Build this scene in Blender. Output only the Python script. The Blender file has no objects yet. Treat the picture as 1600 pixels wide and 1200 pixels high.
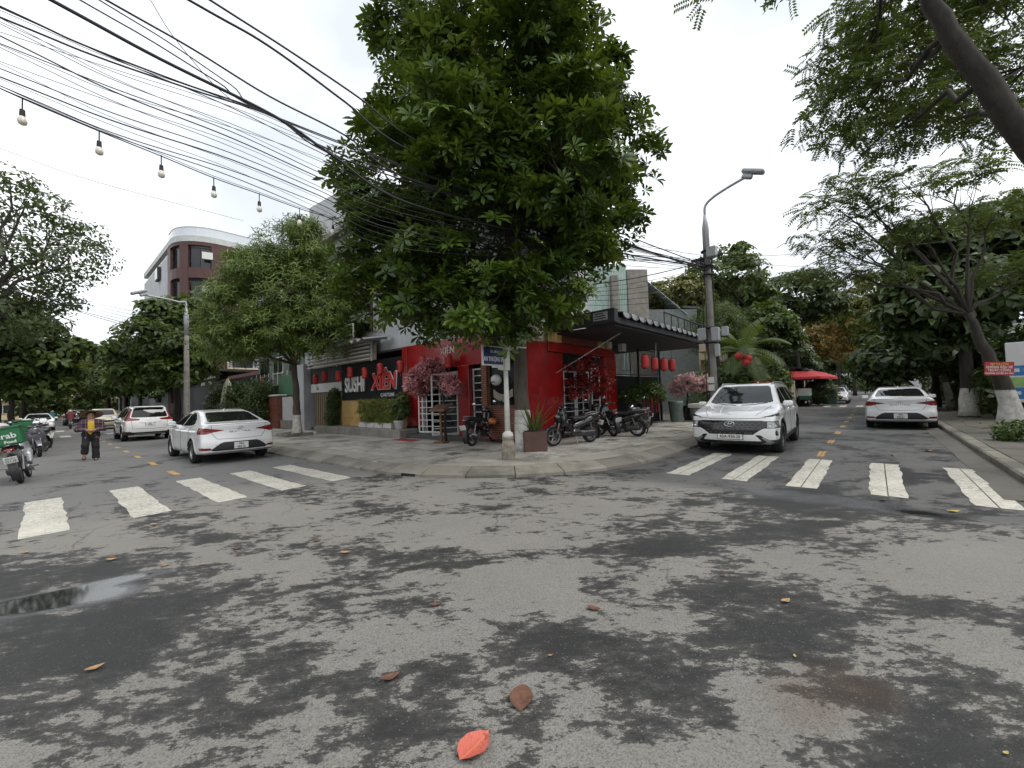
import bpy, math, random
import numpy as np
from mathutils import Vector, Matrix
from mathutils.bvhtree import BVHTree
random.seed(7); RNG = np.random.default_rng(7)
sc = bpy.context.scene
COL = sc.collection
PI = math.pi; rad = math.radians
# ------------------------------------------------------------------ camera
F_PX, CAM_H = 620.0, 1.52
ROLL = math.atan(43 / 1316); PITCH = math.atan(20.5 * math.cos(ROLL) / F_PX)
_f = Vector((0, math.cos(PITCH), math.sin(PITCH))); _u = Vector((1, 0, 0)).cross(_f)
_r = Vector((1, 0, 0)) * math.cos(ROLL) - _u * math.sin(ROLL)
_up = Vector((1, 0, 0)) * math.sin(ROLL) + _u * math.cos(ROLL)
cam = bpy.data.cameras.new('camera'); camo = bpy.data.objects.new('camera', cam); COL.objects.link(camo)
cam.sensor_width = 36.0; cam.lens = 36.0 * F_PX / 1600; cam.clip_start = 0.05; cam.clip_end = 2000
camo.matrix_world = Matrix(((_r.x, _up.x, -_f.x, 0), (_r.y, _up.y, -_f.y, 0), (_r.z, _up.z, -_f.z, CAM_H), (0, 0, 0, 1)))
sc.camera = camo
def ray(u, v): return _f + _r * ((u - 800) / F_PX) + _up * ((600 - v) / F_PX)
def G(u, v, z=0.0):
    d = ray(u, v); t = (z - CAM_H) / d.z; return Vector((d.x * t, d.y * t, z))
def A(u, v, y):
    d = ray(u, v); t = y / d.y; return Vector((d.x * t, y, CAM_H + d.z * t))
# ------------------------------------------------------------------ sky, sun, exposure
SUN_EL, SUN_AZ = rad(56), rad(105)          # the brighter part of the overcast, to the right
w = bpy.data.worlds.new('World'); sc.world = w; w.use_nodes = True
nt = w.node_tree; nt.nodes.clear()
def wn(t, **k):
    n = nt.nodes.new(t)
    for a, b in k.items(): setattr(n, a, b)
    return n
wo = wn('ShaderNodeOutputWorld'); bg = wn('ShaderNodeBackground'); bg2 = wn('ShaderNodeBackground'); mixs = wn('ShaderNodeMixShader')
sky = wn('ShaderNodeTexSky', sky_type='NISHITA', sun_disc=False, sun_elevation=SUN_EL, sun_rotation=SUN_AZ, dust_density=3.0)
tc = wn('ShaderNodeTexCoord'); sep = wn('ShaderNodeSeparateXYZ'); nt.links.new(tc.outputs['Generated'], sep.inputs[0])
zz = wn('ShaderNodeMath', operation='MAXIMUM'); zz.inputs[1].default_value = 0.0; nt.links.new(sep.outputs[2], zz.inputs[0])
za = wn('ShaderNodeMath', operation='ADD'); za.inputs[1].default_value = 0.22; nt.links.new(zz.outputs[0], za.inputs[0])
dx = wn('ShaderNodeMath', operation='DIVIDE'); nt.links.new(sep.outputs[0], dx.inputs[0]); nt.links.new(za.outputs[0], dx.inputs[1])
dy = wn('ShaderNodeMath', operation='DIVIDE'); nt.links.new(sep.outputs[1], dy.inputs[0]); nt.links.new(za.outputs[0], dy.inputs[1])
cb = wn('ShaderNodeCombineXYZ'); nt.links.new(dx.outputs[0], cb.inputs[0]); nt.links.new(dy.outputs[0], cb.inputs[1])
nz = wn('ShaderNodeTexNoise'); nz.inputs['Scale'].default_value = 0.62; nz.inputs['Detail'].default_value = 5; nz.inputs['Roughness'].default_value = 0.5
nz.inputs['Distortion'].default_value = 0.5; nt.links.new(cb.outputs[0], nz.inputs['Vector'])
rp = wn('ShaderNodeValToRGB'); nt.links.new(nz.outputs['Fac'], rp.inputs[0])
e = rp.color_ramp.elements; e[0].position = 0.41; e[0].color = (0.46, 0.49, 0.53, 1); e[1].position = 0.70; e[1].color = (1.0, 1.0, 1.0, 1)
nt.links.new(rp.outputs[0], bg2.inputs[0]); bg2.inputs[1].default_value = 1.48
nt.links.new(sky.outputs[0], bg.inputs[0]); bg.inputs[1].default_value = 0.10
mixs.inputs[0].default_value = 0.9; nt.links.new(bg.outputs[0], mixs.inputs[1]); nt.links.new(bg2.outputs[0], mixs.inputs[2]); nt.links.new(mixs.outputs[0], wo.inputs[0])
sun = bpy.data.lights.new('sun', 'SUN'); sun.energy = 1.3; sun.angle = rad(25); sun.color = (1, 0.97, 0.92)
suno = bpy.data.objects.new('sun', sun); COL.objects.link(suno)
_sd = Vector((math.sin(SUN_AZ) * math.cos(SUN_EL), math.cos(SUN_AZ) * math.cos(SUN_EL), math.sin(SUN_EL)))
suno.rotation_euler = _sd.to_track_quat('Z', 'Y').to_euler()
sc.view_settings.view_transform = 'Standard'; sc.view_settings.look = 'None'; sc.view_settings.exposure = 0.50; sc.view_settings.gamma = 1.0
sc.view_settings.use_curve_mapping = False
sc.render.engine = 'CYCLES'; sc.cycles.max_bounces = 4; sc.cycles.transparent_max_bounces = 8; sc.cycles.use_denoising = True; sc.cycles.adaptive_threshold = 0.025
sc.cycles.diffuse_bounces = 2; sc.cycles.glossy_bounces = 2; sc.cycles.caustics_reflective = False; sc.cycles.caustics_refractive = False
# ------------------------------------------------------------------ materials
class NT:
    def __init__(s, name):
        s.m = bpy.data.materials.new(name); s.m.use_nodes = True; s.t = s.m.node_tree; s.t.nodes.clear()
        s.out = s.n('ShaderNodeOutputMaterial'); s.b = s.n('ShaderNodeBsdfPrincipled'); s.l(s.b.outputs[0], s.out.inputs[0])
    def n(s, t, **k):
        n = s.t.nodes.new(t)
        for a, b in k.items(): setattr(n, a, b)
        return n
    def l(s, a, b): s.t.links.new(a, b)
    def inp(s, sock, v):
        if hasattr(v, 'is_output'): s.l(v, sock)
        elif isinstance(v, (tuple, list)) and len(v) == 3 and len(sock.default_value) == 4: sock.default_value = (*v, 1)
        elif isinstance(v, (int, float)) and hasattr(sock.default_value, '__len__'): sock.default_value = (v, v, v, 1)
        else: sock.default_value = v
    def set(s, **k):
        for a, v in k.items(): s.inp(s.b.inputs[a.replace('_', ' ')], v)
    def pos(s, kind='Object'): return s.n('ShaderNodeTexCoord').outputs[kind]
    def noise(s, scale, detail=4, rough=0.55, vec=None, dist=0.0):
        n = s.n('ShaderNodeTexNoise'); n.inputs['Scale'].default_value = scale; n.inputs['Detail'].default_value = detail
        n.inputs['Roughness'].default_value = rough; n.inputs['Distortion'].default_value = dist
        s.l(vec if vec is not None else s.pos(), n.inputs['Vector']); return n.outputs['Fac']
    def voro(s, scale, vec=None, out='Distance', feature='F1'):
        n = s.n('ShaderNodeTexVoronoi', feature=feature); n.inputs['Scale'].default_value = scale
        s.l(vec if vec is not None else s.pos(), n.inputs['Vector']); return n.outputs[out]
    def ramp(s, fac, stops):
        n = s.n('ShaderNodeValToRGB'); s.inp(n.inputs[0], fac); el = n.color_ramp.elements
        while len(el) < len(stops): el.new(0.5)
        for e, (p, c) in zip(el, stops):
            e.position = p; e.color = (c, c, c, 1) if isinstance(c, (int, float)) else (*c, 1)
        return n.outputs[0]
    def mix(s, fac, a, b, mode='MIX'):
        n = s.n('ShaderNodeMix', data_type='RGBA', blend_type=mode)
        s.inp(n.inputs[0], fac); s.inp(n.inputs[6], a); s.inp(n.inputs[7], b); return n.outputs[2]
    def math(s, op, a, b=0.0, c=None):
        n = s.n('ShaderNodeMath', operation=op); s.inp(n.inputs[0], a); s.inp(n.inputs[1], b)
        if c is not None: s.inp(n.inputs[2], c)
        return n.outputs[0]
    def smooth(s, v, a, b):
        n = s.n('ShaderNodeMapRange', interpolation_type='SMOOTHSTEP'); s.inp(n.inputs[0], v)
        n.inputs[1].default_value = a; n.inputs[2].default_value = b; return n.outputs[0]
    def map(s, vec, scale=(1, 1, 1), loc=(0, 0, 0), rot=(0, 0, 0)):
        n = s.n('ShaderNodeMapping'); s.l(vec, n.inputs[0]); n.inputs['Scale'].default_value = scale
        n.inputs['Location'].default_value = loc; n.inputs['Rotation'].default_value = rot; return n.outputs[0]
    def bump(s, h, strength=0.3, dist=0.01):
        n = s.n('ShaderNodeBump'); n.inputs['Strength'].default_value = strength; n.inputs['Distance'].default_value = dist
        s.l(h, n.inputs['Height']); s.l(n.outputs[0], s.b.inputs['Normal'])
MATS = {}
def mat(name, col, rough=0.6, metal=0.0, var=0.25, scale=6.0, bump=0.15, bscale=40.0, spec=None, coat=0.0, stain=0.0):
    """plain surface: base colour broken up by two noises, plus fine relief"""
    if name in MATS: return MATS[name]
    s = NT(name); p = s.pos()
    c = s.mix(s.ramp(s.noise(scale, 5, 0.6, p), [(0.3, 0.0), (0.7, 1.0)]), tuple(x * (1 - var) for x in col), tuple(min(1, x * (1 + var * 0.6)) for x in col))
    if stain:
        st = s.ramp(s.noise(1.3, 6, 0.7, s.map(p, (1, 1, 0.35))), [(0.45, 0.0), (0.75, stain)])
        c = s.mix(st, c, tuple(x * 0.35 + 0.02 for x in col))
    s.set(Base_Color=c, Roughness=rough, Metallic=metal)
    if spec is not None: s.set(Specular_IOR_Level=spec)
    if coat: s.set(Coat_Weight=coat, Coat_Roughness=0.04)
    if bump: s.bump(s.noise(bscale, 3, 0.6, p), bump, 0.004)
    MATS[name] = s.m; return s.m
def leafmat(name, c0, c1, rough=0.42, trans=0.28, c2=None, spec=0.4):
    """leaf colour from the per-leaf 'tint' attribute"""
    if name in MATS: return MATS[name]
    s = NT(name); a = s.n('ShaderNodeAttribute', attribute_name='tint').outputs['Fac']
    stops = [(0.0, c0), (0.8, c1)] + ([(0.97, c2)] if c2 else [])
    c = s.ramp(a, stops)
    s.set(Base_Color=c, Roughness=rough, Specular_IOR_Level=spec)
    t = s.n('ShaderNodeBsdfTranslucent'); s.l(s.mix(0.5, c, (0.16, 0.22, 0.02)), t.inputs[0])
    m = s.n('ShaderNodeMixShader'); m.inputs[0].default_value = trans
    s.l(s.b.outputs[0], m.inputs[1]); s.l(t.outputs[0], m.inputs[2]); s.l(m.outputs[0], s.out.inputs[0])
    MATS[name] = s.m; return s.m
# ------------------------------------------------------------------ object helpers
def link_mesh(name, verts, faces, m, parent=None, smooth=False, tint=None, normals=None):
    me = bpy.data.meshes.new(name)
    if isinstance(verts, np.ndarray):
        nv = len(verts); me.vertices.add(nv); me.vertices.foreach_set('co', np.ascontiguousarray(verts, np.float32).ravel())
        if isinstance(faces, np.ndarray): faces = [faces]
        idx = np.concatenate([f.ravel() for f in faces]).astype(np.int32)
        tot = np.concatenate([np.full(len(f), f.shape[1], np.int32) for f in faces])
        me.loops.add(len(idx)); me.loops.foreach_set('vertex_index', idx)
        me.polygons.add(len(tot)); me.polygons.foreach_set('loop_start', np.concatenate([[0], np.cumsum(tot)[:-1]]).astype(np.int32))
        me.update(calc_edges=True); me.validate()
    else:
        me.from_pydata([tuple(v) for v in verts], [], faces); me.update()
    if smooth and len(me.polygons): me.polygons.foreach_set('use_smooth', np.ones(len(me.polygons), bool))
    if tint is not None:
        at = me.attributes.new('tint', 'FLOAT', 'POINT'); at.data.foreach_set('value', np.asarray(tint, np.float32))
    if normals is not None: me.normals_split_custom_set_from_vertices(normals.tolist())
    if m is not None: me.materials.append(m)
    return link_data(name, me, parent)
def link_data(name, me, parent=None, loc=(0, 0, 0), rz=0.0):
    o = bpy.data.objects.new(name, me); COL.objects.link(o); o.location = loc
    if rz: o.rotation_euler = (0, 0, rz)
    if parent is not None: o.parent = parent
    return o
def tag(o, label=None, cat=None, group=None, kind=None):
    if label: o['label'] = label
    if cat: o['category'] = cat
    if group: o['group'] = group
    if kind: o['kind'] = kind
    return o
def thing(name, label, cat, loc=(0, 0, 0), rz=0.0, group=None):
    o = bpy.data.objects.new(name, None); COL.objects.link(o); o.location = loc; o.rotation_euler = (0, 0, rz); o.empty_display_size = 0.1
    return tag(o, label, cat, group)
def kids(o): return [c for c in bpy.data.objects if c.parent == o]
def copy_tree(o, parent=None, table=None):
    if table is None:
        table = {}
        for x in bpy.data.objects:
            if x.parent: table.setdefault(x.parent.name, []).append(x)
    c = o.copy(); COL.objects.link(c); c.parent = parent
    for ch in table.get(o.name, []): copy_tree(ch, c, table)
    return c
class MB:
    """collects simple solids, linked as one mesh"""
    def __init__(s): s.v = []; s.f = []
    def add(s, v, f):
        k = len(s.v); s.v += [tuple(p) for p in v]; s.f += [tuple(i + k for i in q) for q in f]; return s
    def box(s, x0, x1, y0, y1, z0, z1):
        return s.add([(x0, y0, z0), (x1, y0, z0), (x1, y1, z0), (x0, y1, z0), (x0, y0, z1), (x1, y0, z1), (x1, y1, z1), (x0, y1, z1)],
                     [(0, 3, 2, 1), (4, 5, 6, 7), (0, 1, 5, 4), (1, 2, 6, 5), (2, 3, 7, 6), (3, 0, 4, 7)])
    def cbox(s, x0, x1, y0, y1, z0, z1, c=0.01):
        V = []; id = {}
        for i, x in enumerate((x0, x1)):
            for j, y in enumerate((y0, y1)):
                for k, z in enumerate((z0, z1)):
                    sx, sy, sz = 1 - 2 * i, 1 - 2 * j, 1 - 2 * k
                    for a, p in enumerate(((x, y + sy * c, z + sz * c), (x + sx * c, y, z + sz * c), (x + sx * c, y + sy * c, z))):
                        id[i, j, k, a] = len(V); V.append(p)
        g = lambda i, j, k, a: id[i, j, k, a]; Fc = []
        q = ((0, 0), (1, 0), (1, 1), (0, 1))
        for i in (0, 1):
            Fc.append([g(i, j, k, 0) for j, k in (q if i else q[::-1])])
            Fc.append([g(j, i, k, 1) for j, k in (q[::-1] if i else q)])
            Fc.append([g(j, k, i, 2) for j, k in (q if i else q[::-1])])
        for a, b in q:
            Fc.append([g(a, b, 0, 0), g(a, b, 1, 0), g(a, b, 1, 1), g(a, b, 0, 1)])
            Fc.append([g(a, 0, b, 0), g(a, 1, b, 0), g(a, 1, b, 2), g(a, 0, b, 2)])
            Fc.append([g(0, a, b, 1), g(1, a, b, 1), g(1, a, b, 2), g(0, a, b, 2)])
        for i in (0, 1):
            for j in (0, 1):
                for k in (0, 1): Fc.append([g(i, j, k, 0), g(i, j, k, 1), g(i, j, k, 2)])
        return s.add(V, Fc)
    def tube(s, pts, rr, n=8, caps=True):
        pts = [Vector(p) for p in pts]; m = len(pts)
        if not hasattr(rr, '__len__'): rr = [rr] * m
        V = []; up = None
        for i, p in enumerate(pts):
            t = (pts[min(i + 1, m - 1)] - pts[max(i - 1, 0)]).normalized()
            if up is None: up = Vector((0, 0, 1)) if abs(t.z) < 0.9 else Vector((1, 0, 0))
            a = t.cross(up)
            if a.length < 1e-5: a = t.orthogonal()
            a.normalize(); b = a.cross(t).normalized(); up = b
            for k in range(n):
                th = 2 * PI * k / n; V.append(p + (a * math.cos(th) + b * math.sin(th)) * rr[i])
        Fc = [(i * n + k, i * n + (k + 1) % n, (i + 1) * n + (k + 1) % n, (i + 1) * n + k) for i in range(m - 1) for k in range(n)]
        if caps: Fc += [tuple(range(n))[::-1], tuple(range((m - 1) * n, m * n))]
        return s.add(V, Fc)
    def lathe(s, prof, n=16, c=(0, 0, 0), axis='z', caps=True):
        V = []
        for r, h in prof:
            for k in range(n):
                a, b = r * math.cos(2 * PI * k / n), r * math.sin(2 * PI * k / n)
                V.append({'z': (c[0] + a, c[1] + b, c[2] + h), 'y': (c[0] + a, c[1] + h, c[2] - b), 'x': (c[0] + h, c[1] + a, c[2] + b)}[axis])
        m = len(prof)
        Fc = [(i * n + k, i * n + (k + 1) % n, (i + 1) * n + (k + 1) % n, (i + 1) * n + k) for i in range(m - 1) for k in range(n)]
        if caps: Fc += [tuple(range(n))[::-1], tuple(range((m - 1) * n, m * n))]
        return s.add(V, Fc)
    def prism(s, poly, z0, z1, tf=None):
        """poly in the plane, extruded from z0 to z1; tf maps (a, b, h) to 3-D"""
        tf = tf or (lambda a, b, h: (a, b, h)); n = len(poly)
        V = [tf(a, b, z0) for a, b in poly] + [tf(a, b, z1) for a, b in poly]
        return s.add(V, [tuple(range(n))[::-1], tuple(range(n, 2 * n))] + [(i, (i + 1) % n, n + (i + 1) % n, n + i) for i in range(n)])
    def build(s, name, m, parent=None, smooth=False, loc=None, rz=0.0):
        o = link_mesh(name, s.v, s.f, m, parent, smooth)
        if loc is not None: o.location = loc
        if rz: o.rotation_euler = (0, 0, rz)
        return o
def auto_smooth(o, ang=40):
    me = o.data
    me.polygons.foreach_set('use_smooth', np.ones(len(me.polygons), bool))
    me.set_sharp_from_angle(angle=rad(ang)); return o
def text(name, body, size, m, parent, loc, rx=PI / 2, rz=0.0, depth=0.004, xs=1.0, align='CENTER', shear=0.0, ry=0.0, bold=0.0):
    """lettering as a solid mesh; in its own plane x runs along the line of text, y up"""
    cu = bpy.data.curves.new(name, 'FONT'); cu.body = body; cu.size = size; cu.extrude = depth; cu.align_x = align; cu.align_y = 'CENTER'
    cu.shear = shear; cu.resolution_u = 3; cu.offset = bold
    t = bpy.data.objects.new(name, cu); COL.objects.link(t); dg = bpy.context.evaluated_depsgraph_get(); dg.update()
    me = bpy.data.meshes.new_from_object(t.evaluated_get(dg)); bpy.data.objects.remove(t)
    if xs != 1.0: me.transform(Matrix.Diagonal((xs, 1, 1, 1)))
    me.materials.clear(); me.materials.append(m); o = link_data(name, me, parent)
    o.location = loc; o.rotation_euler = (rx, ry, rz); return o
# ------------------------------------------------------------------ implicit surfaces (surface nets)
def smin(a, b, k):
    h = np.clip(0.5 + 0.5 * (b - a) / k, 0, 1); return b + (a - b) * h - k * h * (1 - h)
def smax(a, b, k): return -smin(-a, -b, k)
def caps(P, a, b, ra, rb=None):
    """capsule with two radii"""
    rb = ra if rb is None else rb; a = np.array(a, float); b = np.array(b, float); ab = b - a
    t = np.clip(((P[0] - a[0]) * ab[0] + (P[1] - a[1]) * ab[1] + (P[2] - a[2]) * ab[2]) / max(ab @ ab, 1e-9), 0, 1)
    return np.sqrt((P[0] - a[0] - t * ab[0]) ** 2 + (P[1] - a[1] - t * ab[1]) ** 2 + (P[2] - a[2] - t * ab[2]) ** 2) - (ra + (rb - ra) * t)
def ell(P, c, r):
    q = np.sqrt(((P[0] - c[0]) / r[0]) ** 2 + ((P[1] - c[1]) / r[1]) ** 2 + ((P[2] - c[2]) / r[2]) ** 2)
    return (q - 1) * min(r)
def rbox(P, c, h, r, rot=0.0):
    """rounded box, turned about y by rot"""
    x, y, z = P[0] - c[0], P[1] - c[1], P[2] - c[2]
    if rot: x, z = x * math.cos(rot) - z * math.sin(rot), x * math.sin(rot) + z * math.cos(rot)
    qx, qy, qz = np.abs(x) - h[0] + r, np.abs(y) - h[1] + r, np.abs(z) - h[2] + r
    return np.sqrt(np.maximum(qx, 0) ** 2 + np.maximum(qy, 0) ** 2 + np.maximum(qz, 0) ** 2) + np.minimum(np.maximum(qx, np.maximum(qy, qz)), 0) - r
def poly2(px, pz, poly):
    """signed distance to a polygon (negative inside)"""
    poly = np.array(poly, float); d = np.full(px.shape, 1e9); inside = np.zeros(px.shape, bool); n = len(poly)
    for i in range(n):
        a, b = poly[i], poly[(i + 1) % n]; e = b - a
        t = np.clip(((px - a[0]) * e[0] + (pz - a[1]) * e[1]) / max(e @ e, 1e-12), 0, 1)
        d = np.minimum(d, (px - a[0] - t * e[0]) ** 2 + (pz - a[1] - t * e[1]) ** 2)
        c = (a[1] > pz) != (b[1] > pz)
        inside ^= c & (px < (b[0] - a[0]) * (pz - a[1]) / (b[1] - a[1] + 1e-12) + a[0])
    return np.where(inside, -1, 1) * np.sqrt(d)
def trilin(D, lo, h, P):
    q = np.clip((P - lo) / h, 0, np.array(D.shape) - 1.001); i = q.astype(int); f = q - i; r = 0
    for a in (0, 1):
        for b in (0, 1):
            for c in (0, 1):
                wgt = (f[:, 0] if a else 1 - f[:, 0]) * (f[:, 1] if b else 1 - f[:, 1]) * (f[:, 2] if c else 1 - f[:, 2])
                r = r + wgt * D[i[:, 0] + a, i[:, 1] + b, i[:, 2] + c]
    return r
def grad(D, lo, h, P):
    g = np.stack([trilin(D, lo, h, P + e) - trilin(D, lo, h, P - e) for e in np.eye(3) * h * 0.9], 1)
    return g / (np.linalg.norm(g, axis=1, keepdims=True) + 1e-9)
def snap_iso(D, lo, h, V, n=3, step=0.8):
    for _ in range(n):
        d = trilin(D, lo, h, V)
        V = V - grad(D, lo, h, V) * np.clip(d, -h, h)[:, None] * step
    return V
def nets(f, lo, hi, h):
    lo = np.array(lo, float); n = np.ceil((np.array(hi) - lo) / h).astype(int) + 1
    ax = [lo[k] + np.arange(n[k]) * h for k in range(3)]
    P = np.meshgrid(*ax, indexing='ij', sparse=True)
    D = np.broadcast_to(f(P), n).astype(np.float64)
    S = D < 0
    c = np.zeros(n - 1, int); acc = np.zeros((*(n - 1), 3)); cnt = np.zeros(n - 1)
    off = [(a, b, d) for a in (0, 1) for b in (0, 1) for d in (0, 1)]
    sub = lambda X, o: X[o[0]:o[0] + n[0] - 1, o[1]:o[1] + n[1] - 1, o[2]:o[2] + n[2] - 1]
    for i, o in enumerate(off):
        for j in range(i + 1, 8):
            p = off[j]; df = [k for k in range(3) if o[k] != p[k]]
            if len(df) != 1: continue
            k = df[0]; a, b = sub(D, o), sub(D, p); m = (a < 0) != (b < 0)
            t = np.where(m, a / np.where(m, a - b, 1), 0)
            for q in range(3): acc[..., q] += np.where(m, o[q] + (t if q == k else 0), 0)
            cnt += m
    act = cnt > 0; ids = np.full(n - 1, -1); ids[act] = np.arange(act.sum())
    V = lo + (np.argwhere(act) + acc[act] / cnt[act][:, None]) * h
    Q = []
    for k in range(3):
        a, b = [q for q in range(3) if q != k]
        s0 = [slice(1, -1)] * 3; s0[k] = slice(0, -1); s1 = list(s0); s1[k] = slice(1, None)
        A0, A1 = S[tuple(s0)], S[tuple(s1)]; ch = A0 != A1
        idx = np.argwhere(ch); idx[:, a] += 1; idx[:, b] += 1
        def cell(da, db):
            t = idx.copy(); t[:, a] += da; t[:, b] += db; return ids[t[:, 0], t[:, 1], t[:, 2]]
        q = np.stack([cell(-1, -1), cell(0, -1), cell(0, 0), cell(-1, 0)], 1)
        flip = A0[ch] ^ (k == 1)
        q[~flip] = q[~flip][:, ::-1]; Q.append(q)
    Q = np.concatenate(Q); Q = Q[(Q >= 0).all(1)]
    return snap_iso(D, lo, h, V, 2, 0.7), Q, D, lo
def sdf(name, f, lo, hi, h, m, parent=None):
    V, Q, D, l0 = nets(f, lo, hi, h)
    return link_mesh(name, V, Q, m, parent, True)
# ================================================================== the setting: two streets meeting at a corner
LD = Vector((math.sin(rad(-50)), math.cos(rad(-50)), 0)); LN = Vector((-LD.y, LD.x, 0)) * -1   # along / across the left street
RD = Vector((math.sin(rad(42.4)), math.cos(rad(42.4)), 0)); RN = Vector((RD.y, -RD.x, 0))
def SL(s, t, z=0.0): p = LD * s + LN * t; return Vector((p.x, p.y, z))
def SR(s, t, z=0.0): p = RD * s + RN * t; return Vector((p.x, p.y, z))
AL = math.atan2(LD.y, LD.x); AR = math.atan2(RD.y, RD.x)       # heading of each street
KL, KR, PZ = 4.6, -3.65, 0.15                                   # kerb lines, pavement height
# ---- asphalt
s = NT('asphalt'); p = s.pos()
def blob(c, rx, ry, rz=0.0, a=1.0, b=0.2):
    m = s.n('ShaderNodeMapping', vector_type='TEXTURE'); s.l(p, m.inputs[0]); m.inputs['Location'].default_value = (c[0], c[1], 0)
    m.inputs['Rotation'].default_value = (0, 0, rz); m.inputs['Scale'].default_value = (rx, ry, 1)
    l = s.n('ShaderNodeVectorMath', operation='LENGTH'); s.l(m.outputs[0], l.inputs[0]); return s.smooth(l.outputs['Value'], a, b)
def addup(items):
    r = None
    for f, k in items:
        v = s.math('MULTIPLY', f, k); r = v if r is None else s.math('ADD', r, v)
    return r
warp = s.n('ShaderNodeVectorMath', operation='MULTIPLY_ADD')
nv = s.n('ShaderNodeTexNoise'); nv.inputs['Scale'].default_value = 2.2; nv.inputs['Detail'].default_value = 6; s.l(p, nv.inputs['Vector'])
s.l(nv.outputs['Color'], warp.inputs[0]); warp.inputs[1].default_value = (0.35, 0.35, 0); s.l(p, warp.inputs[2])
big = s.noise(0.75, 6, 0.62, s.map(p, (1, 1.25, 1), (3.1, 0.4, 0)))
mid = s.noise(2.3, 3, 0.6, s.map(p, (1, 1.6, 1), (5, 1, 0), (0, 0, -.4)))
frag = s.noise(7.5, 8, 0.80, s.map(p, (.8, 1.6, 1), rot=(0, 0, -.35)))
damp = addup([(big, 0.72), (mid, 0.42), (frag, 0.80)] + [(blob(G(u, v), rx, ry, rz), k) for u, v, rx, ry, rz, k in (
    (1500, 1120, 0.9, 0.75, 0.3, 0.13), (1180, 960, 0.75, 0.65, 0, 0.12), (1020, 1090, 0.55, 0.4, 0.4, 0.13), (860, 1000, 0.6, 0.35, 0, 0.11),
    (120, 1000, 1.5, 1.0, 0, 0.13), (60, 900, 1.8, 0.9, 0, 0.13), (350, 930, 1.2, 0.45, 0.3, 0.08), (640, 1110, 0.5, 0.35, 0.5, 0.10),
    (900, 860, 1.1, 0.5, 0, 0.06), (1250, 790, 2.6, 0.8, 0.7, 0.14), (620, 1000, 0.7, 0.45, 0, -0.08), (800, 830, 2.0, 1.0, 0, -0.07), (1250, 1090, 0.5, 0.5, 0, -0.10),
    (1500, 900, 1.0, 0.8, 0, -0.12))])
# the right-hand street has a newer, darker surface, damp all over
rs = s.n('ShaderNodeVectorMath', operation='DOT_PRODUCT'); s.l(warp.outputs[0], rs.inputs[0]); rs.inputs[1].default_value = RD
rt = s.n('ShaderNodeVectorMath', operation='DOT_PRODUCT'); s.l(warp.outputs[0], rt.inputs[0]); rt.inputs[1].default_value = RN
newer = s.math('MULTIPLY', s.smooth(rs.outputs['Value'], 6.6, 7.1), s.smooth(rt.outputs['Value'], -5.0, -3.9))
ls = s.n('ShaderNodeVectorMath', operation='DOT_PRODUCT'); s.l(warp.outputs[0], ls.inputs[0]); ls.inputs[1].default_value = LD
leftst = s.math('MULTIPLY', s.smooth(ls.outputs['Value'], 7.0, 10.0), s.smooth(s.math('SUBTRACT', 0.0, rt.outputs['Value']), 1.0, 3.0))
def track(c, R, w_, k):
    l = s.n('ShaderNodeVectorMath', operation='DISTANCE'); s.l(warp.outputs[0], l.inputs[0]); l.inputs[1].default_value = c
    return s.math('MULTIPLY', s.smooth(s.math('ABSOLUTE', s.math('SUBTRACT', l.outputs['Value'], R)), w_, w_ * .3), k)
for c_, R_t, w_, k_ in (((0.2, 12.6, 0), 8.6, .3, .07), ((0.2, 12.6, 0), 10.1, .3, .07), ((-6, -6, 0), 9.2, .35, .05), ((9, -4, 0), 9.6, .3, .05), ((9, -4, 0), 11.0, .3, .05)): damp = s.math('ADD', damp, track(c_, R_t, w_, k_))
damp = s.math('SUBTRACT', damp, s.math('MULTIPLY', leftst, 0.07))
dm = s.math('MULTIPLY', s.smooth(damp, 1.003, 1.016), s.math('ADD', 0.80, s.math('MULTIPLY', s.smooth(damp, 1.0, 1.15), 0.20)))
dist = s.n('ShaderNodeVectorMath', operation='LENGTH'); s.l(p, dist.inputs[0])
grit = s.voro(150, out='Color'); gv = s.n('ShaderNodeSeparateColor'); s.l(grit, gv.inputs[0])
near = s.smooth(dist.outputs['Value'], 11.0, 1.5)
dry = s.mix(s.noise(0.9, 5, 0.6), (0.180, 0.171, 0.154), (0.255, 0.243, 0.219))
dry = s.mix(leftst, dry, (0.165, 0.162, 0.156)); dry = s.mix(s.math('MULTIPLY', newer, 0.8), dry, (0.10, 0.10, 0.098))
streak = s.ramp(s.noise(1.0, 6, 0.6, s.map(p, (2.0, 7, 1), rot=(0, 0, AR))), [(0.45, 0.0), (0.7, 0.5)])
dry = s.mix(s.math('MULTIPLY', streak, s.math('ADD', 0.12, s.math('MULTIPLY', newer, 0.5))), dry, (0.065, 0.066, 0.067))
wet = s.mix(s.noise(3.0, 4), (0.020, 0.020, 0.020), (0.042, 0.042, 0.041))
c = s.mix(dm, dry, wet)
rust = s.math('MULTIPLY', s.ramp(s.noise(0.8, 4, 0.5, s.map(p, loc=(9, 2, 0))), [(0.66, 0.0), (0.74, 0.35)]), near); c = s.mix(rust, c, (0.10, 0.055, 0.03))
c = s.mix(s.math('MULTIPLY', s.ramp(gv.outputs[0], [(0.0, 0.5), (0.6, 0.0)]), near), c, (0.035, 0.034, 0.032))
c = s.mix(s.math('MULTIPLY', s.ramp(gv.outputs[1], [(0.975, 0.0), (0.99, 0.22)]), near), c, (0.42, 0.40, 0.36))
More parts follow.
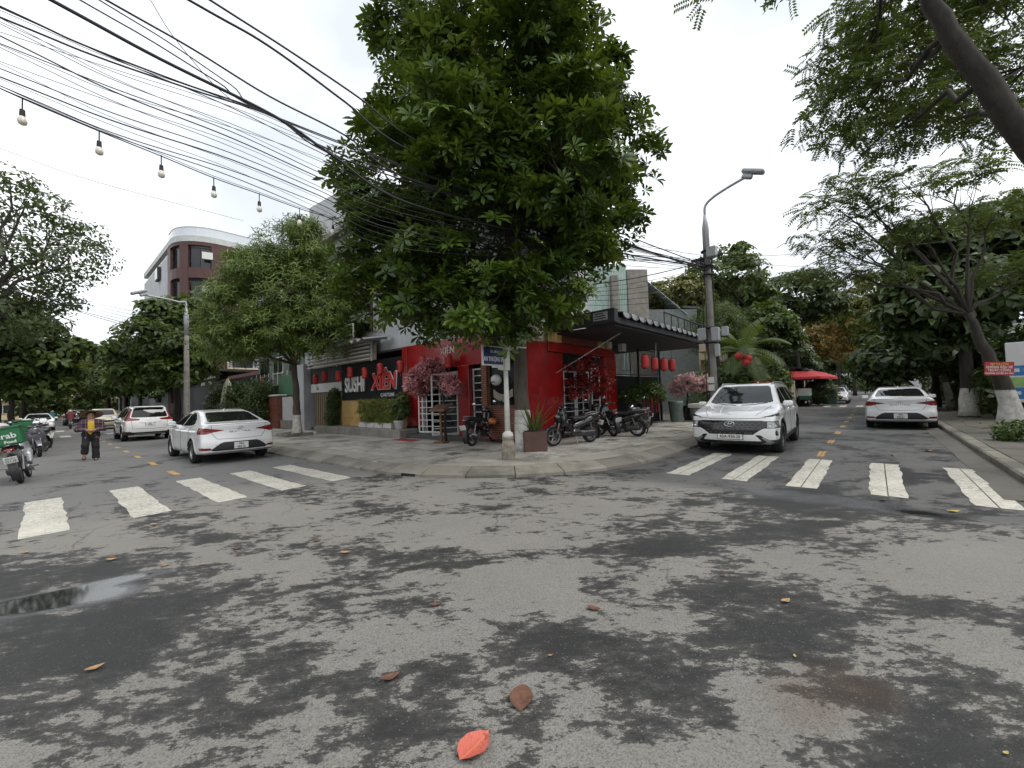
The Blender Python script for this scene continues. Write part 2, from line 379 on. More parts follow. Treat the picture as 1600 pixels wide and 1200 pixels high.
crk = s.voro(0.55, warp.outputs[0], feature='DISTANCE_TO_EDGE'); c = s.mix(s.math('MULTIPLY', s.ramp(crk, [(0.002, 0.55), (0.006, 0.0)]), s.ramp(s.noise(0.35, 2), [(0.5, 0.0), (0.56, 1.0)])), c, (0.03, 0.03, 0.03))
# standing water and its wet rim
pud = addup([(blob(G(80, 938), 0.80, 0.30, 0.25), 1.0), (blob(G(190, 905), 0.55, 0.16, 0.5), 0.75), (blob(G(120, 935), 1.1, 0.5, 0.4), 0.28), (blob(G(1380, 792), 0.8, 0.4, -0.74), 0.22), (blob(G(1270, 778), 2.3, 0.6, -0.74), 0.40),
             (blob(G(1455, 806), 0.5, 0.3, -0.7), 0.40)])
pud = s.math('ADD', pud, s.math('MULTIPLY', s.math('SUBTRACT', s.noise(3.0, 6, 0.6), 0.5), 0.55))
water = s.smooth(pud, 0.66, 0.80); rim = s.smooth(pud, 0.12, 0.66)
c = s.mix(s.math('MULTIPLY', rim, 0.85), c, (0.040, 0.041, 0.043)); c = s.mix(water, c, (0.022, 0.022, 0.021))
rg = s.mix(dm, 0.88, 0.62); rg = s.mix(s.math('MULTIPLY', newer, 0.7), rg, 0.55); rg = s.mix(rim, rg, 0.23); rg = s.mix(water, rg, 0.03)
s.set(Base_Color=c, Roughness=rg, Specular_IOR_Level=s.mix(water, s.mix(rim, 0.22, 0.9), 0.9))
hgt = s.math('ADD', s.math('MULTIPLY', s.voro(85), 0.6), s.noise(160, 2)); 
bp = s.n('ShaderNodeBump'); bp.inputs['Distance'].default_value = 0.006; s.l(hgt, bp.inputs['Height']); s.l(s.math('MULTIPLY', s.math('ADD', 0.04, s.math('MULTIPLY', near, 0.5)), s.math('SUBTRACT', 1.0, s.math('MAXIMUM', s.math('MULTIPLY', water, 0.985), s.math('MULTIPLY', rim, 0.93)))), bp.inputs['Strength'])
s.l(bp.outputs[0], s.b.inputs['Normal']); M_ASPH = s.m
road = link_mesh('road', [(-420, -60, 0), (420, -60, 0), (420, 700, 0), (-420, 700, 0)], [(0, 1, 2, 3)], M_ASPH)
tag(road, 'grey asphalt crossing with damp patches and puddles', kind='structure')
# ---- painted markings
def paint(name, col):
    global s, p
    s = NT(name); p = s.pos('Object'); wv = s.n('ShaderNodeNewGeometry').outputs['Position']
    wear = s.ramp(s.noise(16, 9, 0.8, wv), [(0.46, 0.0), (0.62, 1.0)]); dirt = s.noise(2.0, 6, 0.65, wv)
    c = s.mix(s.ramp(dirt, [(0.3, 0.0), (0.72, 0.75)]), col, tuple(x * 0.62 for x in col)); c = s.mix(s.math('MULTIPLY', wear, s.ramp(s.noise(1.1, 3, .6, wv), [(.38, .25), (.62, .95)])), c, (0.13, 0.125, 0.115))
    c = s.mix(s.ramp(s.voro(60, wv), [(0.08, 0.45), (0.2, 0.0)]), c, (0.12, 0.12, 0.11))
    s.set(Base_Color=c, Roughness=0.7); s.bump(s.noise(120, 2, 0.6, wv), 0.12, 0.003); return s.m
M_WHITE, M_YELLOW = paint('road_paint_white', (0.62, 0.59, 0.50)), paint('road_paint_yellow', (0.62, 0.36, 0.08))
def strip(name, a, b, m, S, h=0.004):
    gap = .007 if S is SR else .0005
    """worn-edged painted quad between street coordinates a=(s0,t0), b=(s1,t1)"""
    n = 14; (s0, t0), (s1, t1) = a, b; V = []; Fc = []; j = lambda: random.uniform(-.018, .018)
    for i in range(n + 1):
        k = s0 + (s1 - s0) * i / n
        for t in (t0, (t0 + t1) / 2 - gap, (t0 + t1) / 2 + gap, t1): V.append(S(k + (j() if i in (0, n) else 0), t + (j() if t in (t0, t1) else 0), h))
    for i in range(n):
        for q in ((0, 1), (2, 3)): Fc.append((i * 4 + q[0], i * 4 + q[1], i * 4 + 4 + q[1], i * 4 + 4 + q[0]))
    o = link_mesh(name, V, Fc, m, road); o.data.flip_normals() if o.data.polygons[0].normal.z < 0 else None; return o
for t in (-.15, .85, 1.83, 2.77, 3.65): strip('crosswalk_stripe', (7.7, t), (10.75, t + .41), M_WHITE, SL)
for t in (-2.95, -2.03, -1.1, -.13, .84): strip('crosswalk_stripe', (7.45, t), (10.5, t + .39), M_WHITE, SR)
for k in range(9): strip('centre_dash', (11.75 + 2.62 * k, 1.97), (12.6 + 2.62 * k, 2.09), M_YELLOW, SL)
for k in range(9): strip('centre_dash', (10.95 + 2.72 * k, -1.03), (11.85 + 2.72 * k, -.9), M_YELLOW, SR)
for q in range(5): strip('crosswalk_stripe', (35.6, -.2 + q), (38.2, .25 + q), M_WHITE, SL); strip('crosswalk_stripe', (46, -.2 + q), (48.6, .25 + q), M_WHITE, SL)
for q in range(5): strip('crosswalk_stripe', (38, -3.0 + q * .95), (40.6, -2.6 + q * .95), M_WHITE, SR)
# ---- kerb stones and pavements
def stonemat(name, col, moss=0.25):
    global s, p
    if name in MATS: return MATS[name]
    s = NT(name); wv = s.n('ShaderNodeNewGeometry').outputs['Position']; oi = s.n('ShaderNodeObjectInfo').outputs['Random']
    c = s.mix(s.noise(4, 7, 0.7, wv), tuple(x * 0.62 for x in col), tuple(x * 1.3 for x in col))
    c = s.mix(s.math('MULTIPLY', oi, 0.7), c, tuple(x * 0.6 for x in col))
    c = s.mix(s.ramp(s.noise(0.9, 7, 0.7, wv), [(0.48, 0.0), (0.62, 0.75)]), c, (0.085, 0.08, 0.065))
    c = s.mix(s.math('MULTIPLY', s.ramp(s.noise(0.55, 8, 0.75, s.map(wv, loc=(4, 7, 0))), [(0.56, 0.0), (0.68, 1.0)]), moss), c, (0.10, 0.105, 0.035))
    s.set(Base_Color=c, Roughness=0.85); s.bump(s.math('ADD', s.noise(35, 6, 0.7, wv), s.noise(5, 4, 0.6, wv)), 0.45, 0.012)
    MATS[name] = s.m; return s.m
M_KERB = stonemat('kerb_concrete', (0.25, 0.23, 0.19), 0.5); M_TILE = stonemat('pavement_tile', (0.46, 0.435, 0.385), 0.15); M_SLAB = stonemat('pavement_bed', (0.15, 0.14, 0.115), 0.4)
def fillet(n=40, r=4.7):
    c0 = Vector((0.305, 5.75, 0)); a = c0 + LD * r; b = c0 + RD * r; cen = c0 + (LD + RD) * r; P = []
    for i in range(n + 1):
        th = i / n; q = (a - cen).lerp(b - cen, th); P.append(cen + q.normalized() * r)
    return P
PATH = [SL(s0, KL) for s0 in np.arange(34, 9.5, -0.5)]
_fl = fillet(); _e = _fl[0]; _s0 = _e.dot(LD)
PATH = [q for q in PATH if q.dot(LD) > _s0 + .3] + _fl + [SR(q, KR) for q in np.arange(_fl[-1].dot(RD) + .5, 29, .5)]
def resample(P, d):
    out = [P[0]]; acc = 0
    for a, b in zip(P, P[1:]):
        L = (b - a).length
        while acc + L >= d:
            a = a.lerp(b, (d - acc) / L); out.append(a); L = (b - a).length; acc = 0
        acc += L
    return out
def kerb_line(P, left=True, d=0.95, prof=((0, 0), (0, .055), (.05, .075), (.40, .148), (.46, .153), (.46, 0)), label=None, skip=()):
    """separate cast stones, each with the sloping mountable profile"""
    root = thing('kerb', label, None); root['kind'] = 'structure'; pts = resample(P, d)
    for i, (a, b) in enumerate(zip(pts, pts[1:])):
        t = (b - a).normalized(); n0 = Vector((t.y, -t.x, 0)) * (1 if left else -1)
        tp = (a - pts[i - 1]).normalized() if i else t; tn = (pts[i + 2] - b).normalized() if i + 2 < len(pts) else t
        na = Vector((tp.y + t.y, -tp.x - t.x, 0)).normalized() * (1 if left else -1); nb = Vector((tn.y + t.y, -tn.x - t.x, 0)).normalized() * (1 if left else -1)
        j = random.uniform(-.008, .008); g = .008; V = []
        for q, (c, n) in enumerate(((a + t * g, na), (b - t * g, nb))):
            for o, z in prof:
                V.append(c + n * (-o + j) + Vector((0, 0, max(0, z + (random.uniform(-.006, .006) if z > 0 else 0)))))
        m = len(prof); Fc = [(k, (k + 1) % m, m + (k + 1) % m, m + k) for k in range(m)] + [tuple(range(m))[::-1], tuple(range(m, 2 * m))]
        o = link_mesh('kerb_stone', V, Fc, M_KERB, root)
        if o.data.polygons[3].normal.z < 0: o.data.flip_normals()
    return root
kerb_line(PATH, label='curved line of sloping concrete kerb stones round the restaurant corner')
def slab(name, poly, z, label, m=M_SLAB):
    n = len(poly); o = link_mesh(name, [(q[0], q[1], 0) for q in poly] + [(q[0], q[1], z) for q in poly], [tuple(range(n, 2 * n))] + [(i, (i + 1) % n, n + (i + 1) % n, n + i) for i in range(n)], m)
    if o.data.polygons[0].normal.z < 0: o.data.flip_normals()
    return tag(o, label, kind='structure')
def inset(P, d): 
    out = []
    for i, q in enumerate(P):
        t = (P[min(i + 1, len(P) - 1)] - P[max(i - 1, 0)]).normalized(); out.append(q + Vector((-t.y, t.x, 0)) * d)
    return out
_in = inset(PATH, .40)
pave = slab('pavement', _in + [SR(28.5, -30), SL(34, 30)], .140, 'pale worn pavement on the restaurant corner')
# tiles of the corner pavement: nearest ones singly, the rest as one mass
tm = MB().cbox(-.185, .185, -.185, .185, 0, .03, .010); tme = None; cand = []
for i in range(-10, 70):
    for j in range(-80, 1):
        c = SR(.4 * i, KR - .46 - .2 + .4 * j); 
        tl = c.dot(LN)
        if tl < KL + .52 or tl > 9.0 and c.dot(RN) < -7.4: continue
        if c.dot(LD) > 33 or c.dot(RD) > 26 or (c - Vector((0.305, 5.75, 0)) - (LD + RD) * 4.7).length > 4.05 and (c - Vector((0.305, 5.75, 0))).dot(LD) < 4.7 and (c - Vector((0.305, 5.75, 0))).dot(RD) < 4.7: continue
        cand.append((c.length, c))
cand.sort(key=lambda q: q[0]); rest = MB()
for k, (d, c) in enumerate(cand):
    if random.random() < .05 and k < 200: continue
    z = .118 + random.uniform(-.003, .004); rz = AR + random.uniform(-.015, .015)
    if k < 290:
        if tme is None: o = tm.build('paving_tile', M_TILE, pave); tme = o.data
        else: o = link_data('paving_tile', tme, pave)
        o.location = (c.x, c.y, z); o.rotation_euler = (random.uniform(-.008, .008), random.uniform(-.008, .008), rz)
    elif d < 34:
        M = Matrix.Translation((c.x, c.y, z)) @ Matrix.Rotation(rz, 4, 'Z'); e = MB().box(-.187, .187, -.187, .187, .0, .03); rest.add([M @ Vector(q) for q in e.v], e.f[1:])
_a, _b = inset(PATH, .44), inset(PATH, 1.02); V = []
for q, r in zip(_a, _b): V += [(q.x, q.y, .1525), (r.x, r.y, .1545)]
_bd = link_mesh('pavement_border', V, [(2 * i, 2 * i + 2, 2 * i + 3, 2 * i + 1) for i in range(len(_a) - 1)], stonemat('border_concrete', (0.36, 0.335, 0.28), 0.5), pave)
if _bd.data.polygons[5].normal.z < 0: _bd.data.flip_normals()
ro = rest.build('paving_tiles_far', M_TILE, pave); ro['kind'] = 'stuff'
# drain openings under the kerb lip: solid black blocks stand in for their shade
dk = mat('drain_hole_dark', (0.012, 0.012, 0.012), 0.9)
for u, v, hw in ((645, 744, .32), (955, 738, .16)):
    q = G(u, v); i = min(range(1, len(PATH) - 1), key=lambda i: (PATH[i] - q).length); t = (PATH[i + 1] - PATH[i - 1]).normalized(); n = Vector((-t.y, t.x, 0)); c = PATH[i]
    V = [c + t * x + n * y + Vector((0, 0, z)) for x, y, z in ((-hw, .018, .002), (hw, .018, .002), (hw, .2, .002), (-hw, .2, .002), (-hw, .018, .052), (hw, .018, .052), (hw, .1, .06), (-hw, .1, .06))]
    link_mesh('drain_dark_block', V, [(0, 3, 2, 1), (4, 5, 6, 7), (0, 1, 5, 4), (1, 2, 6, 5), (2, 3, 7, 6), (3, 0, 4, 7)], dk, pave)
# far side of the right street: gutter, kerb, slabs
PR = [SR(q, 1.55) for q in np.arange(8.0, 34, .5)]
kerb_line(PR, left=False, prof=((0, 0), (0, .10), (.03, .125), (.2, .13), (.2, 0)), label='low straight kerb along the right street below the whitewashed trees', d=1.1)
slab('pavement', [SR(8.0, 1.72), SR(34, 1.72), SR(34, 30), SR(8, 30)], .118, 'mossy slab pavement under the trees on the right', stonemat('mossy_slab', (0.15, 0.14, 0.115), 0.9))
g2 = MB()
for k in range(22): a, b = SR(8.0 + 1.1 * k, 1.16 + random.uniform(-.03, .03), .0), SR(9.09 + 1.1 * k, 1.54, .0); c = SR(9.09 + 1.1 * k, 1.16, 0); d = SR(8.0 + 1.1 * k, 1.54, 0); g2.add([a + Vector((0, 0, .006)), d + Vector((0, 0, .02)), b + Vector((0, 0, .02)), c + Vector((0, 0, .006))], [(0, 3, 2, 1)])
tag(g2.build('gutter', stonemat('gutter_concrete', (0.14, 0.13, 0.11), 0.5)), 'pale concrete gutter strip beside the right kerb', kind='structure')
msl = stonemat('mossy_slab', (0, 0, 0)); sm = MB().cbox(-.59, .59, -.59, .59, 0, .03, .008); sme = None; prt = [o for o in bpy.data.objects if o.name.startswith('pavement.')][0]
for i in range(11):
    for j in range(4):
        c = SR(8.7 + 1.2 * i, 2.35 + 1.2 * j, .104 + random.uniform(-.004, .006))
        if sme is None: o = sm.build('paving_slab', msl, prt); sme = o.data
        else: o = link_data('paving_slab', sme, prt)
        o.location = c; o.rotation_euler = (random.uniform(-.006, .006), random.uniform(-.006, .006), AR)
# far side of the left street
kerb_line([SL(q, -.95) for q in np.arange(9.5, 34, .5)], left=True, prof=((0, 0), (0, .10), (.03, .12), (.2, .125), (.2, 0)), label='low kerb along the left street behind the parked motorbikes', d=1.1)
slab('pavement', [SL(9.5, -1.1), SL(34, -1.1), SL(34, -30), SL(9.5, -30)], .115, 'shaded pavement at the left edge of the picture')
# blocks beyond the side streets
for S, blk in ((SL, ((50, 5.0, 140, 60), (50, -1.0, 140, -50))), (SR, ((41.5, -4.2, 150, -60), (41.5, 1.6, 150, 50)))):
    for s0, t0, s1, t1 in blk:
        slab('pavement', [S(s0, t0), S(s1, t0), S(s1, t1), S(s0, t1)], .13, 'distant pavement beyond the side street')
# ================================================================== vehicles
M_CARW = mat('car_paint_white', (0.74, 0.74, 0.73), 0.28, 0, 0.02, 2, 0, coat=1.0)
M_GLASS = mat('tinted_glass', (0.012, 0.014, 0.014), 0.03, 0, 0.1, 2, 0, spec=0.5)
M_BLACK = mat('black_plastic', (0.018, 0.018, 0.019), 0.5, 0, 0.2, 12, 0.1)
M_GLOSSB = mat('gloss_black', (0.012, 0.012, 0.013), 0.18, 0, 0.1, 3, 0, coat=0.6)
M_TYRE = mat('tyre_rubber', (0.016, 0.016, 0.016), 0.85, 0, 0.3, 20, 0.3, 60)
M_ALLOY = mat('alloy', (0.42, 0.42, 0.43), 0.32, 0.9, 0.15, 20, 0)
M_DALLOY = mat('dark_alloy', (0.10, 0.10, 0.105), 0.35, 0.8, 0.15, 20, 0)
M_CHROME = mat('chrome', (0.72, 0.72, 0.73), 0.12, 1.0, 0.05, 5, 0)
M_REDL = mat('tail_lamp_red', (0.20, 0.010, 0.012), 0.12, 0, 0.3, 30, 0, coat=1.0)
M_LAMP = mat('lamp_glass', (0.35, 0.36, 0.37), 0.10, 0.4, 0.4, 30, 0, coat=1.0)
M_PLATE = mat('plate_white', (0.68, 0.68, 0.64), 0.5, 0, 0.1, 20, 0)
M_INK = mat('ink_black', (0.012, 0.012, 0.012), 0.6, 0, 0, 5, 0)
M_GREYM = mat('silver_trim', (0.33, 0.33, 0.34), 0.4, 0.6, 0.1, 8, 0)
M_SEAM = mat('seam_dark', (0.03, 0.03, 0.03), 0.8, 0, 0, 5, 0)
def chaikin(P, n=2):
    P = [np.array(q, float) for q in P]
    for _ in range(n): P = [x for a, b in zip(P, P[1:] + P[:1]) for x in (a * .75 + b * .25, a * .25 + b * .75)]
    return P
def wheel_mesh(r, wd, rim_r, spokes=5, dark=False, split=True):
    t = MB(); h = wd / 2
    t.lathe([(rim_r, -h * .8), (rim_r + .02, -h), (r - .035, -h), (r - .008, -h * .8), (r, -h * .45), (r, h * .45), (r - .008, h * .8), (r - .035, h), (rim_r + .02, h), (rim_r, h * .8), (rim_r, -h * .8)], 32, axis='y', caps=False)
    d = MB(); y = h * .72
    d.lathe([(rim_r + .004, -h * .7), (rim_r + .004, y), (rim_r - .022, y + .004), (rim_r - .03, y - .02), (rim_r - .03, -h * .3)], 32, axis='y', caps=False)
    d.lathe([(.0, y - .025), (.055, y - .02), (.065, y - .03), (.065, y - .06)], 12, axis='y', caps=False)
    for k in range(spokes):
        for dq in ((-.16, .16) if split else (0,)):
            a0 = 2 * PI * k / spokes; a1 = a0 + dq * 1.9; a0 += dq * .55
            for sgn in (1,):
                p0 = Vector((math.cos(a0) * .05, y - .03, math.sin(a0) * .05)); p1 = Vector((math.cos(a1) * (rim_r - .02), y - .008, math.sin(a1) * (rim_r - .02)))
                q = (p1 - p0).normalized().cross(Vector((0, 1, 0))); w0, w1 = q * .022, q * .016; dn = Vector((0, -.025, 0))
                d.add([p0 - w0, p0 + w0, p1 + w1, p1 - w1, p0 - w0 + dn, p0 + w0 + dn, p1 + w1 + dn, p1 - w1 + dn], [(0, 1, 2, 3), (7, 6, 5, 4), (0, 4, 5, 1), (1, 5, 6, 2), (2, 6, 7, 3), (3, 7, 4, 0)])
    b = MB().lathe([(.0, -h * .2), (rim_r, -h * .2), (rim_r, -h * .5), (0, -h * .5)], 24, axis='y', caps=False)
    return t, d, b
def keep_big(Q, msk, least=14, comps=False):
    """drop stray specks from a patch mask"""
    ids = np.where(msk)[0]; by = {}; par = list(range(len(ids)))
    def find(i):
        while par[i] != i: par[i] = par[par[i]]; i = par[i]
        return i
    for i, f in enumerate(ids):
        for v in Q[f]:
            if v in by: par[find(i)] = find(by[v])
            else: by[v] = i
    r = np.array([find(i) for i in range(len(ids))], int)
    if not len(r): return msk
    if comps: return [ids[r == k] for k in np.unique(r)]
    cnt = np.bincount(r, minlength=len(ids)); out = msk.copy(); out[ids[cnt[r] < least]] = False; return out
def make_car(spec, h=0.021):
    """body, glass, lamps and trims are patches of one smooth implicit shell, each linked as a part of its own"""
    k = spec; L = k['L'] / 2; xf, xr, rw, ra = k['xf'], k['xr'], k['rw'], k['ra']
    prof = chaikin(k['prof'], 2); zs, ws = k['zw']; px, pw = k['plan']
    zf = np.linspace(0, 2, 401); wf = np.interp(zf, zs, ws); ker = np.ones(13) / 13; wf = np.convolve(np.pad(wf, 6, 'edge'), ker, 'valid')
    xg = np.linspace(-3, 3, 601); pf = np.convolve(np.pad(np.interp(xg, px, pw), 15, 'edge'), np.ones(31) / 31, 'valid')
    def f(P):
        X, Y, Z = P; x = X.ravel(); y = Y.ravel(); z = Z.ravel(); xs = np.linspace(-L * 1.35, L * 1.35, 400)
        D2 = poly2(xs[:, None] + 0 * z[None], z[None] + 0 * xs[:, None], prof)
        x2 = x[:, None] * (1 + np.where(x[:, None] > 0, k['cf'], k['cr']) * (y[None] / .9) ** 2)
        q = np.clip((x2 - xs[0]) / (xs[1] - xs[0]), 0, 398.99); i = q.astype(int); t = (q - i)[..., None]
        d = D2[i] * (1 - t) + D2[i + 1] * t
        W = np.interp(z, zf, wf)[None, :] * np.interp(x, xg, pf)[:, None]
        for xw in (xf, xr): W = W + .022 * np.exp(-((np.sqrt((x[:, None] - xw) ** 2 + (z[None] - rw) ** 2) - ra) / .07) ** 2) * (z[None] < 1.0)
        d = smax(d, np.abs(Y) - W[:, None, :], k.get('round', .07))
        for xw in (xf, xr): d = np.maximum(d, -np.maximum(np.sqrt((X - xw) ** 2 + (Z - rw) ** 2) - ra, .56 - np.abs(Y)))
        for e in k.get('extra', ()): d = e(P, d)
        return d
    V, Q, D, lo = nets(f, (-L - .1, -1.06, .08), (L + .1, 1.06, k['H'] + .1), h)
    cls = np.zeros(len(Q), int); names = [('body', k.get('paint', M_CARW))]
    cen = V[Q].mean(1); nrm = grad(D, lo, h, cen)
    regs = [('underbody', M_BLACK, None, lambda c, n: (n[:, 2] < -.75) & (c[:, 2] < .34)),
            ('wheel_well', M_BLACK, None, lambda c, n: np.minimum(np.hypot(c[:, 0] - xf, c[:, 2] - rw), np.hypot(c[:, 0] - xr, c[:, 2] - rw)) < ra + .004)] + k['regs']
    for name, m, pl, cond in regs:
        msk = cond(cen, nrm)
        if pl is not None:
            plane, poly = pl; a = np.abs(cen[:, 1]) if plane == 'yz' else cen[:, 0]; msk &= poly2(a, cen[:, 2], poly) < 0
        msk = keep_big(Q, msk)
        if not msk.any(): continue
        names.append((name, m)); cls[msk] = len(names) - 1
        if pl is not None:
            inn = np.zeros(len(V), bool); out = np.zeros(len(V), bool); inn[Q[msk].ravel()] = True; out[Q[~msk].ravel()] = True; b = np.where(inn & out)[0]
            sg = np.sign(V[b, 1]); a = np.abs(V[b, 1]) if plane == 'yz' else V[b, 0]; pt = np.stack([a, V[b, 2]], 1); best = pt.copy(); bd = np.full(len(b), 1e9); pp = np.array(poly, float)
            for i in range(len(pp)):
                A0, B0 = pp[i], pp[(i + 1) % len(pp)]; e = B0 - A0; t = np.clip(((pt - A0) @ e) / max(e @ e, 1e-9), 0, 1); c = A0 + t[:, None] * e; d2 = np.linalg.norm(c - pt, axis=1)
                u = d2 < bd; bd[u] = d2[u]; best[u] = c[u]
            ok = bd < h * 1.3
            if plane == 'yz': V[b[ok], 1] = best[ok, 0] * sg[ok]
            else: V[b[ok], 0] = best[ok, 0]
            V[b[ok], 2] = best[ok, 1]
    V = snap_iso(D, lo, h, V, 2, .7); N = grad(D, lo, h, V)
    bvh = BVHTree.FromPolygons(V.tolist(), Q.tolist())
    root = bpy.data.objects.new(k['name'], None); COL.objects.link(root); merged = {}
    for i, (name, m) in enumerate(names): merged.setdefault((name, m.name if name != 'side_window' else i), []).append(i)
    body = None
    for (name, _), ids in merged.items():
        q = Q[np.isin(cls, ids)]
        if not len(q): continue
        sides = [q] if name == 'body' else [q[i] for i in keep_big(q, np.ones(len(q), bool), comps=True)]
        for qq in sides:
            if not len(qq): continue
            us, inv = np.unique(qq, return_inverse=True)
            link_mesh(name, V[us], inv.reshape(qq.shape), names[ids[0]][1], root, True, normals=N[us])
    t, d, b = wheel_mesh(rw, k.get('tw', .215), k['rim'], k.get('spokes', 5)); tme = dme = bme = None
    for xw in (xf, xr):
        for sy in (1, -1):
            wo = bpy.data.objects.new('wheel', None); COL.objects.link(wo); wo.parent = root; wo.location = (xw, sy * k['track'], rw); wo.rotation_euler = (0, random.uniform(0, 1), 0 if sy > 0 else PI)
            if tme is None:
                a = auto_smooth(t.build('tyre', M_TYRE, wo)); c = d.build('rim', k.get('rimmat', M_ALLOY), wo); e = b.build('brake_disc', M_BLACK, wo); tme, dme, bme = a.data, c.data, e.data
            else: link_data('tyre', tme, wo); link_data('rim', dme, wo); link_data('brake_disc', bme, wo)
    def surf(axis, a, b, side=1):
        """point on the shell seen along an axis; 'x': (y, z) from front (+1) or rear (-1); 'y': (x, z)"""
        if axis == 'x': o, dr = Vector((side * 4, a, b)), Vector((-side, 0, 0))
        elif axis == 'y': o, dr = Vector((a, side * 3, b)), Vector((0, -side, 0))
        else: o, dr = Vector((a, b, 4)), Vector((0, 0, -1))
        hit = bvh.ray_cast(o, dr); return (hit[0], hit[1]) if hit[0] else (o + dr * 2, -dr)
    def seam(axis, pts, side=1, r=.005, name='seam', m=M_SEAM, n=10):
        P = []
        for (a, b), (c, d) in zip(pts, pts[1:]):
            for i in range(n): t = i / n; P.append(surf(axis, a + (c - a) * t, b + (d - b) * t, side)[0])
        P.append(surf(axis, *pts[-1], side)[0]); return MB().tube(P, r, 5).build(name, m, root)
    k['detail'](root, surf, seam)
    # door handles, mirrors
    for sy in (1, -1):
        for hx in k['handles']:
            p, n = surf('y', hx, k['hz'], sy); MB().cbox(-.1, .1, -.016, .016, -.017, .017, .008).build('door_handle', k.get('hmat', k.get('paint', M_CARW)), root, loc=p)
        p, n = surf('y', k['mir'][0], k['mir'][1], sy); c = (p.x + .02, p.y + sy * .115, p.z + .05)
        mo = sdf('mirror', lambda P: smin(rbox(P, c, (.07, .105, .068), .05), caps(P, tuple(p), (c[0], c[1] - sy * .03, c[2] - .06), .022), .03), (c[0] - .16, c[1] - .24, c[2] - .18), (c[0] + .16, c[1] + .24, c[2] + .16), .014, k.get('mirmat', k.get('paint', M_CARW)), root)
        gv = MB().cbox(c[0] - .078, c[0] - .068, c[1] - .085, c[1] + .085, c[2] - .048, c[2] + .048, .003).build('mirror_glass', M_CHROME, mo)
        for pts in k['seams']: seam('y', pts, sy)
    return root
def plate(root, x, z, lines, wd, ht, face=1, y=0.0):
    pl = MB().cbox(x - .006, x + .006, y - wd / 2, y + wd / 2, z - ht / 2, z + ht / 2, .003).build('number_plate', M_PLATE, root)
    n = len(lines)
    for i, tx in enumerate(lines):
        text('plate_number', tx, ht / n * .92, M_INK, pl, (x + face * .008, y, z + ht * ((n - 1) / 2 - i) / n), PI / 2, PI / 2 * face, .001, .92, bold=.002)
    MB().box(x - face * .016 - .006, x - face * .016 + .006, y - wd / 2 - .012, y + wd / 2 + .012, z - ht / 2 - .012, z + ht / 2 + .012).build('plate_holder', M_BLACK, root)
def emblem(root, p, n, sz, face):
    """slanted letter inside a flattened ring"""
    m = MB(); m.tube([(0, sz * math.cos(a), sz * .52 * math.sin(a)) for a in np.linspace(0, 2 * PI, 33)], sz * .07, 6, False)
    for q in (-.3, .3): m.tube([(0, sz * (q - .16), -sz * .36), (0, sz * (q + .16), sz * .36)], sz * .085, 6)
    m.tube([(0, -sz * .30, -sz * .07), (0, 0, sz * .02), (0, sz * .30, sz * .07)], sz * .07, 6)
    o = m.build('emblem', M_CHROME, root, True); o.location = p + n * .006; o.rotation_euler = (0, -math.asin(max(-1, min(1, n.z * face))) * face, 0 if face > 0 else PI); return o
R_ = lambda c, n: n[:, 0] < -.25
Fr = lambda c, n: n[:, 0] > .12
# ---- compact sedan, seen from behind
def sedan_detail(root, surf, seam):
    plate(root, surf('x', 0, .46, -1)[0].x - .012, .465, root['plate'].split('|') if 'plate' in root else ['43A', '562.12'], .33, .165, -1)
    p, n = surf('x', 0, .93, -1); emblem(root, p, n, .075, -1)
    tx = text('model_lettering', 'ELANTRA', .052, M_DALLOY, root, (0, 0, 0), PI / 2, -PI / 2, .002, 1.0); tx.data.transform(Matrix.Diagonal((2.2, 1, 1, 1))); tx.location = (surf('x', .2, .835, -1)[0].x - .006, 0, .835)
    seam('x', [(.64, 1.045), (.62, .80), (.52, .66), (0, .645), (-.52, .66), (-.62, .80), (-.64, 1.045)], -1, .005)
    seam('x', [(-.70, 1.02), (0, 1.045), (.70, 1.02)], -1, .006)
    p = surf('z', -.72, 0)[0]; sdf('roof_antenna', lambda P: caps(P, (p.x + .08, 0, p.z - .01), (p.x - .05, 0, p.z + .05), .022, .012), (p.x - .1, -.05, p.z - .05), (p.x + .14, .05, p.z + .1), .012, M_CARW, root)
    seam('x', [(.58, .80), (.62, 1.0)], 1, .003)
    for y in (-.55, .55): p, n = surf('x', y, .5, -1); MB().lathe([(0, 0), (.012, 0), (.012, -.006), (0, -.006)], 8, axis='x', c=p).build('parking_sensor', M_GREYM, root)
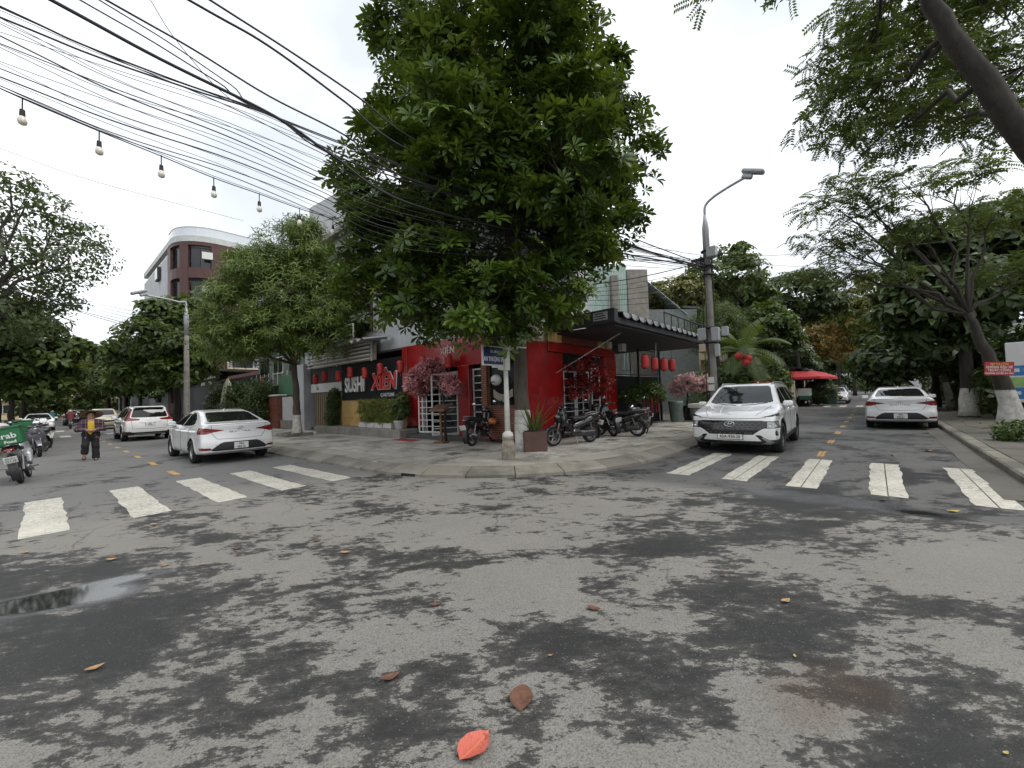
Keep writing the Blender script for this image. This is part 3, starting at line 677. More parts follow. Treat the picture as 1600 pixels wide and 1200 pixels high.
SEDAN = dict(name='white_sedan', L=4.62, H=1.45, xf=1.43, xr=-1.27, rw=.315, ra=.365, rim=.215, track=.79, cf=.10, cr=.075,
    prof=[(-2.20, .22), (-2.30, .34), (-2.31, .56), (-2.25, .70), (-2.22, .86), (-2.25, 1.045), (-2.16, 1.075), (-1.88, 1.09), (-1.45, 1.22), (-.95, 1.375), (-.5, 1.435), (.0, 1.45), (.35, 1.42), (.75, 1.27), (1.18, 1.03), (1.40, .965), (1.95, .84), (2.22, .70), (2.30, .52), (2.27, .32), (2.15, .2)],
    zw=((.1, .22, .36, .52, .70, .84, .93, 1.0, 1.05, 1.40, 1.5), (.80, .84, .885, .895, .885, .90, .875, .83, .79, .565, .5)),
    plan=((-2.4, -2.2, -1.9, -1.2, -.3, .5, 1.4, 1.9, 2.2, 2.4), (.90, .945, .985, 1, 1, 1, 1, .95, .86, .78)),
    regs=[('side_window', M_GLASS, ('xz', [(1.02, 1.02), (.40, 1.345), (.02, 1.375), (.02, 1.0)]), lambda c, n: (np.abs(n[:, 1]) > .45) & (np.abs(c[:, 1]) > .45)),
          ('side_window', M_GLASS, ('xz', [(-.06, 1.0), (-.06, 1.378), (-.50, 1.352), (-.98, 1.20), (-1.20, 1.06), (-.95, 1.01)]), lambda c, n: (np.abs(n[:, 1]) > .45) & (np.abs(c[:, 1]) > .45)),
          ('rear_window', M_GLASS, ('yz', [(-.1, 1.115), (.585, 1.105), (.62, 1.13), (.535, 1.325), (.47, 1.365), (-.1, 1.372)]), lambda c, n: (c[:, 0] < -.7) & (n[:, 2] > .3)),
          ('windscreen', M_GLASS, ('yz', [(-.1, 1.05), (.62, 1.05), (.67, 1.07), (.55, 1.34), (.50, 1.375), (-.1, 1.40)]), lambda c, n: (c[:, 0] > .3) & (n[:, 2] > .2) & (np.abs(n[:, 1]) < .62)),
          ('tail_lamp', M_REDL, ('yz', [(.98, .80), (.98, .99), (.74, .955), (.34, .885), (.58, .845), (.74, .80)]), lambda c, n: (c[:, 0] < -1.86)),
          ('bumper_insert', M_BLACK, ('yz', [(-.1, .345), (.60, .345), (.66, .385), (.46, .545), (.38, .575), (-.1, .575)]), R_),
          ('reflector', M_REDL, ('yz', [(.64, .375), (.98, .375), (.98, .455), (.66, .435)]), lambda c, n: c[:, 0] < -1.95),
          ('bumper_lip', M_GREYM, ('yz', [(-.1, .20), (.99, .20), (.99, .30), (.6, .325), (-.1, .325)]), lambda c, n: c[:, 0] < -2.0),
          ('grille', M_GLOSSB, ('yz', [(-.1, .38), (.40, .38), (.58, .62), (.50, .70), (-.1, .72)]), lambda c, n: c[:, 0] > 2.0),
          ('head_lamp', M_LAMP, ('yz', [(.52, .70), (.98, .66), (.98, .80), (.60, .77)]), lambda c, n: c[:, 0] > 1.75),
          ('lower_intake', M_BLACK, ('yz', [(-.1, .22), (.80, .22), (.84, .34), (-.1, .34)]), lambda c, n: c[:, 0] > 1.95)],
    handles=(.12, -.82), hz=.90, mir=(.84, 1.0), detail=sedan_detail,
    seams=([(.98, 1.0), (1.0, .75), (.95, .38), (.86, .29)], [(-.02, 1.0), (-.02, .6), (.0, .29)], [(-1.18, 1.04), (-1.0, .85), (-.98, .70), (-.86, .5), (-.82, .29)], [(.86, .29), (-.82, .29)]))
# ---- large SUV, seen from the front
def suv_front_detail(root, surf, seam):
    # grille cells
    m = MB()
    for j, z in enumerate((.52, .58, .64, .70, .755)):
        for i in range(-6, 7):
            y = (i + .5 * (j % 2)) * .105
            if abs(y) > .48 + (z - .47) * .62: continue
            p, n = surf('x', y, z, 1); m.cbox(p.x - .01, p.x + .008, y - .026, y + .026, z - .011, z + .011, .004)
    m.build('grille_mesh', M_DALLOY, root)['kind'] = 'stuff'
    plate(root, surf('x', 0, .42, 1)[0].x + .014, .425, ['43A-930.20'], .52, .11, 1)
    p, n = surf('x', 0, .72, 1); emblem(root, p, n, .105, 1)
    seam('x', [(-.72, .86), (-.4, .845), (0, .84), (.4, .845), (.72, .86)], 1, .006)
    for sy in (1, -1):
        P = [surf('z', x, sy * y)[0] + Vector((0, 0, dz)) for x, y, dz in ((.35, .60, .0), (.2, .615, .035), (-.4, .63, .05), (-1.2, .62, .05), (-1.65, .6, .03), (-1.8, .59, .0))]
        MB().tube(P, .017, 8).build('roof_rail', M_GREYM, root, True)
        seam('z', [(1.28, sy * .70), (1.9, sy * .63), (2.2, sy * .52)], 1, .005)
        seam('z', [(1.32, sy * .34), (1.8, sy * .30), (2.15, sy * .25)], 1, .007, 'bonnet_crease', M_CARW)
        MB().tube([surf('x', sy * y, z, 1)[0] + Vector((.004, 0, 0)) for y, z in ((.06, 1.12), (.3, 1.135), (.6, 1.17))], .011, 6).build('wiper', M_BLACK, root)
        for y, z in ((.80, .69), (.88, .69)):
            p, n = surf('x', sy * y, z, 1); MB().lathe([(0, .0), (.026, .004), (.03, -.01)], 12, axis='x', c=p + n * .004).build('lamp_projector', M_CHROME, root)
    sdf('roof_antenna', lambda P: caps(P, (-1.3, 0, 1.69), (-1.45, 0, 1.735), .025, .012), (-1.55, -.05, 1.62), (-1.2, .05, 1.78), .014, M_CARW, root)
cladx = lambda c, n: (np.minimum(np.hypot(c[:, 0] - 1.44, c[:, 2] - .36), np.hypot(c[:, 0] + 1.33, c[:, 2] - .36)) < .475) & (np.abs(c[:, 1]) > .6) & (c[:, 2] < .95)
SUVF = dict(name='white_suv', L=4.79, H=1.70, xf=1.44, xr=-1.33, rw=.36, ra=.415, rim=.25, track=.83, cf=.085, cr=.07, rimmat=M_DALLOY, hmat=M_CHROME, round=.06,
    prof=[(-2.25, .24), (-2.36, .40), (-2.39, .72), (-2.36, .98), (-2.22, 1.32), (-2.08, 1.60), (-1.75, 1.665), (-1.0, 1.695), (.0, 1.69), (.36, 1.655), (.72, 1.47), (1.20, 1.165), (1.36, 1.10), (1.9, 1.02), (2.22, .945), (2.35, .84), (2.39, .66), (2.39, .46), (2.34, .28), (2.2, .22)],
    zw=((.1, .24, .42, .62, .80, .95, 1.04, 1.10, 1.16, 1.62, 1.72), (.84, .89, .935, .94, .925, .94, .915, .88, .85, .655, .58)),
    plan=((-2.5, -2.3, -1.9, -1.2, .5, 1.5, 2.0, 2.25, 2.5), (.86, .92, .98, 1, 1, 1, .975, .93, .86)),
    regs=[('side_window', M_GLASS, ('xz', [(.98, 1.15), (.42, 1.50), (.05, 1.565), (.05, 1.13)]), lambda c, n: (np.abs(n[:, 1]) > .5) & (np.abs(c[:, 1]) > .5)),
          ('side_window', M_GLASS, ('xz', [(-.03, 1.13), (-.03, 1.57), (-.95, 1.57), (-1.0, 1.14)]), lambda c, n: (np.abs(n[:, 1]) > .5) & (np.abs(c[:, 1]) > .5)),
          ('side_window', M_GLASS, ('xz', [(-1.07, 1.15), (-1.02, 1.56), (-1.55, 1.54), (-1.95, 1.30), (-1.75, 1.20)]), lambda c, n: (np.abs(n[:, 1]) > .5) & (np.abs(c[:, 1]) > .5)),
          ('windscreen', M_GLASS, ('yz', [(-.1, 1.145), (.66, 1.18), (.72, 1.20), (.60, 1.55), (.55, 1.60), (-.1, 1.625)]), lambda c, n: (c[:, 0] > .2) & (n[:, 2] > .2) & (np.abs(n[:, 1]) < .62)),
          ('rear_window', M_GLASS, ('yz', [(-.1, 1.12), (.72, 1.12), (.6, 1.52), (-.1, 1.54)]), R_),
          ('tail_lamp', M_REDL, ('yz', [(.45, .92), (.99, .92), (.99, 1.08), (.5, 1.02)]), lambda c, n: c[:, 0] < -2.0),
          ('arch_cladding', M_BLACK, None, cladx),
          ('sill_cladding', M_BLACK, ('xz', [(-1.2, .1), (1.3, .1), (1.2, .36), (-1.1, .43)]), lambda c, n: np.abs(c[:, 1]) > .6),
          ('bumper_cladding', M_BLACK, ('yz', [(-.1, .15), (.99, .15), (.99, .36), (.74, .36), (.60, .47), (.50, .47), (.62, .33), (-.1, .33)]), lambda c, n: c[:, 0] > 1.7),
          ('skid_plate', M_GREYM, ('yz', [(-.1, .20), (.70, .20), (.86, .31), (.66, .42), (.62, .40), (.72, .31), (.60, .255), (-.1, .25)]), lambda c, n: c[:, 0] > 1.9),
          ('grille', M_GLOSSB, ('yz', [(-.1, .475), (.46, .475), (.60, .58), (.68, .62), (.94, .62), (.96, .78), (.68, .79), (.62, .80), (-.1, .805)]), lambda c, n: c[:, 0] > 1.85),
          ('head_lamp', M_LAMP, ('yz', [(.74, .63), (.93, .63), (.93, .765), (.74, .765)]), lambda c, n: c[:, 0] > 1.9),
          ('daytime_lamp', M_GLOSSB, ('yz', [(.60, .865), (.99, .90), (.99, .985), (.86, .935)]), lambda c, n: c[:, 0] > 1.75),
          ('bumper_vent', M_BLACK, ('yz', [(.88, .46), (.915, .44), (.90, .58), (.875, .55)]), lambda c, n: c[:, 0] > 1.8)],
    handles=(.2, -.75), hz=1.0, mir=(.84, 1.10), detail=suv_front_detail,
    seams=([(1.0, 1.12), (1.02, .8), (.95, .42)], [(.02, 1.12), (.02, .7), (.04, .42)], [(-1.03, 1.12), (-1.02, .95), (-.86, .6), (-.82, .45)], [(.95, .42), (-.82, .45)]))
# ---- crossover SUV, seen from behind
def suv_rear_detail(root, surf, seam):
    plate(root, surf('x', 0, .80, -1)[0].x - .012, .79, ['43A', '573.40'], .33, .14, -1)
    seam('x', [(.66, 1.0), (.62, .60), (0, .575), (-.62, .60), (-.66, 1.0)], -1, .006)
    seam('x', [(-.40, .90), (-.22, .87), (0, .865), (.22, .87), (.40, .90)], -1, .012, 'chrome_garnish', M_CHROME)
    for sy in (1, -1): MB().lathe([(.035, 0), (.04, -.05), (.03, -.05), (.03, 0)], 10, axis='x', c=(surf('x', sy * .55, .3, -1)[0].x, sy * .55, .30)).build('exhaust_tip', M_CHROME, root)
    sdf('rear_spoiler', lambda P: rbox(P, (-1.98, 0, 1.63), (.13, .56, .03), .025), (-2.2, -.65, 1.55), (-1.8, .65, 1.72), .02, M_CARW, root)
    text('side_lettering', 'CR-V', .06, M_CHROME, root, (surf('x', -.5, .72, -1)[0].x - .005, -.55, .74), PI / 2, -PI / 2, .002)
cladr = lambda c, n: (np.minimum(np.hypot(c[:, 0] - 1.4, c[:, 2] - .34), np.hypot(c[:, 0] + 1.26, c[:, 2] - .34)) < .445) & (np.abs(c[:, 1]) > .6) & (c[:, 2] < .95)
SUVR = dict(name='white_crossover', L=4.60, H=1.69, xf=1.40, xr=-1.26, rw=.34, ra=.40, rim=.235, track=.81, cf=.09, cr=.06,
    prof=[(-2.18, .26), (-2.27, .40), (-2.30, .62), (-2.29, .85), (-2.24, 1.02), (-2.08, 1.42), (-1.98, 1.58), (-1.7, 1.645), (-1.0, 1.685), (.0, 1.68), (.36, 1.64), (.70, 1.47), (1.18, 1.15), (1.36, 1.08), (1.9, .98), (2.18, .88), (2.28, .70), (2.30, .45), (2.2, .24)],
    zw=((.1, .26, .44, .62, .80, .95, 1.04, 1.10, 1.6, 1.72), (.82, .87, .91, .915, .905, .915, .89, .85, .65, .58)),
    plan=((-2.5, -2.2, -1.8, -1.2, .5, 1.4, 1.9, 2.2, 2.5), (.9, .945, .985, 1, 1, 1, .96, .89, .8)),
    regs=[('side_window', M_GLASS, ('xz', [(.95, 1.13), (.42, 1.48), (.05, 1.55), (.05, 1.11)]), lambda c, n: (np.abs(n[:, 1]) > .5) & (np.abs(c[:, 1]) > .5)),
          ('side_window', M_GLASS, ('xz', [(-.03, 1.11), (-.03, 1.56), (-.95, 1.56), (-.98, 1.12)]), lambda c, n: (np.abs(n[:, 1]) > .5) & (np.abs(c[:, 1]) > .5)),
          ('side_window', M_GLASS, ('xz', [(-1.05, 1.13), (-1.02, 1.54), (-1.4, 1.52), (-1.78, 1.32), (-1.5, 1.16)]), lambda c, n: (np.abs(n[:, 1]) > .5) & (np.abs(c[:, 1]) > .5)),
          ('rear_window', M_GLASS, ('yz', [(-.1, 1.12), (.58, 1.13), (.66, 1.16), (.57, 1.52), (.50, 1.56), (-.1, 1.575)]), R_),
          ('windscreen', M_GLASS, ('yz', [(-.1, 1.13), (.66, 1.15), (.58, 1.55), (-.1, 1.61)]), lambda c, n: (c[:, 0] > .2) & (n[:, 2] > .2) & (np.abs(n[:, 1]) < .62)),
          ('tail_lamp', M_REDL, ('yz', [(.66, 1.55), (.60, 1.52), (.70, 1.16), (.68, 1.11), (.34, 1.06), (.40, .99), (.99, .96), (.99, 1.14), (.80, 1.20)]), lambda c, n: (c[:, 0] < -1.85) & (n[:, 0] < -.05)),
          ('arch_cladding', M_BLACK, None, cladr),
          ('sill_cladding', M_BLACK, ('xz', [(-1.2, .1), (1.3, .1), (1.2, .34), (-1.1, .38)]), lambda c, n: np.abs(c[:, 1]) > .6),
          ('bumper_cladding', M_BLACK, ('yz', [(-.1, .15), (.99, .15), (.99, .50), (.70, .48), (.62, .43), (-.1, .43)]), lambda c, n: c[:, 0] < -1.7),
          ('skid_plate', M_GREYM, ('yz', [(-.1, .30), (.5, .30), (.56, .36), (-.1, .36)]), lambda c, n: c[:, 0] < -1.9),
          ('reflector', M_REDL, ('yz', [(.70, .44), (.86, .44), (.86, .475), (.72, .475)]), lambda c, n: c[:, 0] < -1.9),
          ('grille', M_GLOSSB, ('yz', [(-.1, .60), (.6, .62), (.7, .80), (-.1, .82)]), lambda c, n: c[:, 0] > 1.9),
          ('head_lamp', M_LAMP, ('yz', [(.6, .72), (.99, .76), (.99, .90), (.62, .86)]), lambda c, n: c[:, 0] > 1.75)],
    handles=(.15, -.78), hz=.99, mir=(.80, 1.08), detail=suv_rear_detail,
    seams=([(.98, 1.1), (1.0, .8), (.93, .4)], [(.02, 1.1), (.02, .4)], [(-1.0, 1.1), (-.98, .9), (-.82, .55), (-.78, .42)], [(.93, .4), (-.78, .42)]))
def put(o, loc, rz, label, group=None, cat='car'):
    o.location = loc; o.rotation_euler = (0, 0, rz); return tag(o, label, cat, group)
def replate(o, lines):
    for c in bpy.data.objects:
        if c.parent and c.parent.parent == o and c.name.startswith('plate_number'):
            p = c.parent; break
    for c in [x for x in bpy.data.objects if x.parent == p]:
        old = c
        i = 0 if c.location.z > p.data.vertices[0].co.z + .08 else 1
        new = text('plate_number', lines[i], .165 / 2 * .92, M_INK, p, c.location, PI / 2, -PI / 2, .001, .92, bold=.002); bpy.data.objects.remove(old)
def repaint(o, m):
    for c in kids(o):
        if c.name.split('.')[0] in ('body', 'mirror', 'door_handle', 'roof_antenna'):
            c.data = c.data.copy(); c.data.materials[0] = m
sedan = put(make_car(SEDAN), SL(15.0, 3.55), AL, 'white sedan parked at the kerb behind the left crosswalk, rear to the camera', 'parked cars')
s2 = put(copy_tree(sedan), SR(20.9, .62), AR - .012, 'white sedan seen from behind, parked on the right below the red banner tree', 'parked cars'); replate(s2, ['43A', '502.21'])
suv = put(make_car(SUVF), SR(12.75, -2.62), AR + PI + .02, 'white SUV facing the camera at the right crosswalk, wide dark grille', 'parked cars')
crv = put(make_car(SUVR, .026), SL(28.1, 3.45), AL, 'white crossover SUV with tall red tail lamps parked ahead of the left sedan', 'parked cars')
put(copy_tree(sedan), SR(46.5, -2.6), AR + PI, 'small distant white car facing the camera down the right street', 'parked cars')
put(copy_tree(sedan), SL(52, -.05), AL + PI, 'small distant white sedan facing the camera on the left street', 'parked cars')
M_DKPAINT = mat('car_paint_dark', (0.02, 0.021, 0.024), 0.25, 0, 0.05, 2, 0, coat=1.0); M_CREAM = mat('car_paint_cream', (0.42, 0.37, 0.24), 0.3, 0, 0.05, 2, 0, coat=1.0)
d1 = put(copy_tree(crv), SL(47.5, 3.4), AL + PI - .05, 'dark car with beige bonnet behind the woman in the hat', 'parked cars'); repaint(d1, M_CREAM)
d2 = put(copy_tree(crv), SL(66, 2.6), AL, 'black SUV driving away far down the left street', 'parked cars'); repaint(d2, M_DKPAINT)
d3 = put(copy_tree(crv), SR(58, -3.0), AR + PI, 'dark far car behind the distant white car on the right street', 'parked cars'); repaint(d3, M_DKPAINT)
# ================================================================== trees and plants
def leaf(L, W, base=.0, segs=((.35, .62), (.72, 1.0)), fold=.25, droop=.25, x0=0.0):
    """one leaf along +x: midrib folded, tip drooping; returns verts, faces"""
    V = [(x0, 0, 0)]; 
    for f, k in segs:
        z = -droop * L * f * f
        V += [(x0 + L * f, -W / 2 * k, z + fold * W / 2 * k), (x0 + L * f, 0, z), (x0 + L * f, W / 2 * k, z + fold * W / 2 * k)]
    V.append((x0 + L, 0, -droop * L)); n = len(segs); T = 3 * n + 1
    Fc = [(0, 1, 2), (0, 2, 3)]
    for i in range(n - 1):
        a = 1 + 3 * i; Fc += [(a, a + 3, a + 4), (a, a + 4, a + 1), (a + 1, a + 4, a + 5), (a + 1, a + 5, a + 2)]
    a = 3 * n - 2; Fc += [(a, T, a + 1), (a + 1, T, a + 2)]
    return np.array(V, float), np.array(Fc, int)
def cluster(parts):
    V = []; Fc = []; k = 0; I = []
    for i, (v, f) in enumerate(parts): V.append(v); Fc.append(f + k); k += len(v); I.append(np.full(len(v), i))
    return np.concatenate(V), np.concatenate(Fc), np.concatenate(I)
def rotm(ax, an):
    return np.array(Matrix.Rotation(an, 3, ax))
def rosette(n=8, L=.27, W=.095, tilt=.55):
    P = []
    for i in range(n):
        v, f = leaf(L * random.uniform(.8, 1.1), W, segs=((.3, .45), (.68, 1.0)), fold=.3, droop=random.uniform(.15, .5), x0=.02)
        P.append((v @ rotm('Y', -tilt * random.uniform(.2, 1.3)).T @ rotm('Z', 2 * PI * i / n + random.uniform(-.2, .2)).T, f))
    return cluster(P)
def sprig(n=9, L=.17, W=.03, twig=.30, simple=False):
    P = []
    for i in range(n):
        v, f = leaf(L * random.uniform(.7, 1.1), W, segs=((.45, 1.0),), fold=.2, droop=random.uniform(.1, .6))
        v = v @ rotm('Y', -random.uniform(.1, .7)).T @ rotm('Z', i * 2.4 + random.uniform(-.3, .3)).T; v[:, 2] += twig * i / n
        P.append((v, f))
    return cluster(P)
def frond(pairs=7, L=.55, ll=.17, lw=.075, droop=.35):
    """compound leaf lying along +x with paired leaflets"""
    P = []
    for i in range(pairs):
        x = L * (i + 1) / pairs; z = -droop * L * (x / L) ** 2
        for sg in (1, -1):
            v, f = leaf(ll * random.uniform(.85, 1.1), lw, segs=((.5, 1.0),), fold=.15, droop=random.uniform(.2, .5))
            v = v @ rotm('Z', sg * 1.15).T; v[:, 0] += x; v[:, 2] += z; P.append((v, f))
    return cluster(P)
def broad(n=5, L=.30, W=.17, tilt=.3):
    P = []
    for i in range(n):
        v, f = leaf(L * random.uniform(.7, 1.1), W, segs=((.5, 1.0),), fold=.25, droop=random.uniform(.2, .8), x0=.05)
        P.append((v @ rotm('Y', -tilt * random.uniform(-.6, 1.4)).T @ rotm('Z', 2 * PI * i / n + random.uniform(-.4, .4)).T, f))
    return cluster(P)
def basis(n, flat=False):
    """orthonormal frames whose z is n"""
    a = RNG.normal(size=n.shape); x = a - (a * n).sum(1, keepdims=True) * n; x /= np.linalg.norm(x, axis=1, keepdims=True); y = np.cross(n, x)
    return np.stack([x, y, n], 2)
def scatter(name, tmpl, P, Rm, S, tint, m, parent, kind='stuff'):
    """place leaf clusters: tmpl list of (V, F, leaf index)"""
    VV = []; FF = []; TT = []; k = 0; pick = RNG.integers(0, len(tmpl), len(P))
    for t, (v, f, li) in enumerate(tmpl):
        q = np.where(pick == t)[0]
        if not len(q): continue
        w = np.einsum('nij,vj->nvi', Rm[q], v) * S[q][:, None, None] + P[q][:, None, :]
        VV.append(w.reshape(-1, 3)); FF.append((f[None] + (np.arange(len(q)) * len(v))[:, None, None]).reshape(-1, 3) + k); k += len(q) * len(v)
        jit = RNG.normal(0, .13, (len(q), li.max() + 1)); TT.append(np.clip(tint[q][:, None] + jit[:, li], 0, 1).ravel())
    o = link_mesh(name, np.concatenate(VV), np.concatenate(FF), m, parent, False, np.concatenate(TT))
    if kind: o['kind'] = kind
    return o
def crown_points(blobs, n, inner=.45, low=-1.0, flat=0.0):
    """points near the outside of a union of ellipsoids, with outward normals"""
    B = np.array(blobs, float); vol = (B[:, 3] * B[:, 4] * B[:, 5]) ** (2 / 3); k = RNG.choice(len(B), n, p=vol / vol.sum())
    d = RNG.normal(size=(n, 3)); d /= np.linalg.norm(d, axis=1, keepdims=True); r = 1 - (1 - inner) * RNG.random(n) ** 1.7
    P = B[k, :3] + d * B[k, 3:6] * r[:, None]; N = d / B[k, 3:6]; N /= np.linalg.norm(N, axis=1, keepdims=True)
    deep = np.full(n, 9.0)
    for b in B: deep = np.minimum(deep, (((P - b[:3]) / b[3:6]) ** 2).sum(1))
    ok = (deep > .30) & (P[:, 2] > low); return P[ok], N[ok], np.sqrt(deep[ok])
def lobed(blobs, k=9, frac=.34, flat=.75, keep=.78):
    """break smooth ellipsoids into many smaller leaf masses sitting on their surface"""
    out = []
    for b in blobs:
        for i in range(k):
            z = 1 - 2 * (i + .5) / k; th = i * 2.4 + random.uniform(-.4, .4); q = math.sqrt(max(0, 1 - z * z)); f = frac * random.uniform(.75, 1.3)
            out.append((b[0] + b[3] * keep * q * math.cos(th), b[1] + b[4] * keep * q * math.sin(th), b[2] + b[5] * keep * z, b[3] * f, b[4] * f, min(b[3], b[5]) * f * flat))
    return out
def wob(a, b, n=5, amp=.06):
    a, b = Vector(a), Vector(b); L = (b - a).length; P = [a]
    for i in range(1, n): P.append(a.lerp(b, i / n) + Vector(RNG.normal(0, amp * L / n * 1.6, 3)))
    return P + [b]
def bark(name, col, white=None):
    """bark; below height white (world z) it is limewashed"""
    global s
    if name in MATS: return MATS[name]
    s = NT(name); wv = s.n('ShaderNodeNewGeometry').outputs['Position']; st = s.map(wv, (1, 1, .25))
    c = s.mix(s.ramp(s.noise(9, 7, .7, st), [(.3, 0.0), (.7, 1.0)]), tuple(x * .5 for x in col), tuple(x * 1.35 for x in col))
    if white:
        z = s.n('ShaderNodeSeparateXYZ'); s.l(wv, z.inputs[0]); zz = s.math('ADD', z.outputs[2], s.math('MULTIPLY', s.math('SUBTRACT', s.noise(14, 4), .5), .06))
        lime = s.mix(s.ramp(s.noise(7, 8, .75, wv), [(.42, 0.0), (.66, .85)]), (.60, .59, .55), (.27, .25, .21))
        c = s.mix(s.smooth(zz, white + .012, white - .012), c, lime)
    s.set(Base_Color=c, Roughness=.9); s.bump(s.noise(22, 7, .75, st), .8, .02); MATS[name] = s.m; return s.m
def tree(name, label, base, trunk, blobs, tmpl, n, lm, bm, scale=1.0, up=.5, limbs=40, lr=.02, group=None, tr=(.2, .12), inner=.45, cat='tree', low=-1, tone=.5, flat=0.0, spread=.35, sides=9, lob=0):
    """trunk: list of points from the base (local); blobs: ellipsoids (local)"""
    root = thing(name, label, cat, base, 0, group); tb = MB(); m = len(trunk); T = [Vector(q) for q in trunk]
    rr = [tr[0] + (tr[1] - tr[0]) * i / (m - 1) for i in range(m)]; rr[0] *= 1.25
    P2 = []; R2 = []
    for i in range(m - 1):
        w_ = wob(T[i], T[i + 1], 4, .04)
        for j, q in enumerate(w_[:-1]): P2.append(q); R2.append((rr[i] + (rr[i + 1] - rr[i]) * j / 4) * random.uniform(.94, 1.06))
    P2.append(T[-1]); R2.append(rr[-1]); tb.tube(P2, R2, sides)
    top = T[-1]; ends = []
    for b in blobs:
        c = Vector(b[:3]); st = T[-1] if c.z > T[-1].z - .3 or m < 3 else min(P2, key=lambda q: (q - c).length); L = (c - st).length
        w_ = wob(st, c, 5, .09); tb.tube(w_, [tr[1] * (.62 - .5 * i / 5) for i in range(6)], 6); ends.append((c, w_))
    P, N, dp = crown_points(blobs, n if not lob else int(n * .22), inner, low)
    if lob:
        P_, N_, d_ = crown_points(lobed(blobs, lob), int(n * .95), inner, low); k_ = N_[:, 2] > -.35 + .3 * RNG.random(len(N_)); P, N = np.concatenate([P, P_[k_]]), np.concatenate([N, N_[k_]])
    for i in RNG.choice(len(P), min(limbs, len(P)), replace=False):
        q = Vector(P[i]); c, w_ = min(ends, key=lambda e: (e[0] - q).length); a = w_[random.choice((3, 4, 5))]
        tb.tube(wob(a, q, 3, .08), [lr, lr * .75, lr * .5, lr * .2], 5, False)
    to = tb.build('trunk', bm, root, True)
    dirs = N * (1 - up) + np.array([0, 0, up]) + RNG.normal(0, spread, N.shape); dirs /= np.linalg.norm(dirs, axis=1, keepdims=True)
    S = scale * RNG.uniform(.7, 1.25, len(P)); lump = np.sin(P @ np.array([1.7, 2.3, .9]) + 1) * np.sin(P @ np.array([-1.1, 1.9, 2.2])) 
    tint = np.clip(tone + .16 * lump + RNG.normal(0, .16, len(P)), 0, 1)
    scatter('crown', tmpl, P, basis(dirs), S, tint, lm, root); return root
ROS = [rosette() for _ in range(4)]; ROS2 = [rosette(6, .24, .085, .5) for _ in range(3)]
SPR = [sprig() for _ in range(4)]; FRO = [frond() for _ in range(3)]; BRO = [broad() for _ in range(4)]; BIG = [broad(5, .36, .20, .3) for _ in range(3)]; FAR = [broad(5, .42, .22) for _ in range(3)]
L_HERO = leafmat('leaf_glossy_green', (.016, .036, .009), (.095, .158, .020), .36, .24, (.19, .25, .035), spec=.3)
L_WILL = leafmat('leaf_olive', (.042, .078, .016), (.155, .215, .042), .5, .3)
L_DARK = leafmat('leaf_dark', (.020, .038, .014), (.070, .105, .030), .45, .22)
L_AIR = leafmat('leaf_greyish', (.030, .048, .020), (.085, .115, .045), .5, .3)
L_MID = leafmat('leaf_mid', (.035, .062, .016), (.095, .14, .030), .5, .3)
L_YEL = leafmat('leaf_yellowing', (.060, .075, .018), (.17, .165, .035), .5, .35, (.30, .20, .03))
L_ORG = leafmat('leaf_orange', (.075, .085, .018), (.30, .16, .04), .5, .3, (.50, .18, .05))
L_PINN = leafmat('leaf_pinnate', (.040, .066, .016), (.115, .15, .036), .5, .34)
B_GREY = bark('bark_grey', (.13, .115, .095)); B_DARK = bark('bark_dark', (.040, .034, .028)); B_WHITE = bark('bark_limewashed', (.050, .042, .033), 1.28); B_W2 = bark('bark_limewashed_low', (.075, .06, .045), 1.05)
# ---- the big street tree on the corner
tree('street_tree', 'huge dense tree with glossy whorled leaves on the restaurant corner', (.27, 10.2, .14), [(0, 0, 0), (-.03, .05, 1.2), (-.05, .1, 2.6), (-.15, .2, 5.0), (-.2, .2, 8.5)],
     [(-.7, -.2, 5.2, 3.1, 2.8, 2.4), (-.3, .0, 8.0, 3.3, 3.0, 2.7), (-.9, .2, 11.0, 2.6, 2.6, 2.5), (-2.2, -1.2, 3.9, 1.7, 1.5, 1.35), (2.0, .2, 5.9, 1.3, 1.5, 1.3), (-.7, -1.9, 3.3, 1.5, 1.1, .95), (.6, -1.2, 3.7, 1.0, 1.1, .9),
      (2.3, .2, 7.6, 1.6, 1.6, 1.5), (-3.1, -.2, 6.8, 1.5, 1.7, 1.5), (-2.2, 0, 8.6, 1.5, 1.6, 1.6), (.9, -2.0, 6.0, 1.5, 1.2, 1.4), (-1.2, -2.2, 6.6, 1.5, 1.2, 1.5), (1.4, -.6, 9.4, 1.3, 1.4, 1.3), (-3.2, -.2, 5.0, 1.2, 1.3, 1.2)],
     ROS, 13000, L_HERO, bark('bark_limewashed_corner', (.085, .07, .055), 1.18), .92, .62, 170, .022, tr=(.21, .14), inner=.55, low=2.05, tone=.45, lob=9)
# ---- olive-green tree beside the left sedan
tree('street_tree', 'olive green tree with fine narrow leaves and limewashed trunk behind the left sedan', G(463, 681, .16), [(0, 0, 0), (.05, 0, .9), (-.02, .1, 1.9), (-.1, .1, 3.1)],
     [(-.3, -.2, 5.9, 2.4, 2.2, 2.0), (-1.9, -.7, 5.1, 1.5, 1.6, 1.5), (1.2, .1, 5.5, 1.7, 1.8, 1.8), (.2, 0, 7.9, 1.5, 1.6, 1.2), (1.3, -.5, 4.2, 1.5, 1.3, 1.0), (-.5, -.9, 4.2, 1.5, 1.3, 1.0), (-1.9, -1.0, 3.9, 1.3, 1.3, .9), (-1.4, -.3, 6.9, 1.2, 1.3, 1.1), (.3, .3, 8.9, .7, .7, .6)],
     SPR, 13500, L_WILL, B_W2, 1.35, .35, 110, .018, tr=(.17, .11), inner=.4, low=2.5, lob=8)
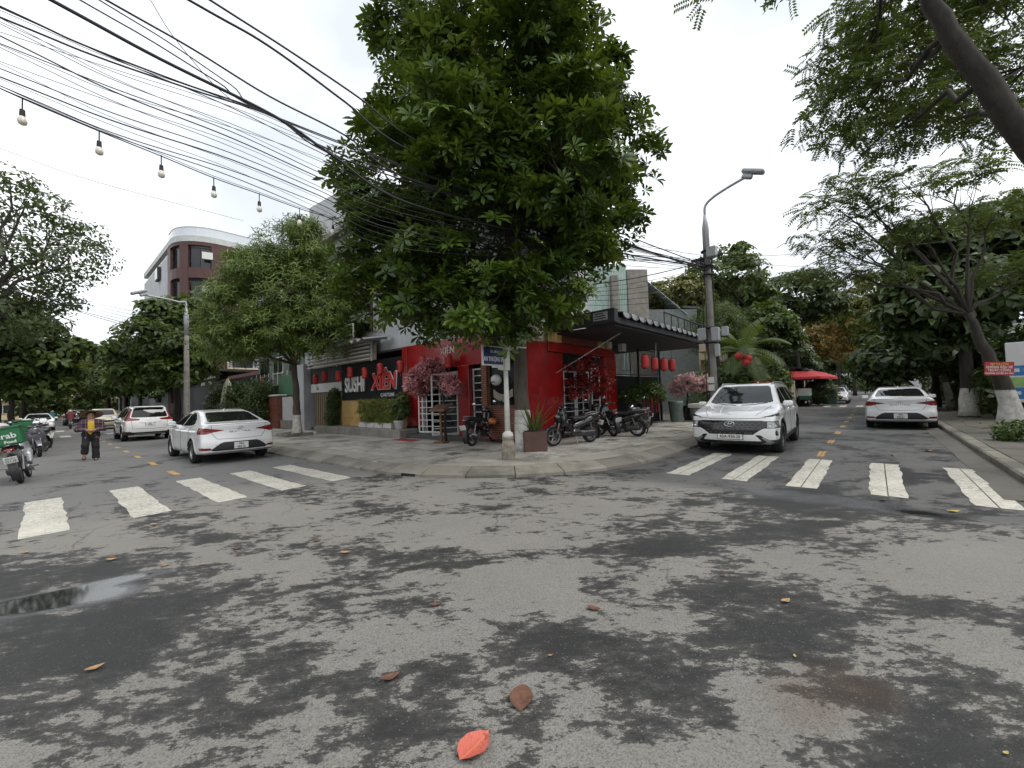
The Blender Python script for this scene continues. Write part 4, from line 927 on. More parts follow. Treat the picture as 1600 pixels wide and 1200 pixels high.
# ---- trees along the left street
tree('street_tree', 'dense big-leaved tree behind the left lamp post and crossover', SL(33.6, 5.7, .14), [(0, 0, 0), (.1, .1, 1.8), (0, 0, 3.8)],
     [(-.3, 0, 5.8, 3.0, 2.8, 1.9), (1.9, -1, 5.0, 1.9, 1.8, 1.5), (-2.2, 0, 4.9, 2.0, 2.0, 1.5), (.2, 0, 7.5, 2.0, 2.0, 1.1), (1.4, -1.4, 3.7, 1.7, 1.6, 1.0), (-1.4, -.8, 3.6, 1.6, 1.5, .9)], BIG, 4200, L_MID, B_DARK, 1.15, .5, 30, .03, tr=(.22, .15), low=2.2, lob=7)
_b = SL(24.5, -1.7, .12); _o = lambda u, v, y: tuple(A(u, v, y) - _b)
tree('street_tree', 'tall dark loose-crowned tree at the left edge of the picture', _b, [(0, 0, 0), (.1, .1, 2.0), (.2, .2, 4.0), (.1, .2, 5.6)],
     [(*_o(20, 420, 16), 2.4, 2.2, 1.5), (*_o(110, 400, 17), 1.7, 1.6, 1.25), (*_o(40, 320, 16), 1.5, 1.5, .9), (*_o(120, 365, 17), 1.15, 1.1, .75), (*_o(85, 470, 17), 1.2, 1.2, .6), (*_o(10, 500, 16), 2.0, 2, 1.0), (*_o(-40, 380, 16), 2.0, 2.0, 1.5), (*_o(15, 280, 15), .9, .9, .5)], [broad(5, .2, .085) for _ in range(3)], 1750, L_AIR, B_DARK, 1.15, .3, 150, .02, tr=(.26, .16), inner=.2)
_b = SL(30, -2.0, .12); _o = lambda u, v, y: tuple(A(u, v, y) - _b)
tree('street_tree', 'dark bushy tree overhanging the motorbikes on the left', _b, [(0, 0, 0), (0, .1, 1.6), (.2, 0, 2.9)],
     [(*_o(30, 545, 20), 2.6, 2.2, 1.5), (*_o(-20, 560, 19), 2.2, 2, 1.5), (*_o(70, 580, 21), 1.6, 1.6, .9), (*_o(40, 600, 20), 1.8, 1.6, .8), (*_o(0, 510, 19), 2, 2, 1.2)], BRO, 3400, L_MID, B_DARK, 1.3, .4, 40, .02, tr=(.2, .13), low=1.75, lob=7)
for i, (st, t, k, m_) in enumerate(((42, -1.8, .95, L_MID), (54, -1.6, 1.05, L_DARK), (68, -1.2, 1.2, L_YEL), (86, -.8, 1.3, L_DARK), (54, 6.4, .95, L_MID), (60, 6.0, 1.05, L_DARK), (72, 5.6, 1.2, L_YEL), (88, 5.0, 1.4, L_MID), (104, -.4, 1.6, L_MID), (130, 1.5, 2.3, L_DARK), (112, 4.6, 1.7, L_YEL))):
    lb = ('green tree on the left pavement past the overhanging tree', 'dark tree standing left of the distant white sedan', 'yellowish distant tree on the far left side of the street', 'dark distant tree on the far left side of the street', 'mid green tree right of the left street behind the crossover',
          'dark tree on the right of the left street further back', 'yellow-green layered tree over the left street', 'far green tree at the right end of the left street', 'far green tree at the left end of the left street', 'farthest dark trees closing the left street', 'far yellow-green tree near the end of the left street')[i]
    tree('distant_tree', lb, SL(st, t, .1), [(0, 0, 0), (.1, 0, 1.6 * k), (0, .1, 3.2 * k)], [(0, 0, 4.8 * k, 2.9 * k, 2.8 * k, 1.7 * k), (1.8 * k, -.8, 3.9 * k, 2 * k, 2 * k, 1.2 * k), (-2 * k, .3, 4.0 * k, 2.1 * k, 2 * k, 1.2 * k), (0, 0, 6.4 * k, 1.8 * k, 1.8 * k, 1.1 * k)] + ([(.5, .5, 1.6 * k, 2.2 * k, 2 * k, 1.4 * k)] if st > 80 else []), FAR, 1700, m_, B_DARK, 1.1 * k, .45, 22, .03, 'trees along the left street', (.2 * k, .14 * k), low=2.2 if st < 50 else .2, lob=6)
# ---- right street
_b = G(1583, 676, .13); _o = lambda u, v, y: tuple(A(u, v, y) - _b)
tree('street_tree', 'leaning tree with limewashed trunk carrying the red banner on the right', _b, [(0, 0, 0), (-.12, 0, 1.1), (-.4, .1, 2.2), _o(1512, 490, 10.9)],
     [(*_o(1330, 285, 11.4), 1.0, .8, .22), (*_o(1300, 320, 11.6), 1.0, .8, .2), (*_o(1370, 330, 11.2), .9, .8, .22), (*_o(1290, 372, 11.5), 1.0, .8, .2), (*_o(1340, 385, 11.3), 1.1, .9, .25), (*_o(1300, 425, 11.4), 1.2, .8, .22), (*_o(1370, 430, 11.2), 1.0, .8, .25), (*_o(1410, 285, 11), .8, .8, .3), (*_o(1440, 350, 11), .7, .7, .4), (*_o(1500, 270, 11), .9, .9, .4), (*_o(1560, 330, 11), 1.0, 1.0, .5), (*_o(1590, 420, 11), 1.0, 1.0, .5)], FRO, 2000, L_PINN, B_WHITE, .62, .8, 90, .012, tr=(.23, .085), inner=.1, spread=.22)
tree('street_tree', 'dark tree with straight limewashed trunk behind the leaning one', G(1515, 651, .13), [(0, 0, 0), (.05, 0, 1.4), (.0, .05, 3.4)],
     [(0, 0, 5.4, 2.6, 2.3, 1.7), (-1.9, -.3, 4.6, 1.6, 1.5, 1.1), (1.9, 0, 5.2, 2.0, 1.8, 1.6), (0, 0, 7.2, 2.2, 2.0, 1.3), (1.9, -.6, 7.6, 1.6, 1.6, 1.2), (-1.2, 0, 3.6, 1.4, 1.2, .8)], BIG, 4800, L_DARK, B_WHITE, 1.1, .5, 30, .03, tr=(.26, .19), low=2.0, lob=7)
tree('street_tree', 'thin pale limewashed tree behind the right sedan', G(1488, 640, .13), [(0, 0, 0), (-.25, 0, 1.5), (-.5, .1, 3.2)],
     [(-1.5, 0, 3.3, 2.4, 2.0, 1.3), (1.0, 0, 3.2, 2.2, 2.0, 1.4), (-.4, 0, 4.8, 2.2, 2.0, 1.2), (-3.0, .2, 2.6, 1.6, 1.6, 1.1), (3.0, .6, 2.9, 2.0, 1.8, 1.5)], BRO, 2600, L_DARK, bark('bark_limewashed_thin', (.16, .14, .11), 1.55), 1.3, .4, 20, .02, tr=(.16, .1), low=.9)
_b = Vector((9.4, 6.3, .12)); _o = lambda u, v, y: tuple(A(u, v, y) - _b)
tree('street_tree', 'great leaning tree with feathery leaves at the upper right edge', _b, [(0, 0, 0), (-.5, 0, 2.2), _o(1655, 290, 6.2), _o(1570, 175, 6.1), _o(1500, 75, 6.0), _o(1450, -20, 5.9), _o(1425, -150, 5.9)],
     [(*_o(1400, 130, 8.2), 1.5, 1.3, .8), (*_o(1330, 170, 8.6), 1.1, 1.1, .7), (*_o(1350, 90, 8.6), 1.2, 1.1, .7), (*_o(1440, 60, 8.4), 1.4, 1.3, .8), (*_o(1540, 130, 8.6), 1.2, 1.2, .8), (*_o(1570, 30, 8.0), 1.2, 1.2, .9), (*_o(1400, 200, 8.0), 1.1, 1.0, .35), (*_o(1480, 190, 8.0), 1.0, .9, .3), (*_o(1390, 10, 8.4), 1.3, 1.2, .8), (*_o(1500, -60, 8), 2, 2, .9), (*_o(1580, 180, 8.4), .9, .9, .5), (*_o(1228, -22, 6.4), .28, .3, .2), (*_o(1098, -20, 6.4), .3, .3, .2)],
     FRO, 5200, L_PINN, B_DARK, .55, .7, 130, .016, tr=(.22, .085), inner=.15, spread=.3)
for i, (u, v, y, z0, rx, rz_, m_, tm_, nn) in enumerate(((1240, 470, 33, .1, 3.6, 2.6, L_DARK, FAR, 2400), (1135, 440, 31, .1, 3.2, 3.0, L_MID, FAR, 1500), (1275, 535, 44, .1, 3.2, 2.6, L_ORG, BRO, 1300), (1380, 470, 40, .1, 4.2, 3.4, L_YEL, FAR, 2200), (1455, 520, 24, .1, 3.2, 2.6, L_MID, BRO, 2000),
        (1330, 520, 58, .1, 4.0, 3.5, L_MID, FAR, 1600), (1375, 545, 70, .1, 5.0, 4.0, L_DARK, FAR, 1600), (1300, 560, 82, .1, 4.5, 3.6, L_DARK, FAR, 1200), (1345, 560, 110, .1, 9.0, 5.0, L_MID, FAR, 1800), (1440, 560, 46, .1, 4.0, 3.2, L_DARK, FAR, 1800), (1050, 470, 30, .1, 3.0, 1.8, L_YEL, BRO, 1600), (1190, 520, 27, .1, 2.3, 2.0, L_MID, BRO, 1700), (1305, 500, 50, .1, 3.4, 3.2, L_MID, FAR, 1500), (1225, 560, 38, .1, 2.6, 1.8, L_DARK, BRO, 1500), (1120, 520, 25, .1, 1.9, 1.7, L_MID, SPR, 2600))):
    lb = ('tall dark rounded tree behind the palm', 'loose feathery tree behind the concrete lamp post', 'tree with orange leaves above the red parasols', 'olive and yellow tree arching over the right street', 'broad green tree right of the street behind the thin trunk',
          'mid green tree further down the right street', 'dark tree far down on the right side', 'far dark tree left of the right street', 'farthest trees closing the right street', 'dark tree behind the right sedan', 'yellow-green tree above the scalloped awning', 'mid green tree right behind the palm crown', 'green tree above the distant white car', 'dark low tree above the left red parasol', 'fine-leaved tree between lamp post and palm')[i]
    c = A(u, v, y); g = Vector((c.x, c.y, z0)); zc = c.z
    tree('distant_tree', lb, g, [(0, 0, 0), (.1, 0, zc * .35), (0, .1, max(1.5, zc - rz_ * .9))], [(0, 0, zc, rx, rx * .9, rz_ * .8), (-rx * .5, .3, zc - rz_ * .35, rx * .62, rx * .6, rz_ * .55), (rx * .5, -.3, zc - rz_ * .3, rx * .62, rx * .6, rz_ * .55), (rx * .1, 0, zc + rz_ * .5, rx * .6, rx * .6, rz_ * .5)] + ([(.5, .5, 1.8, rx * .8, rx * .7, 1.8)] if y > 60 else []),
         tm_, nn, m_, B_DARK, (1.1 if tm_ is FAR else 1.3) * max(1, y / 45), .4, 26, .03, 'trees along the right street', (.2, .13), low=1.2 if y < 60 else .2, inner=.35, lob=7)
# ---- palm beside the SUV
def palm(name, label, base, h, nf, L, m, bm, r=.13, group=None, cat='palm'):
    root = thing(name, label, cat, base, 0, group); MB().tube([(0, 0, 0), (.03, 0, h * .3), (0, .03, h * .7), (0, 0, h)], [r * 1.3, r, r * .9, r * .8], 12).build('trunk', bm, root, True)
    for i in range(nf):
        az = i * 2.4 + random.uniform(-.2, .2); el = rad(78 - 95 * (i / nf)); PP = []; p = Vector((0, 0, h)); d = Vector((math.cos(az) * math.cos(el), math.sin(az) * math.cos(el), math.sin(el))); VV = []; FF = []
        for k in range(13):
            PP.append(p.copy()); p = p + d * (L / 12); d = (d + Vector((0, 0, -.13 - .05 * k / 12))).normalized()
        mb = MB(); mb.tube(PP, [.022 * (1 - k / 14) for k in range(13)], 4)
        for k in range(2, 13):
            t = (PP[min(k + 1, 12)] - PP[k - 1]).normalized(); sd = t.cross(Vector((0, 0, 1))).normalized(); un = sd.cross(t)
            for q in (0, .5):
                o = PP[k].lerp(PP[min(k + 1, 12)], q); ll = L * .30 * math.sin(PI * (k + q + 1) / 15)
                for sg in (1, -1):
                    e = o + (sd * sg * .85 + t * .55 - Vector((0, 0, .35))) * ll; w_ = t * .028
                    mb.add([o - w_, o + w_, o.lerp(e, .5) + w_ * 1.2 + un * .02, o.lerp(e, .5) - w_ * 1.2 + un * .02, e], [(0, 1, 2, 3), (3, 2, 4)])
        o = mb.build('frond', m, root); at = o.data.attributes.new('tint', 'FLOAT', 'POINT'); at.data.foreach_set('value', np.clip(RNG.normal(.4 + .4 * (i < 4), .1, len(o.data.vertices)), 0, 1).astype(np.float32))
    return root
palm('palm_tree', 'palm with feathery fronds and red lantern balls behind the SUV', A(1164, 600, 21) * Vector((1, 1, 0)) if False else Vector((A(1164, 600, 21).x, 21, .14)), 3.3, 17, 2.3, L_MID, B_GREY)
# ================================================================== buildings
CX = Vector((.40, 11.67, 0))
def FL(a, d, z): p = CX + LD * a - LN * d; return (p.x, p.y, z)
def FRt(b, d, z): p = CX + RD * b + RN * d; return (p.x, p.y, z)
def on_left(u, v, d=0.0):
    q = ray(u, v); o = CX - LN * d; det = LD.x * -q.y + q.x * LD.y; a = (-o.x * -q.y + q.x * -o.y) / det; m = (LD.x * -o.y - LD.y * -o.x) / det; return a, CAM_H + m * q.z
def on_right(u, v, d=0.0):
    q = ray(u, v); o = CX + RN * d; det = RD.x * -q.y + q.x * RD.y; a = (-o.x * -q.y + q.x * -o.y) / det; m = (RD.x * -o.y - RD.y * -o.x) / det; return a, CAM_H + m * q.z
def mapped(mb, FR, name, m, parent, smooth=False):
    v = [FR(*q) for q in mb.v]; flip = FR is FRt
    return link_mesh(name, v, [tuple(f[::-1]) if flip else f for f in mb.f], m, parent, smooth)
def fb(FR, name, m, parent, a0, a1, d0, d1, z0, z1, c=.008): return mapped(MB().cbox(a0, a1, d0, d1, z0, z1, min(c, (a1 - a0) / 3, (d1 - d0) / 3, (z1 - z0) / 3)), FR, name, m, parent)
M_RED = mat('red_gloss_paint', (.29, .008, .009), .22, 0, .25, 1.5, .04, 8, coat=.35, stain=.6); M_REDD = mat('red_fabric', (.50, .045, .038), .7, 0, .3, 9, .1)
M_YEL = mat('ochre_render', (.52, .33, .12), .8, 0, .15, 3, .2, 60, stain=.35); M_CONC = mat('raw_concrete', (.24, .22, .19), .85, 0, .3, 3, .3, 30, stain=.7)
M_WALL = mat('pale_grey_render', (.46, .47, .48), .85, 0, .12, 2, .15, 40, stain=.45); M_WHT = mat('white_paint_metal', (.62, .62, .60), .45, 0, .1, 6, .05)
M_SIGN = mat('black_sign', (.012, .012, .013), .75, 0, .2, 3, .02, spec=.2); M_BRICK = mat('red_clay_tile', (.19, .055, .032), .6, 0, .35, 5, .2); M_JOINT = mat('pale_mortar', (.36, .31, .24), .85, 0, .2, 9, .2)
M_DGREY = mat('dark_grey_metal', (.032, .033, .036), .6, .0, .15, 5, .05); M_LGREY = mat('light_grey_sheet', (.40, .41, .42), .5, .2, .15, 5, .05); M_WIN = mat('window_glass', (.016, .018, .020), .04, 0, .2, 2, 0, spec=.6)
M_MAROON = mat('maroon_cladding', (.078, .030, .025), .6, 0, .2, 4, .1, stain=.2); M_BEIGE = mat('beige_render', (.50, .43, .32), .85, 0, .12, 4, .15, stain=.3); M_WOOD = mat('brown_wood', (.16, .075, .035), .6, 0, .35, 8, .15)
M_CREAMW = mat('cream_render', (.55, .45, .27), .85, 0, .15, 3, .15, stain=.4); M_GATE = mat('tan_gate_metal', (.28, .21, .12), .5, .2, .2, 6, .05); M_STEP = mat('dark_granite', (.07, .068, .065), .45, 0, .4, 40, .05)
rst = thing('restaurant', 'red and black corner restaurant with lettered sign and grey upper floors behind the big tree', 'restaurant')
# upper floors, set back a touch from the shop front
mb = MB(); P0 = [FL(.3, -.25, 0), FL(15.6, -.25, 0), FL(15.6, -9, 0), FRt(4.2, -9, 0), FRt(4.2, -.25, 0), FRt(.3, -.25, 0)]
fx, fy = FL(.0, -.25, 0)[:2]
mb.prism([q[:2] for q in P0], 3.62, 9.6).build('upper_wall', M_WALL, rst)
MB().prism([q[:2] for q in (FL(-.2, .15, 0), FL(15.9, .15, 0), FL(15.9, -9.2, 0), FRt(4.4, -9.2, 0), FRt(4.4, .15, 0), FRt(-.2, .15, 0))], 9.6, 9.85).build('roof_slab', M_CONC, rst)
mb = MB(); mb.prism([q[:2] for q in (FL(11.0, -1.0, 0), FL(15.6, -.6, 0), FL(15.6, -8, 0), FL(11, -8, 0))], 9.86, 12.6).build('roof_tower', M_WALL, rst)
fb(FL, 'dark_canopy', M_DGREY, rst, 15.6, 17.0, -1.0, .4, 8.6, 8.8)
for k in range(5): fb(FL, 'terrace_rail', M_DGREY, rst, 15.7 + .5 * k, 15.74 + .5 * k, .2, .24, 7.3, 8.5, .01)
mapped(MB().prism([q for q in ((0, 0),)] * 0 or [(15.62, -6), (16.9, -6), (16.9, .28), (15.62, .28)], 7.1, 7.3), FL, 'terrace_slab', M_CONC, rst)
for k, (a0, a1, z0, z1) in enumerate(((8.6, 10.6, 4.6, 6.4), (4.5, 6.5, 4.6, 6.4), (12.2, 14.2, 4.7, 6.4), (4.5, 6.5, 7.4, 9.0), (8.6, 10.6, 7.4, 9.0), (1.0, 2.6, 4.6, 6.4))):
    w_ = fb(FL, 'window', M_MAROON, rst, a0, a1, -.26, -.17, z0, z1); fb(FL, 'pane', M_WIN, w_, a0 + .08, (a0 + a1) / 2 - .04, -.2, -.155, z0 + .08, z1 - .08); fb(FL, 'pane', M_WIN, w_, (a0 + a1) / 2 + .04, a1 - .08, -.2, -.155, z0 + .08, z1 - .08)
for k, (b0, b1, z0, z1) in enumerate(((1.2, 3.2, 4.7, 6.4), (1.2, 3.2, 7.4, 9.0))):
    w_ = fb(FRt, 'window', M_MAROON, rst, b0, b1, -.26, -.17, z0, z1); fb(FRt, 'pane', M_WIN, w_, b0 + .08, b1 - .08, -.2, -.155, z0 + .08, z1 - .08)
# balcony rail
for z in (4.32, 4.75): mapped(MB().tube([(8.2, .9, z), (10.6, .9, z)], .035, 8), FL, 'balcony_rail', M_WHT, rst)
for a in (8.2, 9.4, 10.6): mapped(MB().tube([(a, .9, 4.2), (a, .9, 4.76)], .03, 8), FL, 'balcony_post', M_WHT, rst)
fb(FL, 'balcony_slab', M_CONC, rst, 8.0, 10.8, -.2, 1.0, 4.0, 4.14)
# wavy cover strip under the balcony
n = 48; V = []; 
for i in range(n + 1):
    a = 7.0 + 4.0 * i / n; zo = .07 * math.sin(i / n * 2 * PI * 8)
    for d, z in ((-.1, 4.18), (1.15, 3.96)): V.append(FL(a, d, z + zo))
link_mesh('corrugated_cover', V, [(2 * i, 2 * i + 1, 2 * i + 3, 2 * i + 2) for i in range(n)], M_LGREY, rst, True)
fb(FRt, 'yard_roof', M_CONC, rst, 4.3, 10.4, -6, -.1, 3.62, 3.8)
# ground floor, left front
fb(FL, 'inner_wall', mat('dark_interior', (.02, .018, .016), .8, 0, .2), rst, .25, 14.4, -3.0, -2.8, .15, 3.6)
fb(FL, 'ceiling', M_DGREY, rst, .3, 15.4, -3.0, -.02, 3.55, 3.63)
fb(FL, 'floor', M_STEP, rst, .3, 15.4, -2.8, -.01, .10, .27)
fb(FL, 'ochre_wall', M_YEL, rst, 5.95, 11.1, -.18, -.02, .27, 1.64); fb(FL, 'wall_moulding', M_YEL, rst, 5.96, 11.1, -.02, .015, .82, .88)
fb(FL, 'planter_base', M_CONC, rst, 5.2, 12.2, .02, .82, .10, .46, .02)
sg = fb(FL, 'sign_board', M_SIGN, rst, 5.98, 10.95, -.12, .04, 1.62, 3.28)
def flt(name, body, size, m, a, z, d, xs=1, depth=.02, par=sg, FRM=None, bold=0., shear=0.):
    p = FL(a, d, z); return text(name, body, size, m, par, p, PI / 2, AL + PI, depth, xs, bold=bold, shear=shear)
M_LETW = mat('letter_white', (.62, .62, .60), .4, 0, .05); M_LETR = mat('letter_red', (.50, .035, .03), .4, 0, .1)
flt('sign_lettering', 'SUSHI', .92, M_LETW, 9.68, 2.28, .09, .72, .03, bold=.022); flt('sign_lettering', 'XIÊN', .92, M_LETR, 7.36, 2.33, .09, .86, .03, bold=.02, shear=.12)
flt('sign_lettering', 'XIÊN', .95, M_LETW, 7.36, 2.33, .06, .86, .008, bold=.045, shear=.12)
flt('sign_small_print', 'Q HOTLINE', .2, M_LETW, 7.15, 1.78, .05, .95, .004, bold=.003)
fb(FL, 'red_band', M_RED, rst, 1.4, 5.95, -.14, .10, 2.62, 3.6); fb(FL, 'red_post', M_RED, rst, 5.62, 5.95, -.15, .14, 1.6, 3.6)
flt('band_lettering', 'XIÊN', .34, M_LETW, 3.3, 3.2, .11, 1, .01, rst); None
fb(FL, 'red_panel', M_RED, rst, 5.06, 5.97, -.16, -.04, .55, 2.62); fb(FL, 'black_plinth', M_GLOSSB, rst, 5.05, 5.98, -.16, -.02, .2, .55)
fb(FL, 'step', M_STEP, rst, 2.2, 5.9, .02, .55, .10, .29, .012); fb(FL, 'door_sill', M_LGREY, rst, 3.0, 5.0, -.3, .02, .28, .31)
# door frame, open leaf with bars, dark opening
for a0, a1, z0, z1 in ((2.98, 3.06, .3, 2.46), (4.94, 5.02, .3, 2.46), (2.98, 5.02, 2.40, 2.48)): fb(FL, 'door_frame', M_WHT, rst, a0, a1, -.16, -.03, z0, z1)
def barred(par, FR, a0, a1, d, z0, z1, nb, mids=(), w_=.05):
    """white barred leaf: frame as one piece, each bar its own"""
    L_ = FR; f = MB()
    for q in ((a0, a0 + w_, z0, z1), (a1 - w_, a1, z0, z1)): f.cbox(q[0], q[1], d, d + .045, q[2], q[3], .006)
    for q in ((z0, z0 + w_), (z1 - w_, z1)): f.cbox(a0 + w_, a1 - w_, d + .003, d + .042, q[0], q[1], .006)
    lf = mapped(f, L_, 'barred_leaf', M_WHT, par)
    for k in range(1, nb): z = z0 + (z1 - z0) * k / nb; fb(L_, 'bar', M_WHT, lf, a0 + w_, a1 - w_, d + .01, d + .035, z - .014, z + .014, .004)
    for mfr in mids: a = a0 + (a1 - a0) * mfr; fb(L_, 'bar', M_WHT, lf, a - .016, a + .016, d + .008, d + .037, z0 + w_, z1 - w_, .004)
    return lf
def SW(ang, a_h, d_h):
    """frame of a leaf hinged at a_h and swung out by ang"""
    return lambda a, d, z: FL(a_h + a * math.cos(ang) - d * math.sin(ang), d_h + a * math.sin(ang) + d * math.cos(ang), z)
barred(rst, SW(rad(12), 3.92, -.05), 0, 1.02, 0, .33, 2.38, 9, (.62,))
barred(rst, SW(rad(70), 3.0, -.04), .0, .95, 0, .33, 2.38, 9)
fb(FL, 'door_glass', M_WIN, rst, 3.06, 3.9, -.11, -.10, .33, 2.38); flt('door_lettering', 's u', .36, M_LETW, 3.5, 2.12, -.09, 1, .004, rst)
fb(FL, 'red_pillar', M_RED, rst, 2.28, 2.80, -.16, .12, .27, 2.62)
fb(FL, 'side_glass', M_WIN, rst, 1.83, 2.28, -.13, -.10, .35, 2.55); barred(rst, FL, 1.80, 2.26, -.09, .35, 2.5, 9)
# tiled wall under and beside the show window: every course a piece of its own
for k in range(15): z = .2 + .069 * k; fb(FL, 'tile_course', M_BRICK, rst, .02, 1.78, -.05, .06 + .004 * (k % 2), z, z + .056, .006)
for k in range(24): z = 1.27 + .069 * k; fb(FL, 'tile_course', M_BRICK, rst, 1.54, 1.78, -.05, .055, z, z + .056, .006)
fb(FL, 'tile_backing', M_JOINT, rst, .03, 1.77, -.1, .045, .2, 1.24); fb(FL, 'tile_backing', M_JOINT, rst, 1.55, 1.77, -.1, .04, 1.26, 2.95)
fb(FL, 'window_sill', M_WOOD, rst, .0, 1.6, -.12, .11, 1.235, 1.275); fb(FL, 'show_window', M_WIN, rst, .06, 1.54, -.12, -.09, 1.27, 2.62)
for a in (.04, 1.50): fb(FL, 'window_frame', M_WOOD, rst, a, a + .06, -.14, -.04, 1.27, 2.62)
fb(FL, 'head_beam', M_SIGN, rst, -.0, 1.5, -.14, .06, 2.62, 3.6)
# roller gate bay and grey pier to the left
fb(FL, 'white_board', M_LETW, rst, 11.05, 14.3, -.05, .03, 2.08, 2.52); flt('board_lettering', 'Sx', .3, M_INK, 13.5, 2.3, .035, 1, .004, rst); fb(FL, 'gate_head', M_DGREY, rst, 11.0, 14.4, -.12, -.01, 2.52, 3.6)
for k in range(17): a = 12.2 + .105 * k; fb(FL, 'gate_slat', M_GATE, rst, a, a + .075, -.06 + .03 * (k % 2), -.03 + .03 * (k % 2), .16, 2.06, .01)
fb(FL, 'gate_slat', M_GATE, rst, 11.1, 12.15, -.1, -.06, .16, 2.06)
fb(FL, 'added_dark_backing', M_SIGN, rst, 11.05, 14.4, -.3, -.2, .12, 2.5); fb(FL, 'grey_pier', M_WALL, rst, 14.4, 15.5, -.6, .35, .12, 3.6)  # dark panel added behind the slats so no bright sky shows between them
# white louvre screen over the sign
for k in range(5): z = 3.28 + .165 * k; mapped(MB().prism([(0, 0), (.09, .02), (.09, .07), (0, .05)], 7.9, 13.9, lambda x, y, h: (h, .30 + x, z + y)), FL, 'louvre_slat', M_WHT, rst)
for a in (7.88, 10.9, 13.88): fb(FL, 'louvre_post', M_WHT, rst, a, a + .06, .24, .30, 3.22, 4.1)
fb(FL, 'louvre_back', M_BEIGE, rst, 7.95, 13.9, .0, .06, 3.3, 4.0)
# ground floor, right front
fb(FRt, 'red_wall', M_RED, rst, .02, 1.12, -.16, .0, .42, 3.22); fb(FRt, 'red_corner', M_RED, rst, -.06, .06, -.14, .05, .42, 3.22)
fb(FRt, 'gloss_panel', M_RED, rst, 1.12, 1.98, -.16, -.03, .42, 2.92); fb(FRt, 'red_lintel', M_RED, rst, 1.12, 5.45, -.16, .04, 2.93, 3.23)
fb(FRt, 'red_pillar', M_RED, rst, 4.62, 5.45, -.18, .06, .72, 2.93); fb(FRt, 'black_plinth', M_GLOSSB, rst, -.05, 5.47, -.17, .02, .12, .42); fb(FRt, 'black_plinth', M_GLOSSB, rst, 4.60, 5.47, -.19, .07, .421, .72)
fb(FRt, 'dark_glass', M_WIN, rst, 2.0, 4.6, -.2, -.17, .42, 2.93)
barred(rst, FRt, 2.05, 2.75, -.12, .42, 2.35, 7); barred(rst, FRt, 2.80, 3.65, -.12, .42, 2.35, 7, (.5,)); barred(rst, FRt, 3.70, 4.3, -.05, .42, 2.5, 7)
for k in range(9): z = 3.26 + .056 * k; fb(FRt, 'tile_course', M_BRICK, rst, 1.9, 4.2, -.12, .01 + .004 * (k % 2), z, z + .046, .005)
fb(FRt, 'ochre_block', M_YEL, rst, 1.15, 1.88, -.12, .03, 3.25, 3.76); fb(FRt, 'ochre_block', M_YEL, rst, 4.22, 4.7, -.12, .03, 3.25, 3.76); fb(FRt, 'upstand', M_JOINT, rst, .0, 5.5, -.2, -.12, 3.22, 3.8)
for d in (.35, .42): mapped(MB().tube([(1.5, .02, 2.25), (3.6, d + 1.6, 3.9)], .006, 5), FRt, 'stay_wire', M_WHT, rst)
fb(FRt, 'wall_lamp', mat('lamp_opal', (.7, .62, .45), .5), rst, 4.75, 4.95, .04, .22, 3.25, 3.75, .03)
# awning on the street side: corrugated sheet with scalloped edge, dark end panel
aw = fb(FRt, 'awning_beam', M_DGREY, rst, 1.55, 10.3, 2.1, 2.2, 3.56, 3.74); fb(FRt, 'awning_end', M_DGREY, aw, 1.35, 1.55, -.1, 2.25, 3.56, 3.97, .02)
n = 16
for i in range(n):
    a0 = 1.75 + (10.3 - 1.75) * i / n; wd = (10.3 - 1.75) / n; V = []; q = 9
    for j in range(q + 1):
        th = PI * j / q; a = a0 + wd / 2 - wd / 2 * math.cos(th); z = -.16 * math.sin(th)
        for d, dz in ((-.1, .30), (2.3, .10)): V.append((a, d, 3.80 + dz + z))
    for j in range(q + 1):
        x, y_, z_ = V[2 * j + 1]; V.append((x, 2.3, z_ - .022))
    Fc = [(2 * j, 2 * j + 1, 2 * j + 3, 2 * j + 2) for j in range(q)] + [(2 * j + 1, 2 * q + 2 + j, 2 * q + 3 + j, 2 * j + 3) for j in range(q)]
    m_ = MB(); m_.v = V; m_.f = Fc; mapped(m_, FRt, 'awning_scallop', mat('awning_sheet', (.06, .063, .068), .55, .1, .25, 4, .1), aw, True)
    # pale half-moon closing each scallop
    hm = [(a0 + wd / 2 - wd / 2 * .92 * math.cos(PI * j / q), -.155 * math.sin(PI * j / q)) for j in range(q + 1)]
    mapped(MB().prism(hm, 2.24, 2.252, lambda x, y, h: (x, h, 3.90 + y)), FRt, 'scallop_infill', M_LGREY, aw)
fb(FRt, 'awning_ceiling', M_DGREY, aw, 1.6, 10.2, -.1, 2.1, 3.50, 3.55)
mapped(MB().tube([(5.6, 2.0, 4.45), (10.6, 2.0, 4.45)], .03, 8), FRt, 'roof_rail', M_DGREY, aw)
for k in range(8): mapped(MB().tube([(5.6 + .7 * k, 2.0, 3.95), (5.6 + .7 * k, 2.0, 4.45)], .022, 6), FRt, 'rail_post', M_DGREY, aw)
nb = fb(FRt, 'notice_board', M_LGREY, aw, 1.342, 1.350, 1.55, 2.02, 3.66, 3.90, .002)
for k in range(3): fb(FRt, 'notice_line', M_INK, nb, 1.338, 1.342, 1.60, 1.97 - .04 * k, 3.70 + .07 * k, 3.73 + .07 * k, .0005)
mapped(MB().prism([(.0, 0)] * 0 or [(6.6 + .55 * math.cos(t), 4.35 + .42 * math.sin(t)) for t in np.linspace(0, 2 * PI, 22)[:-1]], .3, .36, lambda x, y, h: (x, h, y)), FRt, 'round_sign', M_LETW, rst)
fb(FRt, 'round_sign_mark', M_LETR, rst, 6.3, 6.85, .361, .368, 4.42, 4.6, .002)
